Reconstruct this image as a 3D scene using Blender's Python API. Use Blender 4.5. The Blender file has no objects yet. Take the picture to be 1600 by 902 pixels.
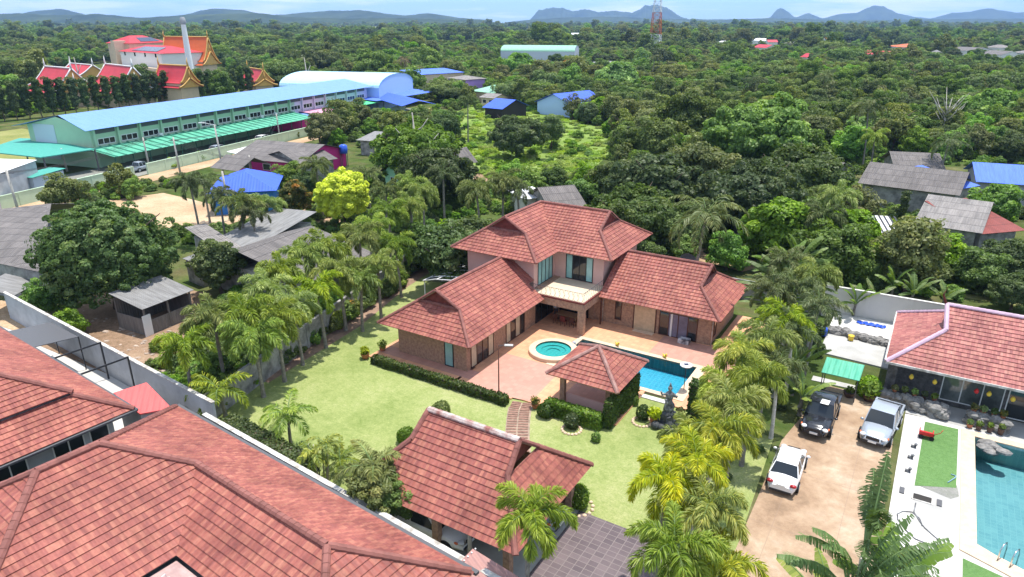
import bpy, math, random
import numpy as np
from mathutils import Vector, Matrix
random.seed(11); rng = np.random.default_rng(5)
R = math.radians
sc = bpy.context.scene
# ------------------------------------------------------------ camera
FPX, HZ, CAMZ = 1081.0, 33.0, 25.0
TH = math.atan((451 - HZ) / FPX)
cd = bpy.data.cameras.new('camera'); cam = bpy.data.objects.new('camera', cd); sc.collection.objects.link(cam)
cam.location = (0, 0, CAMZ); cam.rotation_euler = (math.pi / 2 - TH, 0, 0)
cd.sensor_width = 36; cd.lens = FPX / 1600 * 36; cd.clip_start = 0.3; cd.clip_end = 60000
sc.camera = cam
# ------------------------------------------------------------ sky, sun, exposure
SUNV = Vector((0.14, 0.12, 1.0)).normalized()
SUN_EL = math.asin(SUNV.z); SUN_AZ = math.atan2(SUNV.x, SUNV.y)
sc.view_settings.view_transform = 'Standard'; sc.view_settings.look = 'None'
sc.view_settings.exposure = 0.90; sc.view_settings.gamma = 1.0
w = bpy.data.worlds.new('World'); sc.world = w; w.use_nodes = True
nt = w.node_tree; nt.nodes.clear()
def N(nt, t, **kw):
    n = nt.nodes.new(t)
    for k, v in kw.items(): setattr(n, k, v)
    return n
sky = N(nt, 'ShaderNodeTexSky', sky_type='NISHITA', sun_disc=False)
sky.sun_elevation = SUN_EL; sky.sun_rotation = SUN_AZ; sky.altitude = 30; sky.air_density = 1.0; sky.dust_density = 0.3; sky.ozone_density = 2.5
tc = N(nt, 'ShaderNodeTexCoord'); mp = N(nt, 'ShaderNodeMapping'); mp.inputs['Scale'].default_value = (3.2, 3.2, 34)
nz = N(nt, 'ShaderNodeTexNoise'); nz.inputs['Scale'].default_value = 1.7; nz.inputs['Detail'].default_value = 7; nz.inputs['Roughness'].default_value = 0.62
cr = N(nt, 'ShaderNodeValToRGB'); cr.color_ramp.elements[0].position = 0.46; cr.color_ramp.elements[1].position = 0.62
mx = N(nt, 'ShaderNodeMix', data_type='RGBA'); mx.inputs[7].default_value = (6.2, 6.5, 6.9, 1)
tint = N(nt, 'ShaderNodeMix', data_type='RGBA', blend_type='MULTIPLY'); tint.inputs[0].default_value = 1
bg = N(nt, 'ShaderNodeBackground'); bg.inputs[1].default_value = 0.15
out = N(nt, 'ShaderNodeOutputWorld')
L = nt.links.new
L(tc.outputs['Generated'], mp.inputs[0]); L(mp.outputs[0], nz.inputs['Vector']); L(nz.outputs[0], cr.inputs[0])
sx = N(nt, 'ShaderNodeSeparateXYZ'); L(tc.outputs['Generated'], sx.inputs[0])
low = N(nt, 'ShaderNodeValToRGB'); low.color_ramp.elements[0].position = 0.02; low.color_ramp.elements[0].color = (0.50, 0.72, 1.0, 1); low.color_ramp.elements[1].position = 0.14; low.color_ramp.elements[1].color = (1.0, 0.98, 0.94, 1)
L(sx.outputs[2], low.inputs[0]); L(low.outputs[0], tint.inputs[7])
L(sky.outputs[0], tint.inputs[6]); L(tint.outputs[2], mx.inputs[6]); L(cr.outputs[0], mx.inputs[0]); L(mx.outputs[2], bg.inputs[0]); L(bg.outputs[0], out.inputs[0])
sd = bpy.data.lights.new('sun', 'SUN'); sd.energy = 3.35; sd.angle = R(0.5); sd.color = (1, 0.96, 0.9)
sun = bpy.data.objects.new('sun', sd); sc.collection.objects.link(sun)
sun.rotation_euler = SUNV.to_track_quat('Z', 'Y').to_euler()
sc.cycles.max_bounces = 6; sc.cycles.transparent_max_bounces = 12; sc.cycles.diffuse_bounces = 3; sc.cycles.volume_bounces = 0
sc.cycles.use_fast_gi = False; sc.cycles.use_denoising = True
sc.cycles.caustics_reflective = False; sc.cycles.caustics_refractive = False
# ------------------------------------------------------------ geometry helpers
CT, ST = math.cos(TH), math.sin(TH)
def G(x, y, z=0.0):
    """world point on the horizontal plane at height z"""
    u = (x - 800) / FPX; v = (y - 451) / FPX
    t = (CAMZ - z) / (ST + v * CT)
    return Vector((u * t, (CT - v * ST) * t, z))
def PX(p):
    d = Vector(p) - Vector((0, 0, CAMZ)); f = d.y * CT - d.z * ST
    if f <= 0.1: return (-9e9, -9e9)
    return (800 + FPX * d.x / f, 451 + FPX * (-d.y * ST - d.z * CT) / f)
col = sc.collection
def tagp(o, label=None, cat=None, group=None, kind=None):
    if label: o['label'] = label
    if cat: o['category'] = cat
    if group: o['group'] = group
    if kind: o['kind'] = kind
    return o
def thing(name, label, cat, loc=(0, 0, 0), rz=0.0, group=None):
    o = bpy.data.objects.new(name, None); o.empty_display_size = 0.3; col.objects.link(o)
    o.location = loc; o.rotation_euler = (0, 0, rz)
    return tagp(o, label, cat, group)
SPLITN = {'gablet': 1, 'gable': 1, 'bumper_trim': 6, 'number_plate': 6, 'wall_strip': 6, 'pillar': 6, 'bed_rail': 6, 'post': 6, 'bumper': 6, 'overflow_ledge': 6}
class MB:
    def __init__(s): s.v = []; s.f = []; s.uv = []; s.m = []; s.smooth = []; s.marks = []
    def face(s, pts, uv=None, m=0, sm=False):
        i = len(s.v); s.v.extend([tuple(p) for p in pts]); s.f.append(tuple(range(i, i + len(pts))))
        s.uv.extend(uv if uv else [(p[0], p[1]) for p in pts]); s.m.append(m); s.smooth.append(sm)
    def box(s, x0, x1, y0, y1, z0, z1, m=0, rz=0, c=None):
        P = [Vector((x, y, z)) for z in (z0, z1) for y in (y0, y1) for x in (x0, x1)]
        if rz:
            c = Vector(c if c else ((x0 + x1) / 2, (y0 + y1) / 2, 0)); M = Matrix.Rotation(rz, 3, 'Z')
            P = [M @ (p - Vector((c.x, c.y, 0))) + Vector((c.x, c.y, 0)) for p in P]
        dx, dy, dz = x1 - x0, y1 - y0, z1 - z0
        for idx, (a, b) in (((0, 2, 3, 1), (dy, dx)), ((4, 5, 7, 6), (dx, dy)), ((0, 1, 5, 4), (dx, dz)), ((1, 3, 7, 5), (dy, dz)), ((3, 2, 6, 7), (dx, dz)), ((2, 0, 4, 6), (dy, dz))):
            s.face([P[i] for i in idx], [(0, 0), (a, 0), (a, b), (0, b)], m)
    def prism(s, poly, z0, z1, m=0, mt=None):
        n = len(poly); A = sum(poly[i][0] * poly[(i + 1) % n][1] - poly[(i + 1) % n][0] * poly[i][1] for i in range(n))
        if A < 0: poly = poly[::-1]
        s.face([(p[0], p[1], z1) for p in poly], None, m if mt is None else mt)
        s.face([(p[0], p[1], z0) for p in poly[::-1]], None, m)
        for i in range(n):
            a, b = poly[i], poly[(i + 1) % n]; l = math.hypot(b[0] - a[0], b[1] - a[1])
            s.face([(a[0], a[1], z0), (b[0], b[1], z0), (b[0], b[1], z1), (a[0], a[1], z1)], [(0, z0), (l, z0), (l, z1), (0, z1)], m)
    def sheet(s, poly, z, m=0):
        n = len(poly); A = sum(poly[i][0] * poly[(i + 1) % n][1] - poly[(i + 1) % n][0] * poly[i][1] for i in range(n))
        if A < 0: poly = poly[::-1]
        s.face([(p[0], p[1], z) for p in poly], None, m)
    def beam(s, p, q, wd, ht, m=0, up=(0, 0, 1)):
        p = Vector(p); q = Vector(q); d = (q - p); l = d.length
        if l < 1e-6: return
        d.normalize(); sd_ = d.cross(Vector(up))
        if sd_.length < 1e-4: sd_ = d.cross(Vector((1, 0, 0)))
        sd_.normalize(); u = sd_.cross(d)
        A = [p + sd_ * (i * wd / 2) + u * (j * ht / 2) for i, j in ((-1, -1), (1, -1), (1, 1), (-1, 1))]
        B = [a + d * l for a in A]
        for i in range(4):
            j = (i + 1) % 4; s.face([A[i], A[j], B[j], B[i]], [(0, 0), (wd, 0), (wd, l), (0, l)], m)
        s.face(A[::-1], None, m); s.face(B, None, m)
    def tube(s, pts, rad, n=8, m=0, cap=True, sm=True):
        pts = [Vector(p) for p in pts]; k = len(pts)
        rads = rad if isinstance(rad, (list, tuple)) else [rad] * k
        rings = []
        for i, p in enumerate(pts):
            d = (pts[min(i + 1, k - 1)] - pts[max(i - 1, 0)]).normalized()
            a = d.cross(Vector((0, 0, 1)));
            if a.length < 1e-3: a = Vector((1, 0, 0))
            a.normalize(); b = d.cross(a)
            rings.append([p + (a * math.cos(2 * math.pi * t / n) + b * math.sin(2 * math.pi * t / n)) * rads[i] for t in range(n)])
        for i in range(k - 1):
            for t in range(n):
                u = (t + 1) % n; s.face([rings[i][u], rings[i][t], rings[i + 1][t], rings[i + 1][u]], [(t / n, i), (u / n, i), (u / n, i + 1), (t / n, i + 1)], m, sm)
        if cap: s.face(rings[0], None, m); s.face(rings[-1][::-1], None, m)
    def lathe(s, prof, c=(0, 0), n=16, m=0, sm=True, sx=1, sy=1):
        for i in range(len(prof) - 1):
            (r0, z0), (r1, z1) = prof[i], prof[i + 1]
            for t in range(n):
                a, b = 2 * math.pi * t / n, 2 * math.pi * (t + 1) / n
                P = [(c[0] + r0 * math.cos(a) * sx, c[1] + r0 * math.sin(a) * sy, z0), (c[0] + r0 * math.cos(b) * sx, c[1] + r0 * math.sin(b) * sy, z0), (c[0] + r1 * math.cos(b) * sx, c[1] + r1 * math.sin(b) * sy, z1), (c[0] + r1 * math.cos(a) * sx, c[1] + r1 * math.sin(a) * sy, z1)]
                if r0 < 1e-5: P = [P[0], P[2], P[3]]
                elif r1 < 1e-5: P = P[:3]
                s.face(P, None, m, sm)
    def blob(s, c, r, sc3=(1, 1, 1), n=10, k=6, jit=0.0, m=0, seed=0):
        rr = random.Random(seed); ring = []
        off = {}
        for i in range(k + 1):
            ph = math.pi * i / k - math.pi / 2; row = []
            for t in range(n):
                q = 1 + (rr.random() - .5) * 2 * jit
                if i in (0, k): q = 1
                a = 2 * math.pi * t / n
                row.append(Vector((c[0] + r * q * sc3[0] * math.cos(ph) * math.cos(a), c[1] + r * q * sc3[1] * math.cos(ph) * math.sin(a), c[2] + r * q * sc3[2] * math.sin(ph))))
            ring.append(row)
        for i in range(k):
            for t in range(n):
                u = (t + 1) % n
                P = [ring[i][t], ring[i][u], ring[i + 1][u], ring[i + 1][t]]
                if i == 0: P = [ring[0][t], ring[1][u], ring[1][t]]
                elif i == k - 1: P = [ring[i][t], ring[i][u], ring[k][t]]
                s.face(P, None, m, jit == 0)
    def build(s, name, mat, parent=None, bevel=0, merge=False):
        if name in SPLITN and len(s.f) > SPLITN[name]: s.marks = list(range(0, len(s.f), SPLITN[name]))
        if len(s.marks) > 1:
            bounds = s.marks + [len(s.f)]; first = None; bounds[0] = 0
            for a, b in zip(bounds[:-1], bounds[1:]):
                if a == b: continue
                k = MB(); off = s.f[a][0]; end = s.f[b - 1][-1] + 1
                k.v = s.v[off:end]; k.uv = s.uv[off:end]; k.f = [tuple(i - off for i in f) for f in s.f[a:b]]; k.m = s.m[a:b]; k.smooth = s.smooth[a:b]
                o = k.build(name + '', mat, parent, bevel, merge); first = first or o
            return first
        me = bpy.data.meshes.new(name); me.from_pydata(s.v, [], s.f)
        uvl = me.uv_layers.new(name='UVMap'); uvl.data.foreach_set('uv', np.array(s.uv, dtype=np.float32).ravel())
        mats = mat if isinstance(mat, (list, tuple)) else [mat]
        for m in mats: me.materials.append(m)
        me.polygons.foreach_set('material_index', s.m); me.polygons.foreach_set('use_smooth', s.smooth)
        if merge or any(s.smooth):
            import bmesh
            bm = bmesh.new(); bm.from_mesh(me); bmesh.ops.remove_doubles(bm, verts=bm.verts, dist=1e-4); bm.to_mesh(me); bm.free()
        me.update()
        o = bpy.data.objects.new(name, me); col.objects.link(o)
        if parent: o.parent = parent
        if bevel:
            b = o.modifiers.new('b', 'BEVEL'); b.width = bevel; b.segments = 2; b.limit_method = 'ANGLE'
        return o
def copy_tree(o, parent=None):
    c = o.copy(); col.objects.link(c)
    if parent: c.parent = parent
    for ch in list(o.children): copy_tree(ch, c)
    return c
def struct(o): o['kind'] = 'structure'; return o
# ------------------------------------------------------------ materials
MT = {}
def mat(name, c, rough=0.8, spec=0.3, metal=0.0, noise=None, bump=None, c2=None, emit=None):
    """noise=(scale, amount) mottles the colour; c2 is the second colour of the mottling; bump=(scale, strength)"""
    m = bpy.data.materials.new(name); m.use_nodes = True; t = m.node_tree; b = t.nodes['Principled BSDF']
    b.inputs['Base Color'].default_value = (*c, 1); b.inputs['Roughness'].default_value = rough
    b.inputs['Specular IOR Level'].default_value = spec; b.inputs['Metallic'].default_value = metal
    tcn = N(t, 'ShaderNodeTexCoord')
    if noise:
        n = N(t, 'ShaderNodeTexNoise'); n.inputs['Scale'].default_value = noise[0]; n.inputs['Detail'].default_value = 6; n.inputs['Roughness'].default_value = 0.65
        t.links.new(tcn.outputs['Object'], n.inputs['Vector'])
        r = N(t, 'ShaderNodeValToRGB'); k = noise[1]; d = c2 if c2 else tuple(x * (1 - k) for x in c)
        r.color_ramp.elements[0].position = 0.36; r.color_ramp.elements[1].position = 0.64
        r.color_ramp.elements[0].color = (*d, 1); r.color_ramp.elements[1].color = (*c, 1)
        t.links.new(n.outputs[0], r.inputs[0]); t.links.new(r.outputs[0], b.inputs['Base Color'])
    if bump:
        n = N(t, 'ShaderNodeTexNoise'); n.inputs['Scale'].default_value = bump[0]; n.inputs['Detail'].default_value = 4
        bp = N(t, 'ShaderNodeBump'); bp.inputs['Strength'].default_value = bump[1]; bp.inputs['Distance'].default_value = 0.05
        t.links.new(tcn.outputs['Object'], n.inputs['Vector']); t.links.new(n.outputs[0], bp.inputs['Height']); t.links.new(bp.outputs[0], b.inputs['Normal'])
    MT[name] = m; return m
def ramp(t, fac, stops, interp='LINEAR'):
    r = N(t, 'ShaderNodeValToRGB'); r.color_ramp.interpolation = interp
    while len(r.color_ramp.elements) < len(stops): r.color_ramp.elements.new(0.5)
    for e, (p, c) in zip(r.color_ramp.elements, stops): e.position = p; e.color = (*c, 1)
    t.links.new(fac, r.inputs[0]); return r
def math_n(t, op, a, b=None):
    n = N(t, 'ShaderNodeMath', operation=op)
    for i, x in enumerate((a, b)):
        if x is None: continue
        if isinstance(x, (int, float)): n.inputs[i].default_value = x
        else: t.links.new(x, n.inputs[i])
    return n.outputs[0]
def mixc(t, f, a, b, mode='MIX'):
    n = N(t, 'ShaderNodeMix', data_type='RGBA', blend_type=mode)
    for i, x in ((0, f), (6, a), (7, b)):
        if isinstance(x, (int, float)): n.inputs[i].default_value = x
        elif isinstance(x, tuple): n.inputs[i].default_value = (*x, 1)
        else: t.links.new(x, n.inputs[i])
    return n.outputs[2]
def tile_mat(name, cols, rough=0.62):
    """glazed roof tiles: UV in tiles (u) and courses (v); a tone per tile and the rib of the pan"""
    m = bpy.data.materials.new(name); m.use_nodes = True; t = m.node_tree; b = t.nodes['Principled BSDF']; Lk = t.links.new
    uv = N(t, 'ShaderNodeUVMap'); sp = N(t, 'ShaderNodeSeparateXYZ'); Lk(uv.outputs[0], sp.inputs[0])
    fu = math_n(t, 'FLOOR', math_n(t, 'MULTIPLY', sp.outputs[0], 2.0)); fv = math_n(t, 'FLOOR', sp.outputs[1])
    cb = N(t, 'ShaderNodeCombineXYZ'); Lk(fu, cb.inputs[0]); Lk(fv, cb.inputs[1])
    wn = N(t, 'ShaderNodeTexWhiteNoise', noise_dimensions='2D'); Lk(cb.outputs[0], wn.inputs['Vector'])
    n1 = N(t, 'ShaderNodeTexNoise'); n1.inputs['Scale'].default_value = 0.75; n1.inputs['Detail'].default_value = 3; Lk(uv.outputs[0], n1.inputs['Vector'])
    f = math_n(t, 'ADD', math_n(t, 'MULTIPLY', wn.outputs[0], 0.55), math_n(t, 'MULTIPLY', n1.outputs[0], 0.5))
    r = ramp(t, f, [(0.12, cols[0]), (0.36, cols[1]), (0.6, cols[2]), (0.85, cols[3])])
    tcn = N(t, 'ShaderNodeTexCoord'); n2 = N(t, 'ShaderNodeTexNoise'); n2.inputs['Scale'].default_value = 0.5; n2.inputs['Detail'].default_value = 5; Lk(tcn.outputs['Object'], n2.inputs['Vector'])
    st = ramp(t, n2.outputs[0], [(0.35, (0.72, 0.70, 0.70)), (0.6, (1, 1, 1))])
    mpS = N(t, 'ShaderNodeMapping'); mpS.inputs['Scale'].default_value = (1.1, 0.10, 1); Lk(uv.outputs[0], mpS.inputs[0]); n5 = N(t, 'ShaderNodeTexNoise'); n5.inputs['Scale'].default_value = 1.6; n5.inputs['Detail'].default_value = 6; n5.inputs['Roughness'].default_value = 0.7; Lk(mpS.outputs[0], n5.inputs['Vector'])
    st3 = ramp(t, n5.outputs[0], [(0.32, (0.70, 0.66, 0.66)), (0.52, (1, 1, 1))])
    n4 = N(t, 'ShaderNodeTexNoise'); n4.inputs['Scale'].default_value = 9; n4.inputs['Detail'].default_value = 5; Lk(tcn.outputs['Object'], n4.inputs['Vector'])
    st2 = ramp(t, n4.outputs[0], [(0.3, (0.82, 0.82, 0.84)), (0.65, (1, 1, 1))])
    Lk(mixc(t, 1.0, mixc(t, 1.0, mixc(t, 1.0, r.outputs[0], st.outputs[0], 'MULTIPLY'), st3.outputs[0], 'MULTIPLY'), st2.outputs[0], 'MULTIPLY'), b.inputs['Base Color'])
    b.inputs['Roughness'].default_value = rough; b.inputs['Specular IOR Level'].default_value = 0.25
    fr = math_n(t, 'SINE', math_n(t, 'MULTIPLY', sp.outputs[0], 2 * math.pi))
    bp = N(t, 'ShaderNodeBump'); bp.inputs['Strength'].default_value = 0.7; bp.inputs['Distance'].default_value = 0.022; Lk(fr, bp.inputs['Height']); Lk(bp.outputs[0], b.inputs['Normal'])
    MT[name] = m; return m
def sheet_mat(name, c, c2, period=0.18, rough=0.7, streak=0.5, depth=0.02, patch=0.0):
    """corrugated sheet: ribs run down the slope (u across)"""
    m = bpy.data.materials.new(name); m.use_nodes = True; t = m.node_tree; b = t.nodes['Principled BSDF']; Lk = t.links.new
    uv = N(t, 'ShaderNodeUVMap'); sp = N(t, 'ShaderNodeSeparateXYZ'); Lk(uv.outputs[0], sp.inputs[0])
    mpn = N(t, 'ShaderNodeMapping'); mpn.inputs['Scale'].default_value = (3.0, 0.35, 1); Lk(uv.outputs[0], mpn.inputs[0])
    n1 = N(t, 'ShaderNodeTexNoise'); n1.inputs['Scale'].default_value = 1.0; n1.inputs['Detail'].default_value = 7; n1.inputs['Roughness'].default_value = 0.7; Lk(mpn.outputs[0], n1.inputs['Vector'])
    r = ramp(t, n1.outputs[0], [(0.5 - streak / 2, c2), (0.5 + streak / 4, c)])
    cc = r.outputs[0]
    if patch:
        cb = N(t, 'ShaderNodeCombineXYZ'); Lk(math_n(t, 'FLOOR', math_n(t, 'DIVIDE', sp.outputs[0], 0.85)), cb.inputs[0]); Lk(math_n(t, 'FLOOR', math_n(t, 'DIVIDE', sp.outputs[1], 1.6)), cb.inputs[1])
        wn = N(t, 'ShaderNodeTexWhiteNoise', noise_dimensions='2D'); Lk(cb.outputs[0], wn.inputs['Vector'])
        rr = ramp(t, wn.outputs[0], [(0.0, (1 - patch,) * 3), (1.0, (1, 1, 1))]); cc = mixc(t, 1.0, cc, rr.outputs[0], 'MULTIPLY')
        lines = math_n(t, 'GREATER_THAN', math_n(t, 'FRACT', math_n(t, 'DIVIDE', sp.outputs[1], 1.6)), 0.95)
        cc = mixc(t, lines, cc, tuple(x * 0.5 for x in c2))
    Lk(cc, b.inputs['Base Color']); b.inputs['Roughness'].default_value = rough; b.inputs['Specular IOR Level'].default_value = 0.3
    fr = math_n(t, 'SINE', math_n(t, 'MULTIPLY', sp.outputs[0], 2 * math.pi / period))
    bp = N(t, 'ShaderNodeBump'); bp.inputs['Strength'].default_value = 0.8; bp.inputs['Distance'].default_value = depth; Lk(fr, bp.inputs['Height']); Lk(bp.outputs[0], b.inputs['Normal'])
    MT[name] = m; return m
def grid_mat(name, c, c2, joint, sx, sy, jw=0.02, rough=0.6, rot=0.0, big=0.25):
    """square floor tiles with joints, object coordinates"""
    m = bpy.data.materials.new(name); m.use_nodes = True; t = m.node_tree; b = t.nodes['Principled BSDF']; Lk = t.links.new
    tcn = N(t, 'ShaderNodeTexCoord'); mpn = N(t, 'ShaderNodeMapping'); mpn.inputs['Rotation'].default_value = (0, 0, rot); Lk(tcn.outputs['Object'], mpn.inputs[0])
    sp = N(t, 'ShaderNodeSeparateXYZ'); Lk(mpn.outputs[0], sp.inputs[0])
    X = math_n(t, 'DIVIDE', sp.outputs[0], sx); Y = math_n(t, 'DIVIDE', sp.outputs[1], sy)
    j = math_n(t, 'MAXIMUM', math_n(t, 'LESS_THAN', math_n(t, 'FRACT', X), jw / sx), math_n(t, 'LESS_THAN', math_n(t, 'FRACT', Y), jw / sy))
    cb = N(t, 'ShaderNodeCombineXYZ'); Lk(math_n(t, 'FLOOR', X), cb.inputs[0]); Lk(math_n(t, 'FLOOR', Y), cb.inputs[1])
    wn = N(t, 'ShaderNodeTexWhiteNoise', noise_dimensions='2D'); Lk(cb.outputs[0], wn.inputs['Vector'])
    n1 = N(t, 'ShaderNodeTexNoise'); n1.inputs['Scale'].default_value = big; n1.inputs['Detail'].default_value = 6; n1.inputs['Roughness'].default_value = 0.65; Lk(tcn.outputs['Object'], n1.inputs['Vector'])
    f = math_n(t, 'ADD', math_n(t, 'MULTIPLY', wn.outputs[0], 0.35), math_n(t, 'MULTIPLY', n1.outputs[0], 0.75))
    r = ramp(t, f, [(0.3, c2), (0.75, c)])
    Lk(mixc(t, j, r.outputs[0], joint), b.inputs['Base Color']); b.inputs['Roughness'].default_value = rough; b.inputs['Specular IOR Level'].default_value = 0.3
    MT[name] = m; return m
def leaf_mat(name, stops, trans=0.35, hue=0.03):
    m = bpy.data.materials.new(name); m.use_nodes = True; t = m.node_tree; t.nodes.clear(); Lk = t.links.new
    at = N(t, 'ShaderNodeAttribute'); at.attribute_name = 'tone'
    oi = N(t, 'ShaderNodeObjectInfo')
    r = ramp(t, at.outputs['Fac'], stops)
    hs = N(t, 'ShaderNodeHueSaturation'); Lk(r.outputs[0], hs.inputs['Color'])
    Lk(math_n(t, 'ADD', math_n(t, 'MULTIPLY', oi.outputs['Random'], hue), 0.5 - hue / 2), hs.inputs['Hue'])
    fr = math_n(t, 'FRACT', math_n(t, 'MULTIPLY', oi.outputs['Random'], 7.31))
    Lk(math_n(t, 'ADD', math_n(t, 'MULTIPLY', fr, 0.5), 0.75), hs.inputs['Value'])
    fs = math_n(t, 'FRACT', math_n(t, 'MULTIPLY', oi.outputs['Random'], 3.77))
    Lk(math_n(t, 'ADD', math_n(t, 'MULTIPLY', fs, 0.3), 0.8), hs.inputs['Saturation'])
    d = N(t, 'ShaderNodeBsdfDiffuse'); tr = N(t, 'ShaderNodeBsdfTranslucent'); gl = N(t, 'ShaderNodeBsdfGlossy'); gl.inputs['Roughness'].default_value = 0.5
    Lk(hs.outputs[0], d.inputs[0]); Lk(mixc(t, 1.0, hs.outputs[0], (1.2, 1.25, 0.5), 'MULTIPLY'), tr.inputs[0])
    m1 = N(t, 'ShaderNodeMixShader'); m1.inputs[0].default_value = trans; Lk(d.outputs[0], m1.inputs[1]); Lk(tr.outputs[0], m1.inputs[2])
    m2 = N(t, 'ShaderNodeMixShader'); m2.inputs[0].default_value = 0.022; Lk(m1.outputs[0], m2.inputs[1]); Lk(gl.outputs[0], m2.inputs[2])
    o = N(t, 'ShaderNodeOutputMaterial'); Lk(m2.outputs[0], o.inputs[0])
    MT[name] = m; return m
def glass_dark(name, c, rough=0.08):
    return mat(name, c, rough, 0.6)
def lerp3(a, b, f): return tuple(a[i] * (1 - f) + b[i] * f for i in range(3))
# leaves
g1, g2, g3 = (0.066, 0.110, 0.020), (0.150, 0.225, 0.040), (0.27, 0.34, 0.072)
leaf_mat('frond_mid', [(0, (0.09, 0.14, 0.018)), (0.5, (0.235, 0.31, 0.038)), (1, (0.46, 0.49, 0.085))], trans=0.3)
leaf_mat('leaf_green', [(0, g1), (0.55, g2), (1, g3)])
leaf_mat('leaf_dark', [(0, (0.050, 0.089, 0.024)), (0.6, (0.107, 0.163, 0.041)), (1, (0.215, 0.254, 0.076))])
leaf_mat('leaf_bright', [(0, (0.084, 0.164, 0.018)), (0.5, (0.186, 0.326, 0.037)), (1, (0.372, 0.490, 0.063))])
leaf_mat('leaf_olive', [(0, (0.079, 0.114, 0.024)), (0.6, (0.209, 0.238, 0.058)), (1, (0.397, 0.380, 0.111))])
leaf_mat('leaf_yellow', [(0, (0.15, 0.23, 0.01)), (0.45, (0.38, 0.46, 0.018)), (1, (0.64, 0.68, 0.045))], hue=0.0)
leaf_mat('leaf_orange', [(0, (0.052, 0.087, 0.020)), (0.6, (0.117, 0.137, 0.027)), (0.85, (0.390, 0.275, 0.041)), (1, (0.585, 0.250, 0.041))], hue=0.0)
leaf_mat('frond_green', [(0, (0.091, 0.142, 0.021)), (0.5, (0.215, 0.293, 0.041)), (1, (0.496, 0.528, 0.078))], trans=0.3)
leaf_mat('frond_yellow', [(0, (0.095, 0.156, 0.023)), (0.45, (0.297, 0.363, 0.043)), (1, (0.702, 0.622, 0.071))], trans=0.35, hue=0.02)
leaf_mat('frond_dark', [(0, (0.055, 0.088, 0.026)), (0.6, (0.132, 0.169, 0.053)), (1, (0.252, 0.262, 0.089))], trans=0.25)
leaf_mat('paddle_green', [(0, (0.046, 0.094, 0.019)), (0.6, (0.131, 0.215, 0.035)), (1, (0.308, 0.363, 0.070))], trans=0.3)
leaf_mat('hedge_leaf', [(0, (0.037, 0.071, 0.014)), (0.6, (0.089, 0.149, 0.025)), (1, (0.194, 0.246, 0.046))])
leaf_mat('dead_frond', [(0, (0.22, 0.13, 0.06)), (1, (0.50, 0.36, 0.20))], hue=0.0)
mat('bark', (0.16, 0.12, 0.085), 0.9, noise=(3, 0.45), bump=(8, 0.6))
mat('palm_bark', (0.30, 0.27, 0.23), 0.9, noise=(4, 0.45), bump=(5, 0.5))
mat('palm_bark_white', (0.62, 0.58, 0.52), 0.9, noise=(4, 0.35))
mat('crownshaft', (0.16, 0.24, 0.08), 0.6)
mat('pale_wood', (0.50, 0.46, 0.40), 0.85, noise=(2, 0.3))
# roof tiles
tile_mat('roof_tile', [(0.25, 0.080, 0.066), (0.335, 0.105, 0.083), (0.39, 0.130, 0.095), (0.46, 0.180, 0.122)])
tile_mat('roof_tile_pink', [(0.27, 0.095, 0.090), (0.40, 0.14, 0.125), (0.47, 0.18, 0.15), (0.52, 0.23, 0.18)])
mat('ridge_cap', (0.27, 0.105, 0.085), 0.75, noise=(1.5, 0.35))
mat('ridge_cap_worn', (0.62, 0.55, 0.50), 0.8, noise=(1.6, 0.5), c2=(0.27, 0.11, 0.09))
mat('ridge_cap_aged', (0.40, 0.25, 0.215), 0.8, noise=(1.6, 0.4), c2=(0.25, 0.11, 0.09))
mat('ridge_cap_lilac', (0.60, 0.42, 0.52), 0.7, noise=(1.5, 0.2))
mat('gablet_red', (0.20, 0.045, 0.035), 0.7, noise=(4, 0.4))
mat('eave_board', (0.36, 0.27, 0.21), 0.7)
mat('soffit', (0.62, 0.55, 0.47), 0.8)
mat('gutter_dark', (0.10, 0.10, 0.105), 0.5)
mat('gutter_white', (0.68, 0.66, 0.62), 0.7, noise=(2.2, 0.5), c2=(0.30, 0.27, 0.23))
mat('stone_clad', (0.46, 0.29, 0.19), 0.85, noise=(5, 0.5), c2=(0.27, 0.165, 0.115), bump=(6, 0.7))
mat('pink_plaster', (0.66, 0.42, 0.36), 0.8, noise=(0.6, 0.12))
mat('cream_panel', (0.62, 0.47, 0.30), 0.8, noise=(3, 0.2))
mat('brown_frame', (0.09, 0.035, 0.022), 0.5)
mat('black_frame', (0.015, 0.015, 0.017), 0.4)
mat('white_frame', (0.72, 0.72, 0.70), 0.5)
mat('teal_curtain', (0.30, 0.55, 0.52), 0.25, 0.6, noise=(0.9, 0.25))
mat('cream_curtain', (0.55, 0.47, 0.33), 0.3, 0.6, noise=(2.0, 0.2))
mat('dark_glass', (0.022, 0.026, 0.028), 0.06, 0.7)
mat('room_dark', (0.03, 0.026, 0.022), 0.7)
mat('beige_slab', (0.66, 0.53, 0.38), 0.7, noise=(1.0, 0.15))
mat('coping', (0.70, 0.52, 0.36), 0.7, noise=(2.5, 0.18))
mat('white_paving', (0.60, 0.575, 0.53), 0.8, noise=(0.45, 0.22))
mat('grey_paving', (0.47, 0.46, 0.43), 0.85, noise=(0.5, 0.25), bump=(10, 0.2))
mat('white_wall', (0.62, 0.60, 0.54), 0.8, noise=(0.5, 0.08))
mat('grey_wall', (0.44, 0.45, 0.47), 0.85, noise=(0.6, 0.25))
mat('old_wall', (0.40, 0.39, 0.36), 0.9, noise=(1.1, 0.6), c2=(0.16, 0.155, 0.145))
mat('rock', (0.30, 0.285, 0.265), 0.9, noise=(2.5, 0.55), bump=(5, 1.0))
mat('dark_rock', (0.085, 0.09, 0.095), 0.65, noise=(3, 0.6), bump=(5, 0.8))
mat('statue_stone', (0.30, 0.31, 0.32), 0.6, noise=(3.2, 0.85), c2=(0.045, 0.045, 0.05), bump=(8, 0.7))
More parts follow.
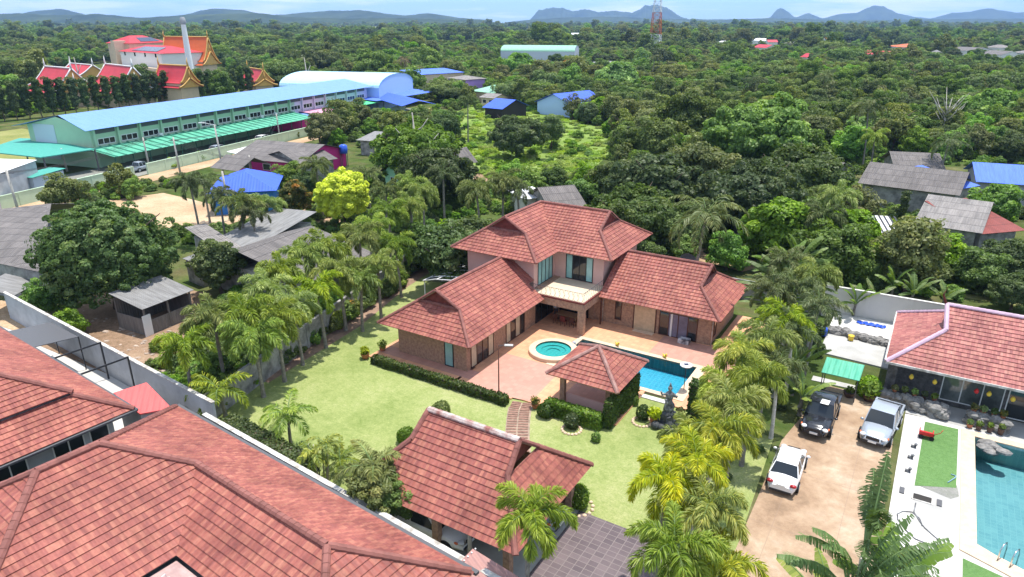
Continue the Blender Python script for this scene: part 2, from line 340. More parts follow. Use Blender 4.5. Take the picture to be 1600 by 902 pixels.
mat('terracotta', (0.42, 0.16, 0.08), 0.7, noise=(3, 0.25))
mat('dark_pot', (0.10, 0.06, 0.045), 0.6, noise=(3, 0.3))
mat('steel_black', (0.03, 0.03, 0.033), 0.45)
mat('steel', (0.6, 0.6, 0.6), 0.25, metal=1.0)
mat('white_paint', (0.80, 0.80, 0.79), 0.5)
mat('silver_paint', (0.40, 0.44, 0.49), 0.25, 0.6, metal=0.35)
mat('white_car', (0.82, 0.82, 0.82), 0.18, 0.6)
mat('black_car', (0.020, 0.022, 0.028), 0.12, 0.7)
mat('rubber', (0.02, 0.02, 0.02), 0.8)
mat('head_lamp', (0.70, 0.72, 0.74), 0.15, 0.6)
mat('tail_lamp', (0.35, 0.01, 0.015), 0.25, 0.5)
mat('orange_lamp', (0.70, 0.16, 0.05), 0.25, 0.5)
mat('paper', (0.8, 0.8, 0.79), 0.6, noise=(14, 0.35))
mat('wood_table', (0.42, 0.27, 0.15), 0.6, noise=(3, 0.25))
mat('red_paint', (0.55, 0.03, 0.03), 0.4)
mat('blue_plastic', (0.03, 0.10, 0.55), 0.4)
mat('yellow_paint', (0.75, 0.52, 0.06), 0.5)
mat('skin', (0.32, 0.18, 0.12), 0.6)
mat('shirt', (0.75, 0.76, 0.78), 0.8)
mat('trousers', (0.05, 0.05, 0.06), 0.8)
mat('hair', (0.015, 0.012, 0.01), 0.6)
mat('concrete_pole', (0.50, 0.47, 0.42), 0.9, noise=(2, 0.25))
mat('soil', (0.36, 0.235, 0.165), 0.95, noise=(0.9, 0.4), bump=(3, 0.8))
mat('cable', (0.05, 0.05, 0.05), 0.6)
mat('orange_roof', (0.60, 0.13, 0.035), 0.6, noise=(0.4, 0.12))
mat('red_roof', (0.52, 0.045, 0.06), 0.6, noise=(0.4, 0.15))
mat('gold_trim', (0.60, 0.36, 0.10), 0.5)
mat('cream_wall', (0.66, 0.52, 0.36), 0.8, noise=(0.6, 0.1))
mat('solar', (0.02, 0.028, 0.06), 0.2, 0.6)
sheet_mat('asbestos', (0.34, 0.31, 0.285), (0.165, 0.15, 0.14), 0.25, streak=0.5, depth=0.05, patch=0.25)
sheet_mat('asbestos_dark', (0.225, 0.20, 0.185), (0.11, 0.10, 0.095), 0.25, streak=0.5, depth=0.05, patch=0.25)
sheet_mat('sheet_grey', (0.27, 0.265, 0.255), (0.13, 0.125, 0.12), 0.22, streak=0.4, depth=0.03)
sheet_mat('sheet_white', (0.76, 0.76, 0.76), (0.62, 0.62, 0.62), 0.4, streak=0.4, depth=0.03)
sheet_mat('sheet_lightblue', (0.165, 0.30, 0.60), (0.13, 0.25, 0.53), 0.5, streak=0.3, depth=0.03)
sheet_mat('sheet_paleblue', (0.42, 0.66, 0.80), (0.36, 0.60, 0.76), 0.5, streak=0.3, depth=0.03)
sheet_mat('sheet_blue', (0.055, 0.13, 0.66), (0.045, 0.10, 0.54), 0.4, streak=0.4, depth=0.03)
sheet_mat('sheet_royal', (0.10, 0.20, 0.72), (0.07, 0.14, 0.6), 0.4, streak=0.4, depth=0.03)
sheet_mat('sheet_teal', (0.07, 0.34, 0.275), (0.055, 0.29, 0.235), 0.4, streak=0.3, depth=0.03)
sheet_mat('sheet_aqua', (0.13, 0.44, 0.29), (0.06, 0.34, 0.22), 0.35, streak=0.3, depth=0.04)
sheet_mat('sheet_green', (0.10, 0.62, 0.26), (0.08, 0.52, 0.22), 0.4, streak=0.3, depth=0.03)
sheet_mat('sheet_palegreen', (0.28, 0.52, 0.36), (0.22, 0.42, 0.30), 0.5, streak=0.3, depth=0.03)
sheet_mat('sheet_pink', (0.70, 0.34, 0.46), (0.6, 0.3, 0.4), 0.4, streak=0.3, depth=0.03)
sheet_mat('sheet_salmon', (0.72, 0.13, 0.12), (0.62, 0.11, 0.105), 0.35, streak=0.3, depth=0.03)
sheet_mat('sheet_mauve', (0.40, 0.22, 0.19), (0.34, 0.185, 0.165), 0.3, streak=0.35, depth=0.03)
sheet_mat('sheet_redrust', (0.30, 0.075, 0.06), (0.20, 0.055, 0.045), 0.25, streak=0.5, depth=0.04, patch=0.2)
sheet_mat('weathered_board', (0.22, 0.20, 0.18), (0.09, 0.082, 0.075), 0.22, streak=0.5, depth=0.02)
mat('school_green', (0.42, 0.58, 0.40), 0.8, noise=(0.3, 0.08))
mat('school_grey', (0.52, 0.56, 0.62), 0.8)
mat('school_lilac', (0.60, 0.57, 0.66), 0.8, noise=(0.3, 0.08))
mat('pale_green_wall', (0.50, 0.64, 0.46), 0.85, noise=(0.3, 0.15))
mat('shade_net', (0.035, 0.10, 0.07), 0.9)
mat('magenta_wall', (0.55, 0.03, 0.22), 0.8)
mat('blue_wall', (0.04, 0.20, 0.55), 0.8)
mat('purple_wall', (0.42, 0.26, 0.58), 0.8)
mat('green_wall', (0.30, 0.55, 0.33), 0.8)
mat('pale_blue_wall', (0.42, 0.58, 0.80), 0.8)
mat('far_white', (0.72, 0.70, 0.66), 0.8)
grid_mat('terrace_tile', (0.72, 0.37, 0.205), (0.56, 0.275, 0.155), (0.48, 0.24, 0.15), 0.4, 0.4, 0.02)
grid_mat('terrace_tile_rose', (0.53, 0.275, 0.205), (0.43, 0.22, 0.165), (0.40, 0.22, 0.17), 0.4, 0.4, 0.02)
grid_mat('dark_tile', (0.155, 0.118, 0.120), (0.085, 0.064, 0.070), (0.20, 0.165, 0.155), 0.5, 0.36, 0.035, big=0.5)
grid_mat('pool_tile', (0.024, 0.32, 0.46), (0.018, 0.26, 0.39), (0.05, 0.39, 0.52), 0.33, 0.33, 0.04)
grid_mat('pool_tile_shaded', (0.020, 0.20, 0.21), (0.012, 0.14, 0.15), (0.04, 0.26, 0.27), 0.33, 0.33, 0.04)  # pool tile darkened for the basin walls: their weak light is painted in
grid_mat('pool_tile_green', (0.035, 0.36, 0.33), (0.025, 0.29, 0.28), (0.06, 0.44, 0.40), 0.33, 0.33, 0.04)
grid_mat('pool_tile_pale', (0.27, 0.42, 0.41), (0.19, 0.34, 0.35), (0.32, 0.46, 0.45), 0.3, 0.3, 0.02, big=1.2)
# ------------------------------------------------------------ roofs
def clip(poly, d, k, keep_above):
    outp = []; n = len(poly)
    for i in range(n):
        a, b = poly[i], poly[(i + 1) % n]; da, db = a[1] - k, b[1] - k
        if not keep_above: da, db = -da, -db
        if da >= 0: outp.append(a)
        if (da > 0 and db < 0) or (da < 0 and db > 0):
            f = da / (da - db); outp.append((a[0] + (b[0] - a[0]) * f, a[1] + (b[1] - a[1]) * f))
    return outp
def tiled(mb, P, course=0.34, lift=0.045, tw=0.33, thick=0.07, m=0, mu=1, s0=None):
    """one roof slope as overlapping courses of tiles; P planar polygon (3D)"""
    P = [Vector(p) for p in P]
    n = Vector((0, 0, 0))
    for i in range(len(P)):
        a, b = P[i], P[(i + 1) % len(P)]; n += a.cross(b)
    n.normalize()
    if n.z < 0: n = -n; P = P[::-1]
    up = Vector((0, 0, 1)) - n * n.z; up.normalize(); ac = up.cross(n); ac.normalize()
    o = min(P, key=lambda p: p.dot(up)); so = o.dot(up)
    q = [((p - o).dot(ac), (p - o).dot(up)) for p in P]; smax = max(a[1] for a in q)
    W = lambda u, s, h=0: o + ac * u + up * s + n * h
    k = 0
    off = random.random() * 5
    while k * course < smax - 1e-3:
        lo, hi = k * course, min((k + 1) * course, smax)
        c = clip(clip(q, 1, lo, True), 1, hi, False)
        if len(c) >= 3:
            mb.face([W(u, s, lift * (1 - (s - lo) / course) + 0.005) for u, s in c], [(u / tw + off, k + (s - lo) / course * 0.98) for u, s in c], m)
            us = [u for u, s in c if abs(s - lo) < 1e-4]
            if len(us) >= 2:
                a, b = min(us), max(us)
                mb.face([W(a, lo, -0.01), W(b, lo, -0.01), W(b, lo, lift + 0.005), W(a, lo, lift + 0.005)], [(a / tw + off, k), (b / tw + off, k), (b / tw + off, k + .1), (a / tw + off, k + .1)], m)
        k += 1
    # underside and edge
    B = [p - n * thick for p in P]
    mb.face(B[::-1], None, mu)
    for i in range(len(P)):
        j = (i + 1) % len(P); mb.face([B[i], B[j], P[j], P[i]], None, mu)
def slope(mb, P, m=0, mu=1, thick=0.05):
    """plain or corrugated slope with u running across the fall"""
    P = [Vector(p) for p in P]; n = Vector((0, 0, 0))
    for i in range(len(P)): n += P[i].cross(P[(i + 1) % len(P)])
    n.normalize()
    if n.z < 0: n = -n; P = P[::-1]
    up = Vector((0, 0, 1)) - n * n.z
    if up.length < 1e-3: up = (P[1] - P[0]).normalized()
    up.normalize(); ac = up.cross(n)
    mb.face(P, [((p - P[0]).dot(ac), (p - P[0]).dot(up)) for p in P], m)
    B = [p - n * thick for p in P]; mb.face(B[::-1], None, mu)
    for i in range(len(P)):
        j = (i + 1) % len(P); mb.face([B[i], B[j], P[j], P[i]], None, mu)
def cap(mb, p, q, wd=0.26, h=0.11, m=0):
    p = Vector(p); q = Vector(q); d = (q - p).normalized(); s = d.cross(Vector((0, 0, 1))).normalized(); u = s.cross(d)
    mb.marks.append(len(mb.f)); sec = [(-wd / 2, -0.05), (-wd / 2, 0.03), (-wd / 4, h), (wd / 4, h), (wd / 2, 0.03), (wd / 2, -0.05)]
    L_ = (q - p).length; k = max(1, int(L_ / 0.38))
    for t in range(k):
        a0, a1 = t / k, (t + 1) / k; lift = 0.02
        A = [p + d * (L_ * a0) + s * x + u * (y + 0.03) for x, y in sec]; B = [p + d * (L_ * a1) + s * x + u * (y + 0.03 + lift) for x, y in sec]
        for i in range(5): mb.face([A[i], A[i + 1], B[i + 1], B[i]], None, m)
        mb.face(B, None, m)
        if t == 0: mb.face(A[::-1], None, m)
# ------------------------------------------------------------ ground, with the two pool basins cut out
VO = Vector((-3.439, 46.868, 0)); VR = R(-31.5)
def V2W(a, b, z=0): return VO + Matrix.Rotation(VR, 3, 'Z') @ Vector((a, b, z))
P1 = (5.0, 14.75, 4.65, 9.75)      # villa pool water
P2 = (32.9, 41.0, -4.2, 9.8)       # neighbour's pool water
def rootat(name, *a, **k): return thing(name, *a, **k)
gb = MB()
xs = [-9000, -60, P1[0], P1[1], P2[0], P2[1], 90, 9000]; ys = [-9000, -60, P2[2], P1[2], P1[3], P2[3], 90, 9000]
for i in range(len(xs) - 1):
    for j in range(len(ys) - 1):
        cx, cy = (xs[i] + xs[i + 1]) / 2, (ys[j] + ys[j + 1]) / 2
        if P1[0] < cx < P1[1] and P1[2] < cy < P1[3]: continue
        if P2[0] < cx < P2[1] and P2[2] < cy < P2[3]: continue
        gb.sheet([(xs[i], ys[j]), (xs[i + 1], ys[j]), (xs[i + 1], ys[j + 1]), (xs[i], ys[j + 1])], 0)
def ground_mat():
    m = bpy.data.materials.new('ground'); m.use_nodes = True; t = m.node_tree; b = t.nodes['Principled BSDF']; Lk = t.links.new
    tcn = N(t, 'ShaderNodeTexCoord')
    def nz(s, d=6, r=0.6):
        n = N(t, 'ShaderNodeTexNoise'); n.inputs['Scale'].default_value = s; n.inputs['Detail'].default_value = d; n.inputs['Roughness'].default_value = r; Lk(tcn.outputs['Object'], n.inputs['Vector']); return n.outputs[0]
    c1 = ramp(t, nz(0.25, 8, 0.7), [(0.3, (0.035, 0.055, 0.016)), (0.5, (0.065, 0.100, 0.026)), (0.7, (0.115, 0.155, 0.045))])
    c2 = ramp(t, nz(0.12), [(0.45, (0, 0, 0)), (0.62, (1, 1, 1))])
    so = ramp(t, nz(0.9, 8, 0.7), [(0.3, (0.16, 0.10, 0.065)), (0.7, (0.34, 0.235, 0.155))])
    Lk(mixc(t, math_n(t, 'MULTIPLY', c2.outputs[0], 0.35), c1.outputs[0], so.outputs[0]), b.inputs['Base Color'])
    b.inputs['Roughness'].default_value = 1.0; b.inputs['Specular IOR Level'].default_value = 0.0
    bp = N(t, 'ShaderNodeBump'); bp.inputs['Strength'].default_value = 0.7; bp.inputs['Distance'].default_value = 0.3; Lk(nz(1.2, 6, 0.7), bp.inputs['Height']); Lk(bp.outputs[0], b.inputs['Normal'])
    return m
def lawn_mat(name, a, b_, c):
    m = bpy.data.materials.new(name); m.use_nodes = True; t = m.node_tree; b = t.nodes['Principled BSDF']; Lk = t.links.new
    tcn = N(t, 'ShaderNodeTexCoord')
    def nz(s, d=6, r=0.6):
        n = N(t, 'ShaderNodeTexNoise'); n.inputs['Scale'].default_value = s; n.inputs['Detail'].default_value = d; n.inputs['Roughness'].default_value = r; Lk(tcn.outputs['Object'], n.inputs['Vector']); return n.outputs[0]
    f = math_n(t, 'ADD', math_n(t, 'MULTIPLY', nz(0.16, 5), 0.55), math_n(t, 'MULTIPLY', nz(2.2, 8, 0.75), 0.45))
    r = ramp(t, f, [(0.36, a), (0.5, b_), (0.64, c)])
    f2 = ramp(t, nz(7, 6, 0.85), [(0.30, (0.58, 0.66, 0.55)), (0.60, (1, 1, 1))])
    Lk(mixc(t, 1.0, r.outputs[0], f2.outputs[0], 'MULTIPLY'), b.inputs['Base Color']); b.inputs['Roughness'].default_value = 1.0; b.inputs['Specular IOR Level'].default_value = 0.0
    bp = N(t, 'ShaderNodeBump'); bp.inputs['Strength'].default_value = 0.6; bp.inputs['Distance'].default_value = 0.06; Lk(nz(14, 4, 0.8), bp.inputs['Height']); Lk(bp.outputs[0], b.inputs['Normal'])
    MT[name] = m; return m
lawn_mat('lawn', (0.205, 0.262, 0.078), (0.315, 0.352, 0.130), (0.425, 0.422, 0.200))
lawn_mat('meadow', (0.135, 0.195, 0.045), (0.215, 0.295, 0.075), (0.31, 0.375, 0.125))
lawn_mat('dry_grass', (0.16, 0.19, 0.06), (0.27, 0.27, 0.10), (0.36, 0.33, 0.15))
lawn_mat('turf', (0.115, 0.215, 0.075), (0.14, 0.25, 0.088), (0.165, 0.28, 0.105))
lawn_mat('sand', (0.40, 0.255, 0.16), (0.54, 0.365, 0.235), (0.66, 0.48, 0.34))
lawn_mat('dirt', (0.20, 0.13, 0.085), (0.34, 0.22, 0.15), (0.43, 0.30, 0.21))
lawn_mat('asphalt_pale', (0.20, 0.20, 0.19), (0.28, 0.27, 0.25), (0.34, 0.33, 0.30))
def drive_mat():
    m = bpy.data.materials.new('driveway'); m.use_nodes = True; t = m.node_tree; b = t.nodes['Principled BSDF']; Lk = t.links.new
    tcn = N(t, 'ShaderNodeTexCoord')
    def nz(s, d=6, r=0.6, off=0):
        mpn = N(t, 'ShaderNodeMapping'); mpn.inputs['Location'].default_value = (off, off, 0); Lk(tcn.outputs['Object'], mpn.inputs[0])
        n = N(t, 'ShaderNodeTexNoise'); n.inputs['Scale'].default_value = s; n.inputs['Detail'].default_value = d; n.inputs['Roughness'].default_value = r; n.inputs['Distortion'].default_value = 0.15; Lk(mpn.outputs[0], n.inputs['Vector']); return n.outputs[0]
    r = ramp(t, nz(0.32, 9, 0.7), [(0.34, (0.25, 0.165, 0.10)), (0.45, (0.35, 0.235, 0.145)), (0.55, (0.42, 0.30, 0.195)), (0.68, (0.50, 0.40, 0.295))])
    s = ramp(t, nz(0.55, 6, 0.6, 31), [(0.66, (1, 1, 1)), (0.72, (0.72, 0.62, 0.56))])
    p = ramp(t, nz(1.3, 8, 0.8, 77), [(0.28, (0.74, 0.70, 0.68)), (0.6, (1, 1, 1))])
    sp = N(t, 'ShaderNodeSeparateXYZ'); Lk(tcn.outputs['Object'], sp.inputs[0])
    jy = math_n(t, 'LESS_THAN', math_n(t, 'FRACT', math_n(t, 'DIVIDE', math_n(t, 'ADD', sp.outputs[1], 100.9), 5.6)), 0.008)
    jx = math_n(t, 'LESS_THAN', math_n(t, 'FRACT', math_n(t, 'DIVIDE', math_n(t, 'ADD', sp.outputs[0], 100.35), 3.1)), 0.010)
    j = math_n(t, 'MAXIMUM', jx, jy)
    c = mixc(t, 1.0, mixc(t, 1.0, r.outputs[0], s.outputs[0], 'MULTIPLY'), p.outputs[0], 'MULTIPLY')
    Lk(mixc(t, math_n(t, 'MULTIPLY', j, 0.6), c, (0.26, 0.18, 0.13)), b.inputs['Base Color']); b.inputs['Roughness'].default_value = 0.85
    MT['driveway'] = m
drive_mat()
g = gb.build('ground', ground_mat()); struct(g); g.location = VO; g.rotation_euler.z = VR
def vsheet(name, poly, z, m, thick=None, stuff=None):
    mb = MB()
    if thick: mb.prism(poly, z - thick, z)
    else: mb.sheet(poly, z)
    o = mb.build(name, MT[m]); struct(o); o.location = VO; o.rotation_euler.z = VR; return o
def psheet(name, pix, z, m):
    """a ground sheet whose corners are given as points of the photograph, in world space"""
    mb = MB(); mb.sheet([(G(x, y).x, G(x, y).y) for x, y in pix], z); o = mb.build(name, MT[m]); struct(o); return o
vsheet('lawn', [(-12.6, -16.6), (10.8, -17.3), (20.6, -20), (21.9, 3.0), (16.9, 14), (17.5, 24), (-20, 24.6), (-16.5, 8)], 0.008, 'lawn') if False else None
def lawn_piece(name, poly): return vsheet(name, poly, 0.008, 'lawn')
lawn_piece('lawn', [(-12.4, -16.4), (5.0, -17.6), (23.3, -19), (22.6, -10), (21.9, 3.0), (20, 3.4), (5.0, 3.4), (-7.2, 3.4), (-7.2, 24.6), (-19.9, 24.6), (-15.6, 8)])
vsheet('flower_bed', [(-12.6, -9), (-11.6, -9), (-12.9, 2), (-15.6, 12), (-17.4, 24), (-20.3, 24.5), (-14.6, 3)], 0.016, 'soil')
# terrace round the pool
T0 = 0.10
def terrace(name, poly, m='terrace_tile', z=T0): return vsheet(name, poly, z, m, thick=0.12)
tb = MB()
for x0, x1, y0, y1 in ((-8.2, -6.6, -1.95, 12), (-6.6, 0.2, -1.95, 1.0), (0.0, 4.2, -1.95, 15.2), (4.2, 5.0, -1.7, 15.2), (5.0, 14.75, 9.75, 14.4), (14.75, 17.4, 3.35, 21.8), (5.0, 7.6, -1.4, 4.65), (7.6, 12.7, -1.0, 4.65)):
    tb.box(x0, x1, y0, y1, -0.02, T0)
o = tb.build('terrace', MT['terrace_tile']); struct(o); o.location = VO; o.rotation_euler.z = VR
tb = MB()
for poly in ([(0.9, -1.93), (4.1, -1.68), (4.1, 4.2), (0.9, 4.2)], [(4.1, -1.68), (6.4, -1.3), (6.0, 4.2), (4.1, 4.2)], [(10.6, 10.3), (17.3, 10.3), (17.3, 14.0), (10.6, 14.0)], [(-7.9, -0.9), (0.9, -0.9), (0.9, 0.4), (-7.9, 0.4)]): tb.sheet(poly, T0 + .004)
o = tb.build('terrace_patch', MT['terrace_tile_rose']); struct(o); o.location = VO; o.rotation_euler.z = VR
# basin, coping, water of the villa pool
def vthing(name, label, cat, a, b, z=0, rz=0, group=None):
    return thing(name, label, cat, V2W(a, b, z), VR + rz, group)
def water_mat(name, tint, rough=0.02):
    m = bpy.data.materials.new(name); m.use_nodes = True; t = m.node_tree; t.nodes.clear(); Lk = t.links.new
    tr = N(t, 'ShaderNodeBsdfTransparent'); tr.inputs[0].default_value = (*tint, 1)
    gl = N(t, 'ShaderNodeBsdfGlossy'); gl.inputs['Roughness'].default_value = rough
    fr = N(t, 'ShaderNodeFresnel'); fr.inputs['IOR'].default_value = 1.33
    tcn = N(t, 'ShaderNodeTexCoord'); n = N(t, 'ShaderNodeTexNoise'); n.inputs['Scale'].default_value = 5; n.inputs['Detail'].default_value = 3; Lk(tcn.outputs['Object'], n.inputs['Vector'])
    bp = N(t, 'ShaderNodeBump'); bp.inputs['Strength'].default_value = 0.25; bp.inputs['Distance'].default_value = 0.03; Lk(n.outputs[0], bp.inputs['Height']); Lk(bp.outputs[0], gl.inputs['Normal']); Lk(bp.outputs[0], fr.inputs['Normal'])
    mxn = N(t, 'ShaderNodeMixShader'); Lk(fr.outputs[0], mxn.inputs[0]); Lk(tr.outputs[0], mxn.inputs[1]); Lk(gl.outputs[0], mxn.inputs[2])
    o = N(t, 'ShaderNodeOutputMaterial'); Lk(mxn.outputs[0], o.inputs[0]); MT[name] = m
water_mat('pool_water', (0.80, 0.95, 0.97)); water_mat('pool_water_deep', (0.62, 0.84, 0.88))
def vmesh(mb, name, m, parent=None):
    o = mb.build(name, [MT[x] for x in m] if isinstance(m, (list, tuple)) else MT[m], parent)
    if parent is None: o.location = VO; o.rotation_euler.z = VR
    return o
pool = vthing('swimming_pool', 'long rectangular turquoise pool with beige coping behind the small tiled pavilion', 'pool', 10, 7)
def VL(mb): # shift local villa coordinates to the pool empty
    return mb
def pool_parts(pool, P, depth, z1, ca, tile, water, cop, wz, steps=True):
    ox, oy = ca; x0, x1, y0, y1 = P[0] - ox, P[1] - ox, P[2] - oy, P[3] - oy
    mb = MB(); D = -depth
    mb.face([(x0, y0, D), (x1, y0, D), (x1, y1, D), (x0, y1, D)]); mb.build('floor', MT[tile], pool); mb = MB()
    mb.face([(x0, y1, D), (x1, y1, D), (x1, y1, z1), (x0, y1, z1)]); mb.face([(x1, y0, D), (x0, y0, D), (x0, y0, z1), (x1, y0, z1)])
    mb.face([(x0, y0, D), (x0, y1, D), (x0, y1, z1), (x0, y0, z1)]); mb.face([(x1, y1, D), (x1, y0, D), (x1, y0, z1), (x1, y1, z1)])
    mb.build('basin_wall', MT['pool_tile_shaded' if tile == 'pool_tile' else tile], pool); mb = MB()
    if steps:
        for k in range(4): mb.box(x0 + .01 + k * .32, x0 + .33 + k * .32, y0 + 2.4, y1 - .01, D + .01, z1 - 0.35 - k * 0.26)
    if mb.f: mb.build('step', MT[tile], pool)
    mb = MB(); mb.face([(x0, y0, wz), (x1, y0, wz), (x1, y1, wz), (x0, y1, wz)]); mb.build('water', MT[water], pool)
    if cop:
        mb = MB(); c0, zc = z1 - .14, z1 + .04
        mb.box(x0 - .45, x1 + .75, y1, y1 + .45, c0, zc); mb.box(x1, x1 + .75, y0, y1, c0, zc); mb.box(x0 + 2.2, x1 + .75, y0 - .45, y0, c0 - .2, zc); mb.box(x0 - .45, x0, y0 + 3.2, y1, c0, zc)
        mb.box(x0 - .1, x0 + .02, y0 + 2.6, y0 + 3.2, c0, zc); mb.box(x0 - .45, x0 + .1, y0 - .45, y0 + .25, c0, zc); mb.box(x0 + .1, x0 + 2.2, y0 - .45, y0, c0, zc)
        mb.build('coping', MT['coping'], pool)
        mb = MB(); mb.box(x1 + .80, x1 + 1.25, y0 - 1.2, y1 - .2, -.02, z1 - .03); mb.box(x0 + 6.6, x1 + 1.25, y0 - 1.25, y0 - .75, -.02, z1 - .03)
        mb.build('overflow_ledge', MT['white_paving'], pool)
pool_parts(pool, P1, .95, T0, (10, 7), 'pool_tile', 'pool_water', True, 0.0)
jac = vthing('round_spa_pool', 'round green-blue spa pool with curved steps joined to the long pool', 'spa pool', 4.05, 6.35)
mb = MB(); n = 32
mb.lathe([(0, .125), (.55, .125), (.55, .19), (1.0, .19), (1.0, .26), (1.45, .26), (1.45, .42)], n=n, sm=False); mb.build('basin', MT['pool_tile_green'], jac)
mb = MB(); mb.sheet([(1.45 * math.cos(2 * math.pi * i / n), 1.45 * math.sin(2 * math.pi * i / n)) for i in range(n)], .34); mb.build('water', MT['pool_water'], jac)
mb = MB(); mb.lathe([(1.45, .25), (1.45, .42), (1.95, .42), (2.0, .38), (2.0, .0)], n=n, sm=False); mb.build('coping', MT['coping'], jac)
mb = MB(); mb.blob((0, 0, .18), .18, n=12, k=8); o = mb.build('stone_ball', MT['grey_wall']); o.location = V2W(4.9, 8.3, .14); tagp(o, 'grey stone ball resting on the coping between spa and long pool', 'ball')
# jacuzzi coping pad
# ------------------------------------------------------------ windows and doors
def opening(parent, p, ang, wd, ht, frame='brown_frame', panes=('dark_glass',), name='window', fw=0.07, out=0.05, handle=False):
    """a framed opening on a wall: p = lower left corner, ang = heading of the wall, facing right-hand side"""
    ca, sa = math.cos(ang), math.sin(ang); nx, ny = sa, -ca
    W = lambda u, v, d: (p[0] + ca * u + nx * d, p[1] + sa * u + ny * d, p[2] + v)
    mb = MB(); k = len(panes)
    def bar(u0, u1, v0, v1):
        A = [W(u0, v0, out), W(u1, v0, out), W(u1, v1, out), W(u0, v1, out)]; B = [W(u0, v0, 0), W(u1, v0, 0), W(u1, v1, 0), W(u0, v1, 0)]
        mb.face(A)
        for i in range(4): j = (i + 1) % 4; mb.face([B[i], B[j], A[j], A[i]])
    bar(0, wd, 0, fw); bar(0, wd, ht - fw, ht); bar(0, fw, fw, ht - fw); bar(wd - fw, wd, fw, ht - fw)
    for i in range(1, k): u = wd * i / k; bar(u - fw / 2, u + fw / 2, fw, ht - fw)
    o = mb.build(name, MT[frame], parent)
    for i, pm in enumerate(panes):
        u0, u1 = wd * i / k + fw / 2, wd * (i + 1) / k - fw / 2; q = MB()
        q.face([W(u0, fw / 2, 0.02), W(u1, fw / 2, 0.02), W(u1, ht - fw / 2, 0.02), W(u0, ht - fw / 2, 0.02)], [(0, 0), (1, 0), (1, 1), (0, 1)]); q.build('pane', MT[pm], o)
    return o
# ------------------------------------------------------------ the villa
villa = vthing('villa', 'tan stone villa with stepped red tile roofs and a balcony beside the long pool', 'house', 0, 0)
w1 = MB()
w1.box(-6.64, 0, 0, 11.4, 0, 2.9); w1.box(-7.6, 0.0, 11.4, 22.8, 0, 3.1); w1.box(0.0, 4.0, 14.0, 22.8, 0, 3.0); w1.box(4.0, 14.4, 14.15, 21.5, 0, 2.9)
w1.build('wall', MT['stone_clad'], villa)
w2 = MB(); w2.box(-7.6, -.6, 11.2, 22.8, 2.92, 6.0); w2.box(-.6, 4.25, 15.1, 22.8, 3.02, 6.0); w2.build('upper_wall', MT['pink_plaster'], villa)
RT = ['roof_tile', 'eave_board']
# lower left roof
rf = MB(); E, Rg, a0, a1, am = 2.75, 5.75, -7.75, 1.05, -3.35
tiled(rf, [(a1, -1.1, E), (a1, 10.2, E), (am, 10.2, Rg), (am, .85, Rg), (-1.41, 1.2, 4.43)])
tiled(rf, [(-.55, 10.2, E + 1.6 * .6818), (-.55, 11.19, E + 1.6 * .6818), (am, 11.19, Rg), (am, 10.2, Rg)])
tiled(rf, [(a0, -1.1, E), (a0, 11.19, E), (am, 11.19, Rg), (am, .85, Rg), (-5.29, 1.2, 4.43)])
tiled(rf, [(a0, -1.1, E), (a1, -1.1, E), (-1.41, 1.2, 4.43), (-5.29, 1.2, 4.43)])
rf1 = vmesh(rf, 'roof', RT, villa)
q = MB(); q.face([(-5.25, 1.3, 4.40), (-1.45, 1.3, 4.40), (am, 1.3, 5.70)]); q.build('gablet', MT['gablet_red'], rf1)
q = MB()
for A, B in (((am, .83, Rg), (am, 11.15, Rg)), ((a1, -1.1, E), (-1.41, 1.2, 4.43)), ((a0, -1.1, E), (-5.29, 1.2, 4.43)), ((am, .85, Rg), (-1.41, 1.18, 4.43)), ((am, .85, Rg), (-5.29, 1.18, 4.43)), ((-5.25, 1.22, 4.44), (-1.45, 1.22, 4.44))): cap(q, A, B)
q.build('ridge_cap', MT['ridge_cap'], rf1)
# upper roof
rf = MB(); E, Rg = 5.8, 8.75; A0, A1, AM = -8.72, .22, -4.25; B0, BI, B1, BM = 10.15, 14.1, 23.65, 18.87
GZ = 7.45; ga = (GZ - E) / (Rg - E) * (A1 - AM); gb_ = (GZ - E) / (Rg - E) * (BM - BI)
tiled(rf, [(A0, B0, E), (A1, B0, E), (A1 - ga, 12.55, GZ), (A0 + ga, 12.55, GZ)])
tiled(rf, [(A1, B0, E), (A1, BI, E), (AM, BM, Rg), (AM, 12.3, Rg), (A1 - ga, 12.55, GZ)])
tiled(rf, [(A0, B0, E), (A0 + ga, 12.55, GZ), (AM, 12.3, Rg), (AM, BM, Rg), (A0, B1, E)])
C1 = 5.4; CG = 3.0; CR = 2.72
tiled(rf, [(A1, BI, E), (C1, BI, E), (CG, BI + gb_, GZ), (CR + .25, BM, Rg), (AM, BM, Rg)])
tiled(rf, [(A0, B1, E), (C1, B1, E), (CG, B1 - gb_, GZ), (CR + .25, BM, Rg), (AM, BM, Rg)])
tiled(rf, [(C1, BI, E), (C1, B1, E), (CG, B1 - gb_, GZ), (CG, BI + gb_, GZ)])
rf2 = rf.build('upper_roof', [MT[x] for x in RT], villa)
q = MB(); q.face([(A0 + ga, 12.62, GZ), (A1 - ga, 12.62, GZ), (AM, 12.62, Rg - .06)]); q.face([(CG - .1, BI + gb_, GZ), (CG - .1, B1 - gb_, GZ), (CG - .1, BM, Rg - .06)]); q.build('gablet', MT['gablet_red'], rf2)
q = MB()
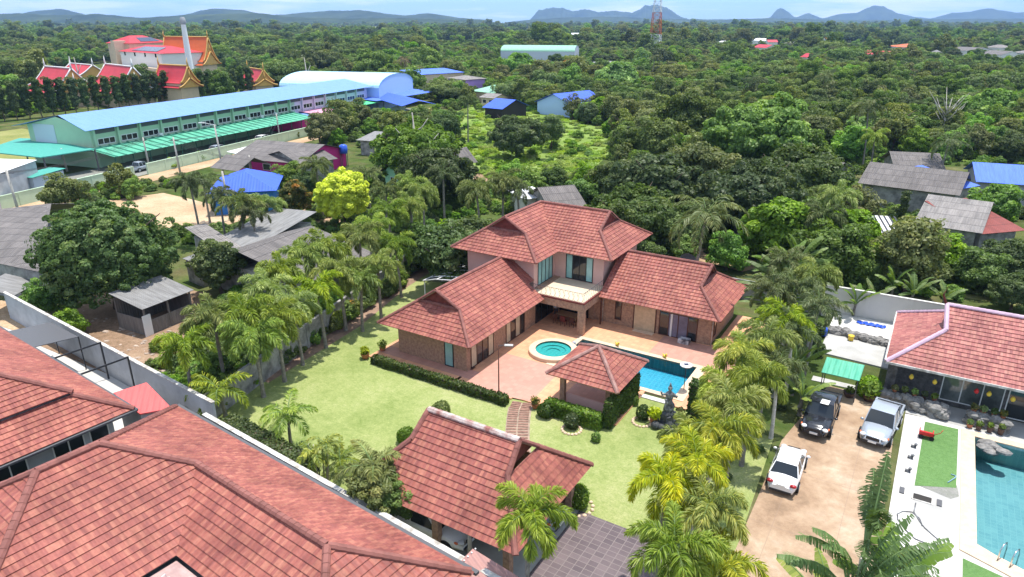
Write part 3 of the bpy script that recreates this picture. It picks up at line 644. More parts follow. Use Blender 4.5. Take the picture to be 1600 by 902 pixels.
for a, b in (((AM, 12.28, Rg), (AM, BM, Rg)), ((AM, BM, Rg), (CR + .27, BM, Rg)), ((A1, B0, E), (A1 - ga, 12.55, GZ)), ((A0, B0, E), (A0 + ga, 12.55, GZ)), ((AM, 12.3, Rg), (A1 - ga, 12.53, GZ)), ((AM, 12.3, Rg), (A0 + ga, 12.53, GZ)),
             ((A0 + ga, 12.56, GZ), (A1 - ga, 12.56, GZ)), ((C1, BI, E), (CG, BI + gb_, GZ)), ((C1, B1, E), (CG, B1 - gb_, GZ)), ((CR + .25, BM, Rg), (CG, BI + gb_, GZ)), ((CR + .25, BM, Rg), (CG, B1 - gb_, GZ)), ((CG, BI + gb_, GZ), (CG, B1 - gb_, GZ)), ((A0, B1, E), (AM, BM, Rg))): cap(q, a, b)
q.build('ridge_cap', MT['ridge_cap'], rf2)
# right wing roof
rf = MB(); E, Rg = 2.75, 5.72; b0, b1, bm = 13.1, 22.5, 17.8; a1 = 15.3; gz = 4.4; gb2 = (gz - E) / (Rg - E) * (bm - b0)
tiled(rf, [(4.75, b0, E), (a1, b0, E), (12.8, b0 + gb2, gz), (13.0, bm, Rg), (4.75, bm, Rg)])
tiled(rf, [(4.3, b1, E), (a1, b1, E), (12.8, b1 - gb2, gz), (13.0, bm, Rg), (4.3, bm, Rg)])
tiled(rf, [(a1, b0, E), (a1, b1, E), (12.8, b1 - gb2, gz), (12.8, b0 + gb2, gz)])
rf3 = rf.build('side_roof', [MT[x] for x in RT], villa)
q = MB(); q.face([(12.7, b0 + gb2, gz), (12.7, b1 - gb2, gz), (12.7, bm, Rg - .06)]); q.build('gablet', MT['gablet_red'], rf3)
q = MB()
for a, b in (((4.35, bm, Rg), (13.02, bm, Rg)), ((a1, b0, E), (12.8, b0 + gb2, gz)), ((a1, b1, E), (12.8, b1 - gb2, gz)), ((13, bm, Rg), (12.8, b0 + gb2, gz)), ((13, bm, Rg), (12.8, b1 - gb2, gz)), ((12.8, b0 + gb2, gz), (12.8, b1 - gb2, gz))): cap(q, a, b)
q.build('ridge_cap', MT['ridge_cap'], rf3)
# balcony, column, railing
q = MB(); q.box(-.55, 4.75, 10.25, 15.09, 2.72, 3.0); q.box(-.55, 4.75, 10.25, 10.5, 2.3, 2.72); q.box(4.5, 4.75, 10.5, 14.0, 2.3, 2.72)
q.build('balcony', MT['stone_clad'], villa)
q = MB(); q.box(-.5, 4.7, 10.3, 15.08, 3.0, 3.03); q.build('balcony_floor', MT['beige_slab'], villa)
q = MB(); q.box(-.6, 4.82, 10.18, 10.32, 2.98, 3.10); q.box(4.68, 4.82, 10.32, 14.4, 2.98, 3.10); q.build('balcony_edge', MT['gablet_red'], villa)
q = MB(); q.box(4.2, 4.72, 10.27, 10.79, 0, 2.3); q.build('column', MT['stone_clad'], villa)
q = MB()
for i in range(12):
    x = -.4 + i * .44
    q.tube([(x, 10.38, 3.05), (x + .22, 10.38, 3.38), (x + .05, 10.38, 3.62), (x + .3, 10.38, 3.85)], .012, 5)
    q.tube([(x, 10.38, 3.85), (x + .25, 10.38, 3.5), (x + .1, 10.38, 3.25), (x + .4, 10.38, 3.05)], .012, 5)
for i in range(9):
    y = 10.5 + i * .42
    q.tube([(4.62, y, 3.05), (4.62, y + .22, 3.45), (4.62, y + .05, 3.6), (4.62, y + .3, 3.85)], .012, 5)
q.beam((-.5, 10.38, 3.88), (4.65, 10.38, 3.88), .03, .03); q.beam((4.62, 10.38, 3.88), (4.62, 14.4, 3.88), .035, .035); q.beam((-.5, 10.38, 3.1), (4.65, 10.38, 3.1), .02, .02)
q.build('balcony_railing', MT['gutter_dark'], villa)
PI = math.pi
opening(villa, (-2.05, 0, .12), 0, .85, 2.25, 'black_frame', ('teal_curtain',), 'window')
opening(villa, (0, .55, .1), PI / 2, 3.2, 2.2, 'brown_frame', ('cream_curtain', 'dark_glass', 'dark_glass', 'cream_curtain'), 'sliding_door')
opening(villa, (0, 5.6, .1), PI / 2, 3.0, 2.2, 'brown_frame', ('cream_curtain', 'dark_glass', 'cream_curtain', 'dark_glass'), 'sliding_door')
opening(villa, (0, 10.5, .1), PI / 2, 3.2, 2.2, 'black_frame', ('dark_glass', 'dark_glass', 'dark_glass'), 'sliding_door')
opening(villa, (.6, 14.0, .1), 0, 2.9, 2.2, 'black_frame', ('dark_glass', 'dark_glass'), 'sliding_door')
opening(villa, (-.6, 11.9, 3.08), PI / 2, 2.7, 2.35, 'black_frame', ('teal_curtain', 'teal_curtain', 'teal_curtain', 'teal_curtain'), 'balcony_door')
opening(villa, (.55, 15.1, 3.08), 0, 2.7, 2.35, 'black_frame', ('teal_curtain', 'dark_glass', 'dark_glass', 'teal_curtain'), 'balcony_door')
opening(villa, (5.95, 14.15, .55), 0, .62, 1.9, 'brown_frame', ('dark_glass',), 'window')
q = MB(); q.box(7.75, 9.65, 14.11, 14.14, .1, 2.5); q.build('door_panel', MT['cream_panel'], villa)
q = MB(); q.box(7.67, 7.75, 14.07, 14.14, .1, 2.6); q.box(9.65, 9.73, 14.07, 14.14, .1, 2.6); q.box(4.9, 5.0, 13.3, 13.4, .1, 2.7); q.build('wall_strip', MT['brown_frame'], villa)
opening(villa, (10.0, 14.15, .1), 0, 3.3, 2.15, 'brown_frame', ('dark_glass', 'pane_lilac' if 'pane_lilac' in MT else 'teal_curtain', 'room_dark', 'dark_glass'), 'sliding_door') if False else None
mat('lilac_room', (0.22, 0.20, 0.27), 0.5, noise=(0.8, 0.4)); mat('white_blanket', (0.7, 0.68, 0.68), 0.8, noise=(2.5, 0.9), c2=(0.05, 0.04, 0.05))
opening(villa, (10.0, 14.15, .1), 0, 3.3, 2.15, 'brown_frame', ('dark_glass', 'lilac_room', 'lilac_room', 'dark_glass'), 'sliding_door')
q = MB(); q.box(11.0, 11.16, 14.05, 14.12, .14, 2.2); q.build('door_leaf', MT['white_frame'], villa)
opening(villa, (14.4, 15.0, .5), PI / 2, .7, 1.6, 'brown_frame', ('dark_glass',), 'window')
q = MB(); q.box(7.9, 9.7, 13.5, 13.95, T0, T0 + .07); vmesh(q, 'door_step', 'coping', villa)
for x_ in (14.55, 4.85): q = MB(); q.tube([(x_, 14.0, 2.7), (x_, 14.02, .1)], .04, 8); q.build('downpipe', MT['gutter_white'], villa)
q = MB(); q.box(12.0, 12.9, 13.25, 13.95, T0, T0 + .35)
o = vmesh(q, 'folded_blanket', 'white_blanket'); tagp(o, 'white and black patterned bedding stack by the open sliding door', 'blanket')
# pergola with glass behind the left wing
pg = vthing('glass_canopy', 'dark glazed canopy with white curved ribs beside the upstairs wall', 'canopy', -9, 10.2)
q = MB(); slope(q, [(-2.0, -1.4, 2.5), (1.3, -1.4, 3.1), (1.3, 4.6, 3.1), (-2.0, 4.6, 2.5)], 0, 0, .03); q.build('panel', MT['dark_glass'], pg)
q = MB()
for i in range(7):
    y = -1.4 + i * 1.0; q.tube([(-2.05, y, 2.52), (-.6, y, 2.95), (1.3, y, 3.2)], .045, 6)
for x, z in ((-2.05, 2.52), (-.4, 2.98), (1.28, 3.2)): q.beam((x, -1.4, z), (x, 4.6, z), .09, .07)
for y in (-1.3, 4.5): q.beam((-1.95, y, 0), (-1.95, y, 2.5), .09, .09)
q.build('rib', MT['white_frame'], pg)
# ------------------------------------------------------------ pool pavilion
pv = vthing('pool_pavilion', 'small open pavilion with four-sided red tile roof beside the pool', 'pavilion', 10.15, 1.38)
rf = MB(); h = 2.65; E, Rg = 2.6, 4.2
cs = [(-h, -h), (h, -h), (h, h), (-h, h)]
for i in range(4): a, b = cs[i], cs[(i + 1) % 4]; tiled(rf, [(a[0], a[1], E), (b[0], b[1], E), (0, 0, Rg)])
r_ = rf.build('roof', [MT[x] for x in RT], pv)
q = MB()
for a in cs: cap(q, (a[0], a[1], E), (0, 0, Rg), .28, .12)
q.build('ridge_cap', MT['ridge_cap_aged'], r_)
for x, y in ((-1.75, -1.75), (1.6, -1.6), (-1.75, 1.7), (1.6, 1.7)):
    q = MB(); q.box(x - .17, x + .17, y - .17, y + .17, T0, 2.65); q.build('post', MT['stone_clad'], pv)
q = MB(); q.box(-2.2, 2.1, -2.0, 2.1, T0, T0 + .06); q.build('floor', MT['terrace_tile_rose'], pv)
q = MB(); q.box(-1.5, 1.5, -1.72, -1.62, T0 + .06, 1.0); q.build('low_wall', MT['pink_plaster'], pv)
# ------------------------------------------------------------ garage
ga_ = vthing('garage', 'open garage with long red tile roof and whitish worn ridge on the lawn', 'garage', 9.7, -13.1)
rf = MB(); E, Rg = 2.6, 5.65; X0, X1, Y0, Y1 = -4.9, 4.98, -3.97, 4.0; gz = 4.55; gy = (gz - E) / (Rg - E) * 3.98; gx0, gx1 = -2.95, 3.0
tiled(rf, [(X0, Y0, E), (X1, Y0, E), (gx1, Y0 + gy, gz), (gx1 - .2, 0, Rg), (gx0 + .1, 0, Rg), (gx0, Y0 + gy, gz)])
tiled(rf, [(X0, Y1, E), (X1, Y1, E), (gx1, Y1 - gy, gz), (gx1 - .2, 0, Rg), (gx0 + .1, 0, Rg), (gx0, Y1 - gy, gz)])
tiled(rf, [(X1, Y0, E), (X1, Y1, E), (gx1, Y1 - gy, gz), (gx1, Y0 + gy, gz)])
tiled(rf, [(X0, Y0, E), (X0, Y1, E), (gx0, Y1 - gy, gz), (gx0, Y0 + gy, gz)])
r_ = rf.build('roof', [MT[x] for x in RT], ga_)
q = MB(); q.face([(gx1 - .25, Y0 + gy, gz), (gx1 - .25, Y1 - gy, gz), (gx1 - .25, 0, Rg - .08)]); q.face([(gx0 + .2, Y0 + gy, gz), (gx0 + .2, Y1 - gy, gz), (gx0 + .2, 0, Rg - .08)]); q.build('gablet', MT['gablet_red'], r_)
q = MB(); cap(q, (gx0 + .1, 0, Rg), (gx1 - .2, 0, Rg), .34, .14); q.build('worn_ridge_cap', MT['ridge_cap_worn'], r_)
q = MB()
for a, b in (((X1, Y0, E), (gx1, Y0 + gy, gz)), ((X1, Y1, E), (gx1, Y1 - gy, gz)), ((X0, Y0, E), (gx0, Y0 + gy, gz)), ((X0, Y1, E), (gx0, Y1 - gy, gz)), ((gx1 - .2, 0, Rg), (gx1, Y0 + gy, gz)), ((gx1 - .2, 0, Rg), (gx1, Y1 - gy, gz)), ((gx0 + .1, 0, Rg), (gx0, Y0 + gy, gz)), ((gx0 + .1, 0, Rg), (gx0, Y1 - gy, gz))): cap(q, a, b, .3, .12)
q.build('ridge_cap', MT['ridge_cap'], r_)
for x, y in ((-4, -3.1), (0, -3.3), (4.1, -3.2), (-4, 3.0), (0, 3.1), (4.2, 3.0)):
    q = MB(); q.box(x - .18, x + .18, y - .18, y + .18, 0, 2.75); q.build('post', MT['stone_clad'], ga_)
q = MB(); q.box(-4.2, 4.2, 3.05, 3.2, 0.0, 2.65); q.build('back_wall', MT['stone_clad'], ga_)
vsheet('garage_floor', [(5.3, -17.0), (14.4, -17.0), (14.4, -9.8), (5.3, -9.8)], 0.03, 'grey_paving')
vsheet('tiled_drive', [(14.42, -22), (19.6, -22), (19.6, -9.9), (14.42, -9.9)], 0.05, 'dark_tile', thick=0.06)
vsheet('driveway', [(22.6, -24), (29.0, -24), (28.4, 10.4), (27.5, 12.2), (23.8, 12.2), (22.4, 3)], 0.03, 'driveway', thick=0.05)
# ------------------------------------------------------------ tiled houses at the lower left
NO = G(307, 725, 5.5); NO.z = 0; NR = R(-36)
def nthing(name, label, cat): return thing(name, label, cat, NO, NR)
def nroof(h, faces, caps, steps=()):
    rf = MB()
    for P in faces: tiled(rf, P, course=0.36, lift=0.05)
    r_ = rf.build('roof', [MT['roof_tile'], MT['gutter_dark']], h)
    q = MB()
    for a, b in caps: cap(q, a, b, .34, .13)
    q.build('ridge_cap', MT['ridge_cap'], r_); return r_
mat('porch_pink', (0.50, 0.33, 0.30), 0.8, noise=(1.5, 0.3))
n1 = nthing('tiled_house', 'large red tile roofed house with gutter along the garden wall, cut by the frame', 'house')
K = .55; zz = lambda d: 5.5 - K * d
P0 = [(-9.8, 4.15, zz(4.15)), (-2.8, -2.8, 5.5 + K * 2.8), (0, 0, 5.5), (9.3, 0, 5.5), (13.4, 4.15, zz(4.15))]
P1_ = [(-2.8, -2.8, 7.04), (-2.8, -5.4, 7.04), (3.0, -11.2, 3.85), (3.0, -3.0, 3.85), (0, 0, 5.5)]
P2_ = [(0, 0, 5.5), (9.3, 0, 5.5), (12.3, -3.0, 3.85), (3.0, -3.0, 3.85)]
P3_ = [(-2.8, -5.4, 7.04), (3.0, -11.2, 3.85), (-8.6, -11.2, 3.85)]
P4_ = [(9.3, 0, 5.5), (13.4, 4.15, zz(4.15)), (13.4, -4.1, zz(4.15))]
P5_ = [(-2.8, -2.8, 7.04), (-2.8, -5.4, 7.04), (-9.8, -12.4, 7.04 - K * 7), (-9.8, 4.15, 7.04 - K * 7)]
r_ = nroof(n1, [P0, P1_, P2_, P3_, P4_, P5_], [((-9.6, 4.0, 3.3), (-2.8, -2.8, 7.04)), ((-2.8, -2.8, 7.04), (-2.8, -5.4, 7.04)), ((-2.8, -2.8, 7.04), (0, 0, 5.5)), ((0, 0, 5.5), (9.3, 0, 5.5)), ((9.3, 0, 5.5), (13.3, 4.05, 3.3)), ((9.3, 0, 5.5), (12.4, -3.1, 3.8)), ((-2.8, -5.4, 7.04), (3.2, -11.4, 3.74)), ((-2.8, -5.4, 7.04), (-8.8, -11.4, 3.74))])
q = MB(); q.beam((-9.9, 4.28, 3.15), (13.5, 4.28, 3.15), .22, .14); q.build('gutter', MT['gutter_dark'], r_)
q = MB(); q.box(-9, 12.6, -3, 3.3, 0, 3.1); q.box(-9, 2.4, -10.6, -3, 0, 3.1); q.build('wall', MT['grey_wall'], n1)
q = MB(); q.prism([(3.08, -3.08), (12.2, -3.08), (12.2, -9), (3.08, -9)], 3.55, 3.68); q.build('porch_roof', MT['porch_pink'], n1)
an = thing('roof_antenna', 'tangled white roof antenna lying on the pink porch roof of the big tiled house', 'antenna', NO + Matrix.Rotation(NR, 3, 'Z') @ Vector((3.9, -3.9, 3.68)), NR)
q = MB(); q.tube([(0, 0, 0), (.1, -.1, .5), (.5, -.5, .75)], .02, 6); q.build('mast', MT['white_paint'], an)
q = MB()
for i in range(7): q.tube([(.05 + i * .09, -.3 - i * .02, .35 + i * .05), (.25 + i * .09, .0 - i * .03, .35 + i * .05)], .012, 5)
q.tube([(.1, -.15, .35), (.75, -.4, .7)], .015, 5); q.build('rod', MT['white_paint'], an)
n2 = nthing('tiled_house', 'two tier red tile roofed house behind the grey alley wall, cut by the frame edge', 'house')
e = (-11.7, 2.55, 3.1)
sl = lambda c: 3.1 + K * c
F0 = [(-34, 2.55, 3.1), (-11.7, 2.55, 3.1), (-18.7, -4.45, sl(7)), (-34, -4.45, sl(7))]
lo = [(-11.7, 2.55, 3.1), (-11.7, -16, 3.1), (-14.0, -16, sl(2.3)), (-14.0, .25, sl(2.3))]
hi = [(-13.85, .25 + .1, sl(2.2) + .28), (-13.85, -16, sl(2.2) + .28), (-18.7, -16, sl(7) + .28), (-18.7, -4.45, sl(7) + .28)]
r_ = nroof(n2, [F0, lo, hi], [((-11.7, 2.55, 3.12), (-14.0, .25, sl(2.3))), ((-13.85, .3, sl(2.2) + .28), (-18.7, -4.45, sl(7) + .28))])
q = MB(); q.beam((-34, 2.66, 3.02), (-11.6, 2.66, 3.02), .16, .12); q.beam((-11.58, 2.66, 3.02), (-11.58, -16, 3.02), .14, .12); q.build('gutter', MT['gutter_dark'], r_)
q = MB(); q.box(-33, -12.7, -15, 1.6, 0, 3.1); q.build('wall', MT['grey_wall'], n2)
for b in (-.6, -3.6, -6.4): opening(n2, (-12.7, b - 1.2, .6), PI / 2, 1.7, 2.0, 'white_frame', ('dark_glass', 'dark_glass'), 'window')
opening(n2, (-12.7, .2, .1), PI / 2, 1.1, 2.4, 'white_frame', ('dark_glass',), 'door')
# alley wall, its frames and sheds
def wallrun(name, label, p, q_, h, th, m, cat='wall', capm=None, posts=0):
    p = Vector(p); q_ = Vector(q_); d = q_ - p; t = thing(name, label, cat, p, math.atan2(d.y, d.x)); Lg = d.length
    mb = MB(); mb.box(0, Lg, -th / 2, th / 2, 0, h); mb.build('wall_panel', MT[m], t)
    if capm: mb = MB(); mb.box(-.02, Lg + .02, -th / 2 - .05, th / 2 + .05, h, h + .07); mb.build('coping', MT[capm], t)
    if posts:
        for i in range(posts + 1):
            x = Lg * i / posts; mb = MB(); mb.box(x - .13, x + .13, -th / 2 - .06, th / 2 + .06, 0, h + .05); mb.build('pillar', MT[capm or m], t)
    return t
N2W = lambda a, b, z=0: NO + Matrix.Rotation(NR, 3, 'Z') @ Vector((a, b, z))
wallrun('alley_wall', 'pale grey-blue wall running down the alley behind the two tier house', N2W(-42, 6.3), N2W(-9.5, 6.3), 2.5, .16, 'grey_wall', capm='gutter_white')
vsheet_ = MB(); vsheet_.sheet([(-42, 2.0), (-8, 2.0), (-8, 6.2), (-42, 6.2)], .01); o = vsheet_.build('alley_paving', MT['white_paving']); struct(o); o.location = NO; o.rotation_euler.z = NR
for i, (a, lab) in enumerate(((-19.2, 'black steel frame over the alley nearest the salmon roofed shed'), (-23.2, 'black steel frame over the alley next to the dark awning'))):
    t = thing('steel_frame', lab, 'frame', N2W(a, 2.6), NR, 'black frames over the alley')
    q = MB(); q.beam((0, 0, 3.0), (0, 3.3, 3.0), .1, .1); q.build('beam', MT['steel_black'], t)
    q = MB(); q.beam((0, 3.3, 0), (0, 3.3, 3.05), .1, .1); q.build('post', MT['steel_black'], t)
t = thing('awning', 'dark grey shade awning over the alley beside the two tier house', 'awning', N2W(-28.3, 2.6), NR)
q = MB(); slope(q, [(-2.4, 0, 3.1), (2.2, 0, 3.1), (2.2, 3.0, 2.8), (-2.4, 3.0, 2.8)]); q.build('fabric', MT['gutter_dark'], t)
q = MB(); q.beam((-2.4, 3.0, 0), (-2.4, 3.0, 2.8), .07, .07); q.beam((2.2, 3.0, 0), (2.2, 3.0, 2.8), .07, .07); q.build('post', MT['steel_black'], t)
t = thing('shed', 'shed with flat salmon metal roof at the end of the grey alley wall', 'shed', N2W(-10.9, 4.6), NR)
c4 = [G(*p, 2.7) for p in ((177, 614), (229, 598), (268, 636), (218, 645))]
Mi = Matrix.Rotation(-NR, 3, 'Z'); lc = [Mi @ (Vector((p.x, p.y, 0)) - Vector((N2W(-10.9, 4.6).x, N2W(-10.9, 4.6).y, 0))) for p in c4]
q = MB(); slope(q, [(p.x, p.y, 2.7 + .02 * i) for i, p in enumerate(lc[:2])] + [(p.x, p.y, 2.62) for p in lc[2:]], thick=.1); q.build('roof', MT['sheet_salmon'], t)
mx_ = sum(p.x for p in lc) / 4; my_ = sum(p.y for p in lc) / 4
q = MB(); q.prism([((p.x - mx_) * .9 + mx_, (p.y - my_) * .9 + my_) for p in lc], 0, 2.55); q.build('wall', MT['grey_wall'], t)
# wall between the big tiled house and the garden
wallrun('garden_wall', 'low dirty white wall with hedge between the lawn and the big tiled house', N2W(-8.6, 5.15), N2W(15.5, 5.0), 2.55, .2, 'gutter_white', capm='gutter_white')
t = thing('porch', 'small porch with pinkish ribbed metal roof fixed with white bolts', 'porch', G(745, 905, 2.4), 0)
pc = [G(*p, 2.4) - G(745, 905, 2.4) for p in ((739, 867), (812, 905), (790, 960), (690, 915))]
q = MB(); slope(q, [(pc[0].x, pc[0].y, .35), (pc[1].x, pc[1].y, .1), (pc[2].x, pc[2].y, 0), (pc[3].x, pc[3].y, .25)]); q.build('roof', MT['sheet_mauve'], t)
q = MB()
for i in range(9): f = i / 8; p = pc[0].lerp(pc[3], f); q.blob((p.x + .12, p.y - .05, .35 - .1 * f + .03), .045, n=6, k=4)
q.build('bolt', MT['white_paint'], t)
q = MB()
for p in pc: q.beam((p.x * .9, p.y * .9 - .3, -2.4), (p.x * .9, p.y * .9 - .3, .05), .1, .1)
q.build('post', MT['gutter_white'], t)
# long garden wall under the palm row
wallrun('boundary_wall', 'grey concrete wall behind the row of palms on the left of the lawn', V2W(-10.6, -14.9), V2W(-21.2, 26), 2.0, .16, 'old_wall', posts=14, capm='old_wall')
wallrun('boundary_wall', 'grey concrete wall behind the villa at the edge of the sandy lane', V2W(-21.2, 26), V2W(21.9, 26.1), 2.0, .16, 'old_wall')
# ------------------------------------------------------------ neighbour on the right
wallrun('panel_wall', 'tall white panelled wall behind the concrete patio next to the pink-tiled house', V2W(21.3, 26), V2W(38, 26.3), 2.9, .16, 'white_wall', posts=5, capm='white_wall')
vsheet('patio', [(22.3, 17.6), (28.4, 17.2), (28.4, 21.9), (22.3, 22.2)], .12, 'grey_paving', thick=.14)
vsheet('upper_patio', [(22.3, 22.7), (28.4, 22.0), (28.4, 25.9), (22.3, 25.9)], .5, 'white_paving', thick=.55)
def rocks(name, label, p, q_, n, h, wd, m='rock', cat='rock wall', r=.28):
    p = Vector(p); q_ = Vector(q_); t = thing(name, label, cat, p, math.atan2((q_ - p).y, (q_ - p).x)); Lg = (q_ - p).length; mb = MB()
    for i in range(n):
        x = random.random() * Lg; y = (random.random() - .5) * wd; z = random.random() * h
        mb.blob((x, y, z), r * (.6 + .8 * random.random()), (1.1, .9, .75), 7, 5, .22, 0, random.randint(0, 9999))
    mb.box(0, Lg, -wd / 2 + .08, wd / 2 - .08, 0, h); mb.build('stone', MT[m], t); return t
rocks('rock_edging', 'dark rubble stone edging between the grey patio and the white upper patio', V2W(22.4, 22.3), V2W(28.2, 21.6), 130, .45, .7)
nh = vthing('tiled_house', 'pink-red tile roofed house with lilac ridge trim beside the right-hand pool', 'house', 27.0, 12.0)
rf = MB(); E = 3.05; s_ = .62; X0, Y0, Y1 = 0.1, -.2, 9.9; bm = (Y0 + Y1) / 2; Rg = 6.15; gx = 3.15
zf = lambda y: E + (y - Y0) * (Rg - E) / (bm - Y0)
gz = 4.95; gyf = Y0 + (gz - E) / (Rg - E) * (bm - Y0); gyb = Y1 - (gyf - Y0)
tiled(rf, [(X0, Y0, E), (26, Y0, E), (26, bm, Rg), (gx - .1, bm, Rg), (gx + .1, gyf, gz)])
tiled(rf, [(X0, Y1, E), (26, Y1, E), (26, bm, Rg), (gx - .1, bm, Rg), (gx + .1, gyb, gz)])
tiled(rf, [(X0, Y0, E), (X0, Y1, E), (gx + .1, gyb, gz), (gx + .1, gyf, gz)])
r_ = rf.build('roof', [MT['roof_tile_pink'], MT['gutter_dark']], nh)
q = MB(); q.face([(gx + .3, gyf, gz), (gx + .3, gyb, gz), (gx + .3, bm, Rg - .08)]); q.build('gablet', MT['gablet_red'], r_)
q = MB()
for a, b in (((X0, Y0, E), (gx + .1, gyf, gz)), ((gx + .1, gyf, gz), (gx - .1, bm, Rg)), ((gx - .1, bm, Rg), (26, bm, Rg)), ((X0, Y1, E), (gx + .1, gyb, gz))): cap(q, a, b, .3, .13)
q.build('ridge_cap', MT['ridge_cap_lilac'], r_)
q = MB(); q.tube([(gx - .15, bm, Rg), (gx - .45, bm, Rg + .7), (gx - .3, bm, Rg + 1.3)], [.11, .06, .02], 6); q.build('finial', MT['gablet_red'], r_)
q = MB(); q.beam((X0 - .06, Y0, E), (X0 - .06, Y1, E), .1, .2); q.beam((X0, Y0 - .08, E - .02), (26, Y0 - .08, E - .02), .08, .16); q.build('fascia', MT['gutter_white'], r_)
mat('grey_stone_clad', (0.16, 0.15, 0.145), 0.9, noise=(2.5, 0.6), bump=(6, 0.8))
q = MB(); q.box(.9, 26, 1.6, 9.2, 0, 3.3); q.build('wall', MT['grey_stone_clad'], nh)
mat('pale_glass', (0.16, 0.18, 0.17), 0.08, 0.8, noise=(0.7, 0.6))
opening(nh, (3.7, 1.6, .35), 0, 3.6, 2.1, 'white_frame', ('pale_glass', 'pale_glass', 'pale_glass'), 'window')
opening(nh, (7.5, 1.6, .1), 0, 1.7, 2.3, 'white_frame', ('dark_glass',), 'door')
opening(nh, (10.6, 1.6, .3), 0, 3.6, 2.2, 'white_frame', ('pale_glass', 'pale_glass'), 'window')
for x in (.6, 9.7):
    q = MB(); q.box(x - .3, x + .3, .5, 1.1, 0, 3.1); q.build('column', MT['grey_stone_clad'], nh)
for i, (x, c, nm) in enumerate(((1.8, 'yellow_paint', 'yellow paper lantern hanging at the left end of the pink-tiled eave'), (3.2, 'yellow_paint', 'long pale lantern hanging beside the first window of the pink-tiled house'), (5.6, 'red_paint', 'red lantern hanging before the wide window of the pink-tiled house'), (6.3, 'yellow_paint', 'small amber lantern hanging right of the red one'), (7.6, 'yellow_paint', 'amber lantern hanging by the dark doorway'), (11.4, 'orange_lamp', 'orange lantern hanging before the far right window'))):
    t = vthing('lantern', nm, 'lantern', 27 + x, 12.2, 2.15)
    q = MB(); q.blob((0, 0, 0), .15, (1, 1, 1.15), 10, 6); q.tube([(0, 0, .17), (0, 0, .2)], .07, 8); q.build('shade', MT[c], t)
    q = MB(); q.tube([(0, 0, .17), (0, 0, .8)], .01, 4); q.tube([(0, 0, -.17), (0, 0, -.4)], [.03, .015], 5); q.build('cord', MT['cable'], t)
rocks('rock_planter', 'grey rock planter wall in front of the porch behind the silver pickup', V2W(27.1, 12.1), V2W(31.2, 11.3), 150, .8, .65)
rocks('rock_planter', 'short grey rock planter wall by the doorway of the pink-tiled house', V2W(32.5, 11.7), V2W(34.6, 11.5), 80, .8, .6)
vsheet('pool_surround', [(28.75, -24), (28.9, 10.7), (32.0, 11.0), (52, 12.4), (52, 9.8), (32.9, 9.8), (32.35, -2.0), (34.5, -3.0), (37.6, -4.2), (50, -9), (50, -24)], .055, 'white_paving')
vsheet('grey_pad', [(30.0, 1.9), (32.1, 2.9), (31.9, -1.9), (29.9, -1.7)], .068, 'grey_paving')
vsheet('grey_mat', [(29.9, 2.3), (32.0, 3.4), (32.1, 2.3), (31.7, 1.8), (31.0, 2.0)], .075, 'asphalt_pale')
vsheet('house_apron', [(28.9, 10.8), (52, 10.8), (52, 13.5), (28.9, 13.4)], .062, 'grey_paving')
vsheet('turf_patch', [(30.1, 10.2), (32.0, 10.3), (31.95, 3.1), (29.9, 2.1)], .08, 'turf')
vsheet('turf_patch_front', [(32.3, -3.2), (34.2, -3.7), (37, -4.9), (50, -10), (50, -24), (32.2, -24)], .08, 'turf')
pool2 = vthing('swimming_pool', 'large pool with curved salmon coping on the right in front of the pink-tiled house', 'pool', 36, 3)
pool_parts(pool2, P2, 1.4, 0.05, (36, 3), 'pool_tile_pale', 'pool_water_deep', False, -0.12, steps=False)
q = MB()
outer = [(32.15, 10.45), (32.15, -2.6), (33.4, -3.1), (34.9, -3.75), (36.8, -4.6), (41, -6.4)]; inner = [(32.9, 9.8), (32.9, -1.7), (33.7, -2.15), (34.9, -2.65), (36.8, -3.5), (41, -5.2)]
for i in range(len(outer) - 1): q.prism([outer[i], outer[i + 1], inner[i + 1], inner[i]], .03, .12)
q.prism([(32.15, 10.45), (32.9, 9.8), (52, 9.8), (52, 10.45)], .03, .12)
q.v = [(x - 36, y - 3, z) for x, y, z in q.v]; q.build('coping', MT['coping'], pool2)
q = MB(); q.prism([(32.9, -4.2), (32.9, -1.7), (33.7, -2.15), (34.9, -2.65), (36.8, -3.5), (41, -5.2), (41, -6)], -1.3, .02); q.v = [(x - 36, y - 3, z) for x, y, z in q.v]; q.build('curved_wall', MT['pool_tile_pale'], pool2)
for k, y in enumerate((-2.05, -2.75)):
    pass
t = vthing('pool_ladder', 'curved chrome handrails over the coping of the right-hand pool', 'ladder', 33.9, -2.2, .1, rz=R(-25))
for y in (0, .55):
    q = MB(); q.tube([(y, -.35, 0), (y, -.35, .6), (y, -.15, .85), (y, .25, .8), (y, .45, .4), (y, .45, -.5)], .03, 8); q.build('rail', MT['steel'], t)
q = MB(); q.box(-.5, .6, -.35, .4, .02, .06)
for i, (a, b, r, h) in enumerate(((33.5, 9.4, .5, .5), (34.1, 9.3, .4, .3), (33.6, 8.8, .45, .2), (34.4, 9.0, .3, .25))):
    pass
t = vthing('pool_rocks', 'pile of flat brown rocks at the far corner of the right-hand pool', 'rocks', 33.7, 9.1, -.2)
q = MB()
for i in range(9): q.blob((random.uniform(-.6, .9), random.uniform(-.5, .5), .05 + .1 * i / 3), random.uniform(.3, .5), (1.2, .9, .45), 9, 5, .12, 0, i)
q.build('stone', MT['rock'], t)
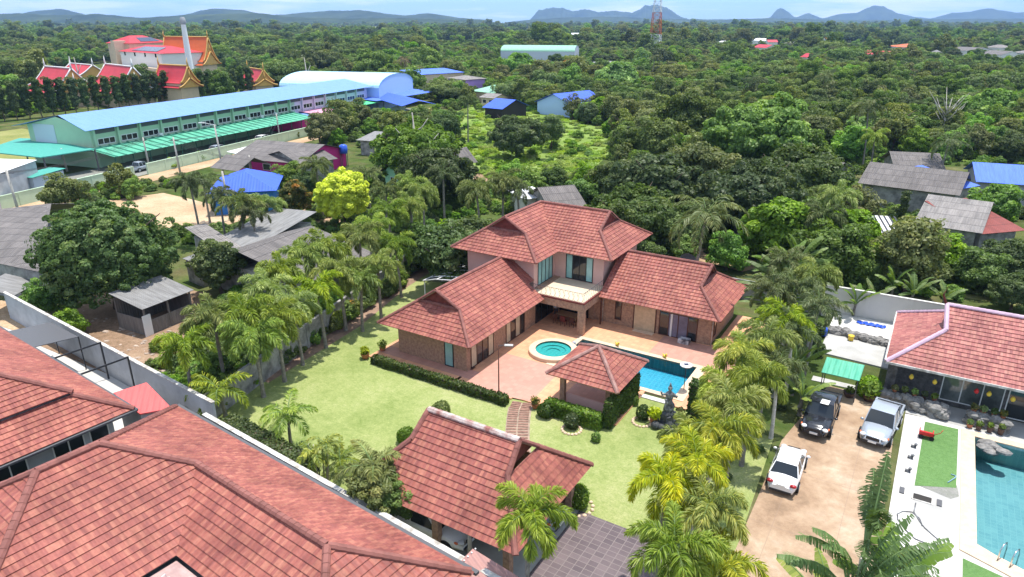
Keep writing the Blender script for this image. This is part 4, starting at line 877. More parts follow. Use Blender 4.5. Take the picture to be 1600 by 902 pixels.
# small green canopy
t = vthing('awning', 'bright aqua-green translucent awning between the patio and the black pickup', 'awning', 24.6, 11.4, 0)
q = MB(); slope(q, [(-1.25, -1.05, 1.85), (1.2, -1.05, 1.85), (1.25, 1.05, 2.15), (-1.25, 1.05, 2.15)]); q.build('sheet', MT['sheet_aqua'], t)
q = MB()
for x in (-1.15, 1.1):
    q.beam((x, .9, 0), (x, .9, 2.1), .06, .06); q.beam((x, -.9, 0), (x, -.9, 1.8), .06, .06)
q.build('post', MT['gutter_dark'], t)
vsheet('garden_path', [(22.6, 12.4), (27.2, 12.6), (27.0, 13.2), (22.6, 13.2)], .05, 'grey_paving')
# ------------------------------------------------------------ background buildings
PROTECT = []   # (x0, y0, x1, y1, distance) picture rectangles that trees in front must leave open
FOOT = []      # (x, y, radius) ground kept free of trees
def prot(x0, y0, x1, y1, d): PROTECT.append((x0, y0, x1, y1, d))
def bld(name, label, e0, e1, ze, depth, rise, roofm, wallm, cat='house', kind='gable', over=.6, wins=0, group=None, left_ext=0, wwin='dark_glass', keep=True, frontgable=False, wh=1.1):
    """e0, e1 = picture points of the front eave corners at height ze; the building runs back from there"""
    A, B = G(*e0, ze), G(*e1, ze); d = B - A; Lg = math.hypot(d.x, d.y); ang = math.atan2(d.y, d.x)
    t = thing(name, label, cat, (A.x, A.y, 0), ang, group)
    D = depth; rf = MB()
    if kind == 'gable':
        slope(rf, [(0, 0, ze), (Lg, 0, ze), (Lg, D / 2, ze + rise), (0, D / 2, ze + rise)]); slope(rf, [(0, D, ze), (Lg, D, ze), (Lg, D / 2, ze + rise), (0, D / 2, ze + rise)])
    elif kind == 'hip':
        k = min(Lg, D) / 2 * .98
        ra, rb = (k, D / 2), (Lg - k, D / 2)
        if D > Lg: ra, rb = (Lg / 2, k), (Lg / 2, D - k)
        if D <= Lg:
            slope(rf, [(0, 0, ze), (Lg, 0, ze), (*rb, ze + rise), (*ra, ze + rise)]); slope(rf, [(0, D, ze), (Lg, D, ze), (*rb, ze + rise), (*ra, ze + rise)])
            slope(rf, [(0, 0, ze), (0, D, ze), (*ra, ze + rise)]); slope(rf, [(Lg, 0, ze), (Lg, D, ze), (*rb, ze + rise)])
        else:
            slope(rf, [(0, 0, ze), (Lg, 0, ze), (*ra, ze + rise)]); slope(rf, [(0, D, ze), (Lg, D, ze), (*rb, ze + rise)])
            slope(rf, [(0, 0, ze), (0, D, ze), (*rb, ze + rise), (*ra, ze + rise)]); slope(rf, [(Lg, 0, ze), (Lg, D, ze), (*rb, ze + rise), (*ra, ze + rise)])
    elif kind == 'shed': slope(rf, [(0, 0, ze), (Lg, 0, ze), (Lg, D, ze + rise), (0, D, ze + rise)])
    elif kind == 'side':   # ridge runs front to back, gable faces the front
        slope(rf, [(0, 0, ze), (0, D, ze), (Lg / 2, D, ze + rise), (Lg / 2, 0, ze + rise)]); slope(rf, [(Lg, 0, ze), (Lg, D, ze), (Lg / 2, D, ze + rise), (Lg / 2, 0, ze + rise)])
    elif kind == 'vault':
        n = 14
        for i in range(n):
            a0, a1 = math.pi * i / n, math.pi * (i + 1) / n
            f = lambda a: (D / 2 - math.cos(a) * D / 2, ze + rise * math.sin(a))
            (y0, z0), (y1, z1) = f(a0), f(a1); slope(rf, [(0, y0, z0), (Lg, y0, z0), (Lg, y1, z1), (0, y1, z1)])
    rf.build('roof', [MT[roofm], MT[roofm]], t)
    if wallm:
        o = over; x0, x1, y0, y1 = o, Lg - o, o, D - o; zt = ze - .02; q = MB()
        if kind in ('gable',):
            for (a, b) in (((x0, y0), (x1, y0)), ((x1, y1), (x0, y1))): q.face([(a[0], a[1], 0), (b[0], b[1], 0), (b[0], b[1], zt + o * rise / D * 1.9), (a[0], a[1], zt + o * rise / D * 1.9)], [(0, 0), (Lg, 0), (Lg, zt), (0, zt)])
            for x in (x0, x1): q.face([(x, y0, 0), (x, y1, 0), (x, y1, zt), (x, D / 2, zt + rise - .08), (x, y0, zt)], [(y0, 0), (y1, 0), (y1, zt), (D / 2, zt + rise), (y0, zt)])
        elif kind == 'side':
            for y in (y0, y1): q.face([(x0, y, 0), (x1, y, 0), (x1, y, zt), (Lg / 2, y, zt + rise - .08), (x0, y, zt)])
            for x in (x0, x1): q.face([(x, y0, 0), (x, y1, 0), (x, y1, zt), (x, y0, zt)])
        elif kind == 'vault':
            for y in (y0, y1): q.face([(x0, y, 0), (x1, y, 0), (x1, y, zt), (x0, y, zt)])
            for x in (x0, x1): q.face([(x, y0, 0), (x, y1, 0)] + [(x, D / 2 + math.cos(math.pi * i / 12) * (D / 2 - o), zt + (rise - .1) * math.sin(math.pi * i / 12)) for i in range(13)])
        else: q.box(x0, x1, y0, y1, 0, zt)
        q.build('wall', MT[wallm], t)
        for i in range(wins):
            wd = min(1.6, (x1 - x0) / (wins * 1.7)); x = x0 + (x1 - x0) * (i + .5) / wins - wd / 2
            opening(t, (x, y0, ze - 1.7), 0, wd, wh, 'white_frame', (wwin,), 'window')
    c = Matrix.Rotation(ang, 3, 'Z') @ Vector((Lg / 2, D / 2, 0)) + A
    if keep: FOOT.append((c.x, c.y, max(Lg, D) / 2 + 1.5))
    return t, Lg, ang
# ---- school
SO = Vector((-66.2, 111.2, 0)); SR = math.atan2(.935, .355)
def SW(s, n, z=0): return SO + Matrix.Rotation(SR, 3, 'Z') @ Vector((s, n, z))
sch = thing('school_building', 'very long two-storey school block, green then lilac walls under a light blue roof', 'school', SO, SR)
s0, s1, sm = 10.0, 103.5, 68.0
q = MB(); slope(q, [(s0 - 2, 12.2, 7.0), (s1, 12.2, 7.0), (s1 - 1, 21.5, 9.0), (s0 + .5, 21.5, 9.0)]); slope(q, [(s0 - 2, 30.8, 7.0), (s1, 30.8, 7.0), (s1 - 1, 21.5, 9.0), (s0 + .5, 21.5, 9.0)]); q.build('roof', [MT['sheet_lightblue'], MT['sheet_lightblue']], sch)
q = MB(); q.face([(s0, 13.8, 0), (sm, 13.8, 0), (sm, 13.8, 7.2), (s0, 13.8, 7.2)]); q.face([(s0, 29.5, 0), (s0, 13.8, 0), (s0, 13.8, 7.1), (s0, 21.5, 8.8), (s0, 29.5, 7.1)]); q.face([(s0, 29.5, 0), (sm, 29.5, 0), (sm, 29.5, 7.2), (s0, 29.5, 7.2)]); q.build('green_wall', MT['school_green'], sch)
q = MB(); q.face([(sm, 13.8, 0), (s1 - 1.5, 13.8, 0), (s1 - 1.5, 13.8, 7.2), (sm, 13.8, 7.2)]); q.face([(s1 - 1.5, 13.8, 0), (s1 - 1.5, 29.5, 0), (s1 - 1.5, 29.5, 7.1), (s1 - 1.5, 21.5, 8.8), (s1 - 1.5, 13.8, 7.1)]); q.face([(sm, 29.5, 0), (s1 - 1.5, 29.5, 0), (s1 - 1.5, 29.5, 7.2), (sm, 29.5, 7.2)]); q.build('lilac_wall', MT['school_lilac'], sch)
q = MB(); q.box(s0 - .06, s0 - .02, 22.5, 28, 1, 7.3); q.build('grey_panel', MT['school_grey'], sch)
nb = 18; bw = (s1 - 3 - s0) / nb
for i in range(nb):
    x = s0 + .6 + i * bw
    q = MB(); q.box(x - .22, x + .14, 13.35, 13.82, 0, 7.05); q.build('pilaster', MT['school_green' if x < sm else 'school_lilac'], sch)
    o_ = opening(sch, (x + .6, 13.8, 3.95), 0, bw - 1.3, 1.15, 'white_frame', ('dark_glass', 'dark_glass', 'dark_glass'), 'window', fw=.12)
    q = MB(); q.box(x + .4, x + bw - .5, 13.70, 13.78, 5.95, 6.75); q.build('vent_band', MT['gutter_dark'], sch)
for x in (24.5, 50, 54.5, 59.5):
    q = MB(); q.box(x, x + .9, 13.1, 13.7, 3.55, 4.25); q.build('air_conditioner', MT['white_frame'], sch)
aw = thing('awning', 'long ribbed aqua awning along the foot of the school block', 'awning', SO, SR)
q = MB(); slope(q, [(8.6, 7.2, 2.7), (66, 6.6, 2.7), (66, 13.3, 3.7), (8.6, 13.3, 3.7)]); q.build('sheet', [MT['sheet_aqua'], MT['sheet_aqua']], aw)
q = MB()
for i in range(30): q.tube([(9 + i * 1.95, 7.0, 2.72), (9 + i * 1.95, 13.2, 3.78)], .16, 5)
q.build('rib', MT['sheet_aqua'], aw)
q = MB()
for i in range(16): q.beam((9 + i * 3.78, 7.6, 0), (9 + i * 3.78, 7.6, 2.8), .14, .14)
q.build('post', MT['shade_net'], aw)
aw = thing('awning', 'bright green flat awning at the lilac end of the school block', 'awning', SO, SR)
q = MB(); slope(q, [(80, 8.6, 3.0), (103, 8.2, 3.0), (103, 13.2, 3.5), (80, 13.2, 3.5)]); q.build('sheet', [MT['sheet_green'], MT['sheet_green']], aw)
q = MB()
for i in range(7): q.beam((80.3 + i * 3.75, 8.8, 0), (80.3 + i * 3.75, 8.8, 3.0), .14, .14)
q.build('post', MT['shade_net'], aw)
t, _, _ = bld('annex', 'low light blue roofed annex with grey wall beside the road wall', (372, 188), (418, 187), 3, 9, .6, 'sheet_paleblue', 'school_grey', 'building', 'shed', wins=2)
t, _, _ = bld('annex', 'low pink walled annex with pale blue roof below the lilac school end', (433, 188), (500, 178), 2.8, 6, .5, 'sheet_lightblue', 'magenta_wall', 'building', 'shed', over=.3)
t, _, _ = bld('annex', 'low building with pale pink metal roof beyond the pink walled annex', (505, 180), (560, 167), 2.8, 7, .7, 'sheet_pink', 'school_lilac', 'building', 'shed', over=.3)
cn = thing('carport', 'wide flat teal roofed carport at the near end of the school', 'carport', G(150, 262), 0)
pc = [G(*p, 4.0) for p in ((63, 246), (-30, 236), (30, 216), (66, 217), (148, 233))]; b0_ = G(150, 262)
q = MB(); slope(q, [(p.x - b0_.x, p.y - b0_.y, 4.0) for p in pc], thick=.15); q.build('roof', MT['sheet_teal'], cn)
q = MB()
for p in pc: q.beam(((p.x - b0_.x) * .95, (p.y - b0_.y) * .95, 0), ((p.x - b0_.x) * .95, (p.y - b0_.y) * .95, 4.0), .2, .2)
q.build('post', MT['gutter_dark'], cn)
t, _, _ = bld('shed', 'small teal roofed grey shed beside the white warehouse corner', (24, 276), (50, 278), 3.0, 6, .3, 'sheet_teal', 'school_grey', 'shed', 'shed', over=.3)
t, _, _ = bld('warehouse', 'grey warehouse with white roof cut by the left edge of the frame', (-60, 292), (58, 250), 5.0, 22, 1.2, 'sheet_white', 'grey_wall', 'warehouse', 'shed', over=.2)
# playground and parking strip
q = MB(); q.sheet([tuple(SW(a, b)[:2]) for a, b in ((-8, .6), (112, 3.2), (112, 13.8), (-8, 13.8))], .02); struct(q.build('parking_strip', MT['asphalt_pale']))
q = MB(); q.sheet([tuple(SW(a, b)[:2]) for a, b in ((-40, 31), (30, 31), (40, 75), (-40, 75))], .02); struct(q.build('playing_field', MT['dry_grass']))
q = MB(); q.sheet([tuple(SW(a, b)[:2]) for a, b in ((-60, -5.5), (115, -3.0), (115, .4), (-60, .2))], .02); struct(q.build('lane', MT['sand']))
wallrun('road_wall', 'pale green painted wall running beside the lane in front of the school', SW(-30, 0), SW(6, .4), 1.9, .2, 'pale_green_wall', posts=9, capm='pale_green_wall')
wallrun('road_wall', 'pale green painted wall between the school parking and the grey roofed houses', SW(9, .4), SW(104, 2.4), 1.9, .2, 'pale_green_wall', posts=24, capm='pale_green_wall')
t, _, _ = bld('hangar', 'long pale blue hangar with curved roof behind the school', (436, 134), (592, 138), 6.5, 26, 3.4, 'sheet_paleblue', 'pale_blue_wall', 'hangar', 'vault', over=.1)
for (n_, l_, a, b, z, D, r, rm, wm, k) in (
  ('covered_court', 'deep blue roof stretching from the hangar toward the trees', (588, 158), (680, 143), 3.5, 14, .8, 'sheet_royal', None, 'shed'),
  ('covered_court', 'lower blue roofs in front of the curved hangar', (580, 152), (628, 166), 3.5, 10, 1.2, 'sheet_blue', None, 'gable'),
  ('school_hall', 'long low building with blue roof edge behind the purple house', (655, 117), (726, 113), 6, 14, 1.0, 'sheet_royal', 'cream_wall', 'shed')):
    bld(n_, l_, a, b, z, D, r, rm, wm, 'building', k, over=.4)
bld('purple_house', 'two-storey purple house with grey roof near the hangar', (697, 122), (727, 125), 5.5, 10, 1.0, 'asbestos', 'purple_wall', 'house', 'hip', wins=2)
bld('small_house', 'grey roofed lean-to house just below the purple house', (702, 139), (722, 140), 2.8, 9, .8, 'asbestos', 'old_wall', 'house', 'gable')
bld('small_house', 'house with faded green hip roof right of the purple house', (735, 142), (772, 146), 3.4, 12, 2.0, 'sheet_palegreen', 'cream_wall', 'house', 'hip')
bld('small_house', 'grey roofed house between the faded green roof and the blue roofs', (748, 152), (772, 154), 3.0, 8, 1.0, 'asbestos', 'cream_wall', 'house', 'gable', wins=2)
bld('blue_roof_house', 'dark house with two bright blue roofs at the edge of the green field', (753, 168), (785, 171), 3.0, 12, 2.0, 'sheet_blue', 'room_dark', 'house', 'gable')
bld('blue_roof_house', 'pale house with large cobalt gable roof among trees beyond the field', (893, 165), (950, 158), 3.4, 14, 2.6, 'sheet_blue', 'pale_blue_wall', 'house', 'gable', wins=2)
bld('white_house', 'small white roofed house by a pole left of the green warehouse', (759, 105), (783, 104), 4, 12, 1.6, 'sheet_white', 'far_white', 'house', 'hip')
bld('white_house', 'white two-storey house in the trees above the hangar', (672, 69), (697, 70), 6, 10, .4, 'sheet_white', 'far_white', 'house', 'shed', wins=3)
wh_, Lg_, _ = bld('green_warehouse', 'pale green vaulted warehouse with grey walls left of the mast', (782, 80), (898, 81), 7, 24, 3.4, 'sheet_palegreen', 'school_grey', 'warehouse', 'vault', over=.1)
bld('green_shed', 'small green roofed shed at the foot of the steel mast', (988, 70), (1006, 71), 5, 16, 2, 'sheet_palegreen', 'shade_net', 'shed', 'gable')
bld('low_shed', 'long low grey-white roof right of the green warehouse', (920, 104), (985, 99), 4, 14, .8, 'sheet_grey', 'far_white', 'shed', 'shed')
bld('low_shed', 'bright white awning roof near the palms below the mast', (985, 100), (1010, 103), 4, 12, 1.4, 'sheet_white', 'far_white', 'shed', 'shed')
bld('low_shed', 'short grey roof among trees below the green warehouse', (868, 116), (884, 118), 3, 12, 1.4, 'sheet_grey', 'far_white', 'shed', 'gable')
bld('small_house', 'orange roofed house behind the palms at the green warehouse', (880, 98), (897, 98), 4, 10, 1.5, 'orange_roof', 'cream_wall', 'house', 'hip')
bld('small_house', 'grey walled box house left of the yellow-green tree below the warehouse', (816, 102), (834, 104), 4, 10, .6, 'asbestos', 'far_white', 'house', 'shed')
for x0, y0, x1, y1, d in ((60, 125, 590, 245, 120), (0, 215, 150, 262, 110), (0, 240, 340, 330, 88), (150, 200, 485, 290, 105), (435, 108, 665, 150, 270), (578, 140, 700, 168, 200), (655, 100, 740, 150, 230), (735, 130, 800, 178, 170), (868, 140, 955, 175, 180), (782, 62, 915, 95, 480), (1005, -90, 1040, 78, 500), (755, 92, 790, 112, 330), (915, 95, 1015, 112, 330), (672, 60, 700, 72, 500), (165, 20, 325, 118, 280), (700, 172, 948, 262, 150), (735, 250, 790, 300, 90), (40, 95, 400, 148, 280), (985, 60, 1008, 78, 500)): prot(x0, y0, x1, y1, d)
# ---- temple
def thai(label, e0, e1, ze, D, rise, rm, wm='cream_wall', tiers=2, group=None, trim='gold_trim'):
    A, B = G(*e0, ze), G(*e1, ze); d = B - A; Lg = math.hypot(d.x, d.y); t = thing('temple_hall', label, 'temple', (A.x, A.y, 0), math.atan2(d.y, d.x), group)
    def curve(x0, x1, y0, y1, z, r, part):
        q = MB(); n = 6; ym = (y0 + y1) / 2
        for sgn in (0, 1):
            for i in range(n):
                f0, f1 = i / n, (i + 1) / n; h = lambda f: z + r * (f ** 1.5)
                a = y0 if sgn == 0 else y1
                slope(q, [(x0, a + (ym - a) * f0, h(f0)), (x1, a + (ym - a) * f0, h(f0)), (x1, a + (ym - a) * f1, h(f1)), (x0, a + (ym - a) * f1, h(f1))], thick=.12)
        ro = q.build('roof', [MT[rm], MT[rm]], part)
        q = MB()
        for x in (x0, x1):
            pr = [(x, y0 + (ym - y0) * i / n, z + r * (i / n) ** 1.5 + .2) for i in range(n + 1)]; q.tube(pr, .24, 5); q.tube([(p[0], y0 + y1 - p[1], p[2]) for p in pr], .24, 5)
            q.tube([(x, ym, z + r), (x * 1.01 - .3, ym, z + r + 1.4), (x, ym, z + r + 2.6)], [.35, .2, .04], 5)
        q.tube([(x0, ym, z + r + .1), (x1, ym, z + r + .1)], .25, 5)
        q.build('trim', MT[trim], ro)
        q = MB()
        for x in (x0 + .3, x1 - .3): q.face([(x, y0 + .2, z)] + [(x, y0 + (ym - y0) * i / n, z + r * (i / n) ** 1.5) for i in range(1, n + 1)] + [(x, y1 - (y1 - ym) * i / n, z + r * (i / n) ** 1.5) for i in range(n - 1, 0, -1)] + [(x, y1 - .2, z)])
        q.build('gable', MT['gold_trim'], ro)
    if tiers == 2: curve(-Lg * .02, Lg * 1.02, -D * .12, D * 1.12, ze - 1.3, rise * .55, t)
    curve(0, Lg, 0, D, ze, rise, t)
    q = MB(); q.box(.8, Lg - .8, .4, D - .4, 0, ze); q.build('wall', MT[wm], t)
    FOOT.append(((A.x + B.x) / 2, (A.y + B.y) / 2 + D / 2, max(Lg, D) / 2 + 2)); return t
thai('temple hall with crimson curved roof, leftmost above the clipped tree row', (44, 134), (84, 139), 6, 12, 5.5, 'red_roof', trim='white_frame')
thai('temple hall with crimson curved roof between the dead pole tree and the cream building', (139, 132), (180, 139), 6, 12, 6, 'red_roof', trim='white_frame')
thai('low wide crimson temple roof behind the leftmost temple hall', (82, 118), (116, 122), 6, 14, 4, 'red_roof', tiers=1, trim='white_frame')
thai('wide crimson temple roof in front of the orange one', (237, 128), (282, 131), 7, 7, 5, 'red_roof')
thai('tall orange temple hall roof beside the white chimney', (250, 96), (318, 97), 9.3, 10, 9.5, 'orange_roof')
thai('small temple roof with gold gable right of the tall trees', (374, 124), (398, 129), 5, 7, 4, 'red_roof')
ch = thing('chimney', 'tall white crematorium chimney beside the orange temple roof', 'chimney', (G(303, 142).x, G(303, 142).y, 0))
q = MB(); zt = 25.4; q.lathe([(1.5, 0), (1.25, 8), (.85, zt - 1.5), (.85, zt)], n=12); q.build('shaft', MT['white_paint'], ch)
q = MB(); q.lathe([(.9, zt - 1.6), (1.15, zt - .9), (.85, zt + .6), (.7, zt + 1.0)], n=12); q.build('cap', MT['grey_wall'], ch)
t, Lg_, _ = bld('cream_building', 'cream three-storey temple building with solar panels on its red edged roof', (184, 80), (250, 84), 13, 18, 2.5, 'red_roof', 'far_white', 'building', 'hip', wins=4, wh=1.6)
q = MB(); q.box(-2.5, Lg_ + 1, -2.5, 0, 4.5, 7.5); q.build('balcony', MT['cream_wall'], t)
q = MB(); q.box(-.5, Lg_ * .9, -.1, 0.4, 0, 4.4); q.build('ground_floor', MT['cream_wall'], t)
q = MB(); q.box(-6, -2.5, 0, 5, 0, 17); q.build('stair_tower', MT['cream_wall'], t)
q = MB(); slope(q, [(Lg_ * .25, 1.5, 13.6), (Lg_ * .85, 1.5, 13.6), (Lg_ * .80, 6.5, 15.0), (Lg_ * .30, 6.5, 15.0)]); q.build('solar_panel', MT['solar'], t)
t, Lg_, _ = bld('cream_building', 'upper red roofed block with solar panels behind the cream building', (201, 68), (262, 66), 16, 14, 3, 'red_roof', 'cream_wall', 'building', 'hip', keep=False)
q = MB(); slope(q, [(Lg_ * .35, 1.0, 16.6), (Lg_ * .85, 1.0, 16.6), (Lg_ * .78, 5, 18.2), (Lg_ * .4, 5, 18.2)]); q.build('solar_panel', MT['solar'], t)
t, _, _ = bld('white_marquee', 'white domed tent roof between the temple halls', (192, 125), (232, 120), 3.5, 14, 2.5, 'sheet_white', None, 'tent', 'vault')
# ---- mast
mast = thing('radio_mast', 'tall red and white lattice radio mast rising past the top of the frame', 'mast', (G(1022, 88).x, G(1022, 88).y, 0))
MATS = ['white_frame', 'orange_roof']; H_ = 62; nseg = 16
def mw(z): return 7.6 * (1 - z / H_) + 1.6 * (z / H_) + 1.0
for k in range(nseg):
    z0, z1 = H_ * k / nseg, H_ * (k + 1) / nseg; w0, w1_ = mw(z0) / 2, mw(z1) / 2; q = MB()
    C0 = [(-w0, -w0, z0), (w0, -w0, z0), (w0, w0, z0), (-w0, w0, z0)]; C1_ = [(-w1_, -w1_, z1), (w1_, -w1_, z1), (w1_, w1_, z1), (-w1_, w1_, z1)]
    for i in range(4):
        j = (i + 1) % 4; q.beam(C0[i], C1_[i], .3, .3); q.beam(C0[i], C1_[j], .14, .14); q.beam(C0[j], C1_[i], .14, .14); q.beam(C1_[i], C1_[j], .16, .16)
    q.build('lattice_section', MT[MATS[(k // 4) % 2]], mast)
# ---- houses in the middle left
t, _, _ = bld('magenta_house', 'long house with grey corrugated roof and bright pink wall near the lane', (358, 247), (468, 256), 3.0, 15, 2.0, 'asbestos_dark', 'magenta_wall', 'house', 'gable', wins=3)
bld('open_shed', 'small grey gabled open shelter left of the pink walled house', (328, 262), (372, 268), 2.8, 7, 1.6, 'asbestos_dark', None, 'shelter', 'gable')
bld('grey_house', 'low grey roofed house right of the pink walled one with a blue tank', (470, 258), (528, 248), 3.0, 12, 1.6, 'asbestos_dark', 'old_wall', 'house', 'gable')
bld('white_shed', 'small white metal roof behind the grey shelter', (354, 237), (372, 241), 2.8, 5, .5, 'sheet_white', None, 'shed', 'shed')
bld('green_gable_house', 'grey roofed house with green gable at the right of the palms', (593, 268), (627, 276), 3.0, 16, 2.2, 'asbestos_dark', 'green_wall', 'house', 'side', wins=1)
bld('blue_roof_house', 'blue walled house with ultramarine hip roof behind the middle palms', (322, 303), (432, 298), 3.2, 11, 2.0, 'sheet_blue', 'blue_wall', 'house', 'hip', wins=2)
bld('low_shed', 'small white-grey roof left of the big tree with bare branches', (556, 219), (585, 221), 3, 7, .8, 'sheet_grey', 'old_wall', 'shed', 'shed')
bld('grey_house', 'large dark grey corrugated roof house at the left edge of the frame', (-80, 402), (96, 421), 4.0, 18, 2.6, 'asbestos_dark', 'old_wall', 'house', 'gable') if False else None
A = G(62, 423, 3.6); t = thing('grey_house', 'large house with dark grey corrugated roof at the left edge of the frame', 'house', (A.x, A.y, 0))
pts = [G(*p, z) - Vector((A.x, A.y, 0)) for p, z in (((62, 425), 3.6), ((-60, 400), 3.6), ((-30, 330), 5.6), ((80, 318), 5.6), ((97, 330), 5.2))]
q = MB(); slope(q, [pts[0], pts[1], Vector((pts[2].x, pts[2].y, 5.6)), Vector((pts[3].x, pts[3].y, 5.6))]); slope(q, [pts[3], pts[2], pts[2] + Vector((2, 8, -2)), pts[3] + Vector((2, 8, -2))]); q.build('roof', [MT['asbestos_dark'], MT['asbestos_dark']], t)
q = MB(); q.prism([((p.x) * .96 - .5, (p.y) * .96 + .5) for p in pts[:4]], 0, 3.4); q.build('wall', MT['old_wall'], t)
FOOT.append((A.x - 8, A.y + 4, 14))
bld('lean_to', 'small pale corrugated lean-to under the big grey roof at the left edge', (22, 462), (62, 440), 2.3, 3, .8, 'sheet_grey', None, 'lean-to', 'shed', keep=False)
t, Lg_, _ = bld('plank_shack', 'weathered plank shack with grey tin roof under the big dark tree', (222, 484), (303, 453), 2.6, 4.2, .7, 'sheet_grey', None, 'shack', 'shed', over=.2)
q = MB(); q.box(.2, Lg_ - .2, .3, .36, 0, 1.3); q.box(.2, .26, .36, 4, 0, 1.5); q.box(Lg_ - .26, Lg_ - .2, .36, 4, 0, 2.2); q.box(.2, Lg_ - .2, 3.9, 4, 0, 2.8); q.build('plank_wall', MT['weathered_board'], t)
q = MB(); q.box(.0, .75, .2, .28, 0, 1.9); q.build('door', MT['white_frame'], t)
q = MB()
for x in (.3, Lg_ / 2, Lg_ - .3): q.beam((x, .33, 0), (x, .33, 2.6), .12, .12)
q.build('post', MT['weathered_board'], t)
bld('grey_house', 'long old house with dark ribbed roof right behind the palm row', (380, 425), (470, 405), 3.4, 18, 2.5, 'asbestos_dark', 'old_wall', 'house', 'side', wins=0) if False else None
A = G(376, 419, 3.0); t = thing('grey_house', 'old white walled house with long dark corrugated roof behind the palm row', 'house', (A.x, A.y, 0))
pp = [Vector((G(*p, z).x - A.x, G(*p, z).y - A.y, z)) for p, z in (((376, 419), 3.0), ((415, 426), 3.0), ((640, 345), 3.0), ((560, 341), 5.0), ((486, 347), 5.0))]
q = MB(); slope(q, [pp[0], pp[1] + Vector((1.5, -.2, 0)), pp[2], Vector((pp[3].x, pp[3].y, 5.0)), Vector((pp[4].x, pp[4].y, 5.0))]) if False else None
e0, e1_ = pp[0], pp[4]; side = Vector((5.6, 3.0, 0))
q = MB(); dirv = Vector((pp[4].x - pp[0].x, pp[4].y - pp[0].y, 0)); 
slope(q, [pp[0], pp[0] + side, pp[0] + side + dirv, pp[0] + dirv]); 
q = MB(); up1 = Vector((pp[0].x, pp[0].y, 4.6)); nrm = Vector((dirv.y, -dirv.x, 0)).normalized()
slope(q, [up1, up1 + dirv, up1 + dirv + nrm * 8 + Vector((0, 0, -1.9)), up1 + nrm * 8 + Vector((0, 0, -1.9))]); slope(q, [up1, up1 + dirv, up1 + dirv - nrm * 4.5 + Vector((0, 0, -1.4)), up1 - nrm * 4.5 + Vector((0, 0, -1.4))]); q.build('roof', [MT['asbestos_dark'], MT['asbestos_dark']], t)
q = MB(); f_ = lambda s, u: (up1 + dirv.normalized() * s + nrm * u)
q.prism([tuple(f_(.6, -3.8)[:2]), tuple(f_(dirv.length - .6, -3.8)[:2]), tuple(f_(dirv.length - .6, 7.2)[:2]), tuple(f_(.6, 7.2)[:2])], 0, 2.7); q.build('wall', MT['old_wall'], t)
c_ = f_(dirv.length / 2, 2) + Vector((A.x, A.y, 0)); FOOT.append((c_.x, c_.y, 11))
bld('grey_house', 'patched light grey tin roof house left of the long dark roof', (300, 393), (372, 402), 2.9, 14, 1.2, 'sheet_grey', 'old_wall', 'house', 'shed')
bld('grey_house', 'pale grey roof between the small round tree and the long dark roof', (366, 408), (400, 400), 2.9, 12, 1.0, 'asbestos', 'old_wall', 'house', 'shed')
bld('low_shed', 'small tin roof with bluish sheet under the patched grey roof', (285, 404), (312, 414), 2.5, 3, .3, 'sheet_grey', 'old_wall', 'shed', 'shed', over=.2)
# behind the villa
bld('grey_house', 'old grey corrugated roof house just behind the villa roof', (858, 327), (918, 322), 3.0, 9, 1.8, 'asbestos_dark', 'old_wall', 'house', 'gable')
bld('white_shed', 'small white flat roofs behind the villa ridge', (820, 312), (862, 306), 3.0, 5, .3, 'sheet_white', 'far_white', 'shed', 'shed')
bld('low_shed', 'low white-fronted block wall hut behind the right wing of the villa', (1146, 364), (1182, 367), 1.6, 4, .2, 'old_wall', 'far_white', 'hut', 'shed', over=.1)
bld('low_shed', 'little red roofed shed in the trees right of the white-fronted hut', (1190, 352), (1228, 356), 2.6, 6, 1.0, 'gablet_red', 'old_wall', 'shed', 'gable')
# right-hand houses
bld('grey_house', 'long house with dark grey corrugated roof and blue doorway on the right', (1340, 286), (1500, 306), 3.2, 12, 2.2, 'asbestos_dark', 'old_wall', 'house', 'gable', wins=0)
bld('grey_house', 'small grey gabled house end left of the long dark roof', (1302, 271), (1334, 262), 3.6, 8, 1.2, 'asbestos', 'old_wall', 'house', 'side')
bld('grey_house', 'brownish grey roof behind the long house on the right', (1398, 266), (1480, 270), 3.5, 11, 2.0, 'asbestos_dark', 'old_wall', 'house', 'gable')
t = bld('grey_house', 'two-storey grey house with rusty red patch on its wide roof', (1427, 349), (1535, 365), 4.6, 15, 1.8, 'asbestos', 'old_wall', 'house', 'gable')[0]
bld('rusty_roof', 'rusty red tin roof attached to the right of the two-storey grey house', (1534, 366), (1604, 360), 4.4, 8, 1.6, 'sheet_redrust', 'old_wall', 'house', 'shed')
bld('blue_roof_house', 'house with faded blue tin roof next to the long grey one', (1500, 296), (1532, 290), 3.0, 9, 1.4, 'sheet_royal', 'old_wall', 'house', 'shed')
bld('blue_roof_house', 'wide faded blue roof at the right edge of the frame', (1525, 284), (1640, 292), 3.2, 10, 2.0, 'sheet_royal', 'grey_wall', 'house', 'gable')
t = bld('striped_canopy', 'black and white striped canopy beside the two-storey grey house', (1366, 363), (1404, 365), 3.0, 4.5, .8, 'sheet_white', None, 'canopy', 'shed')[0]
q = MB()
for i in range(6): slope(q, [(.3 + i * .55, .02, 3.03), (.5 + i * .55, .02, 3.03), (.5 + i * .55, 4.45, 3.83), (.3 + i * .55, 4.45, 3.83)], thick=.01)
q.build('stripe', MT['steel_black'], t)
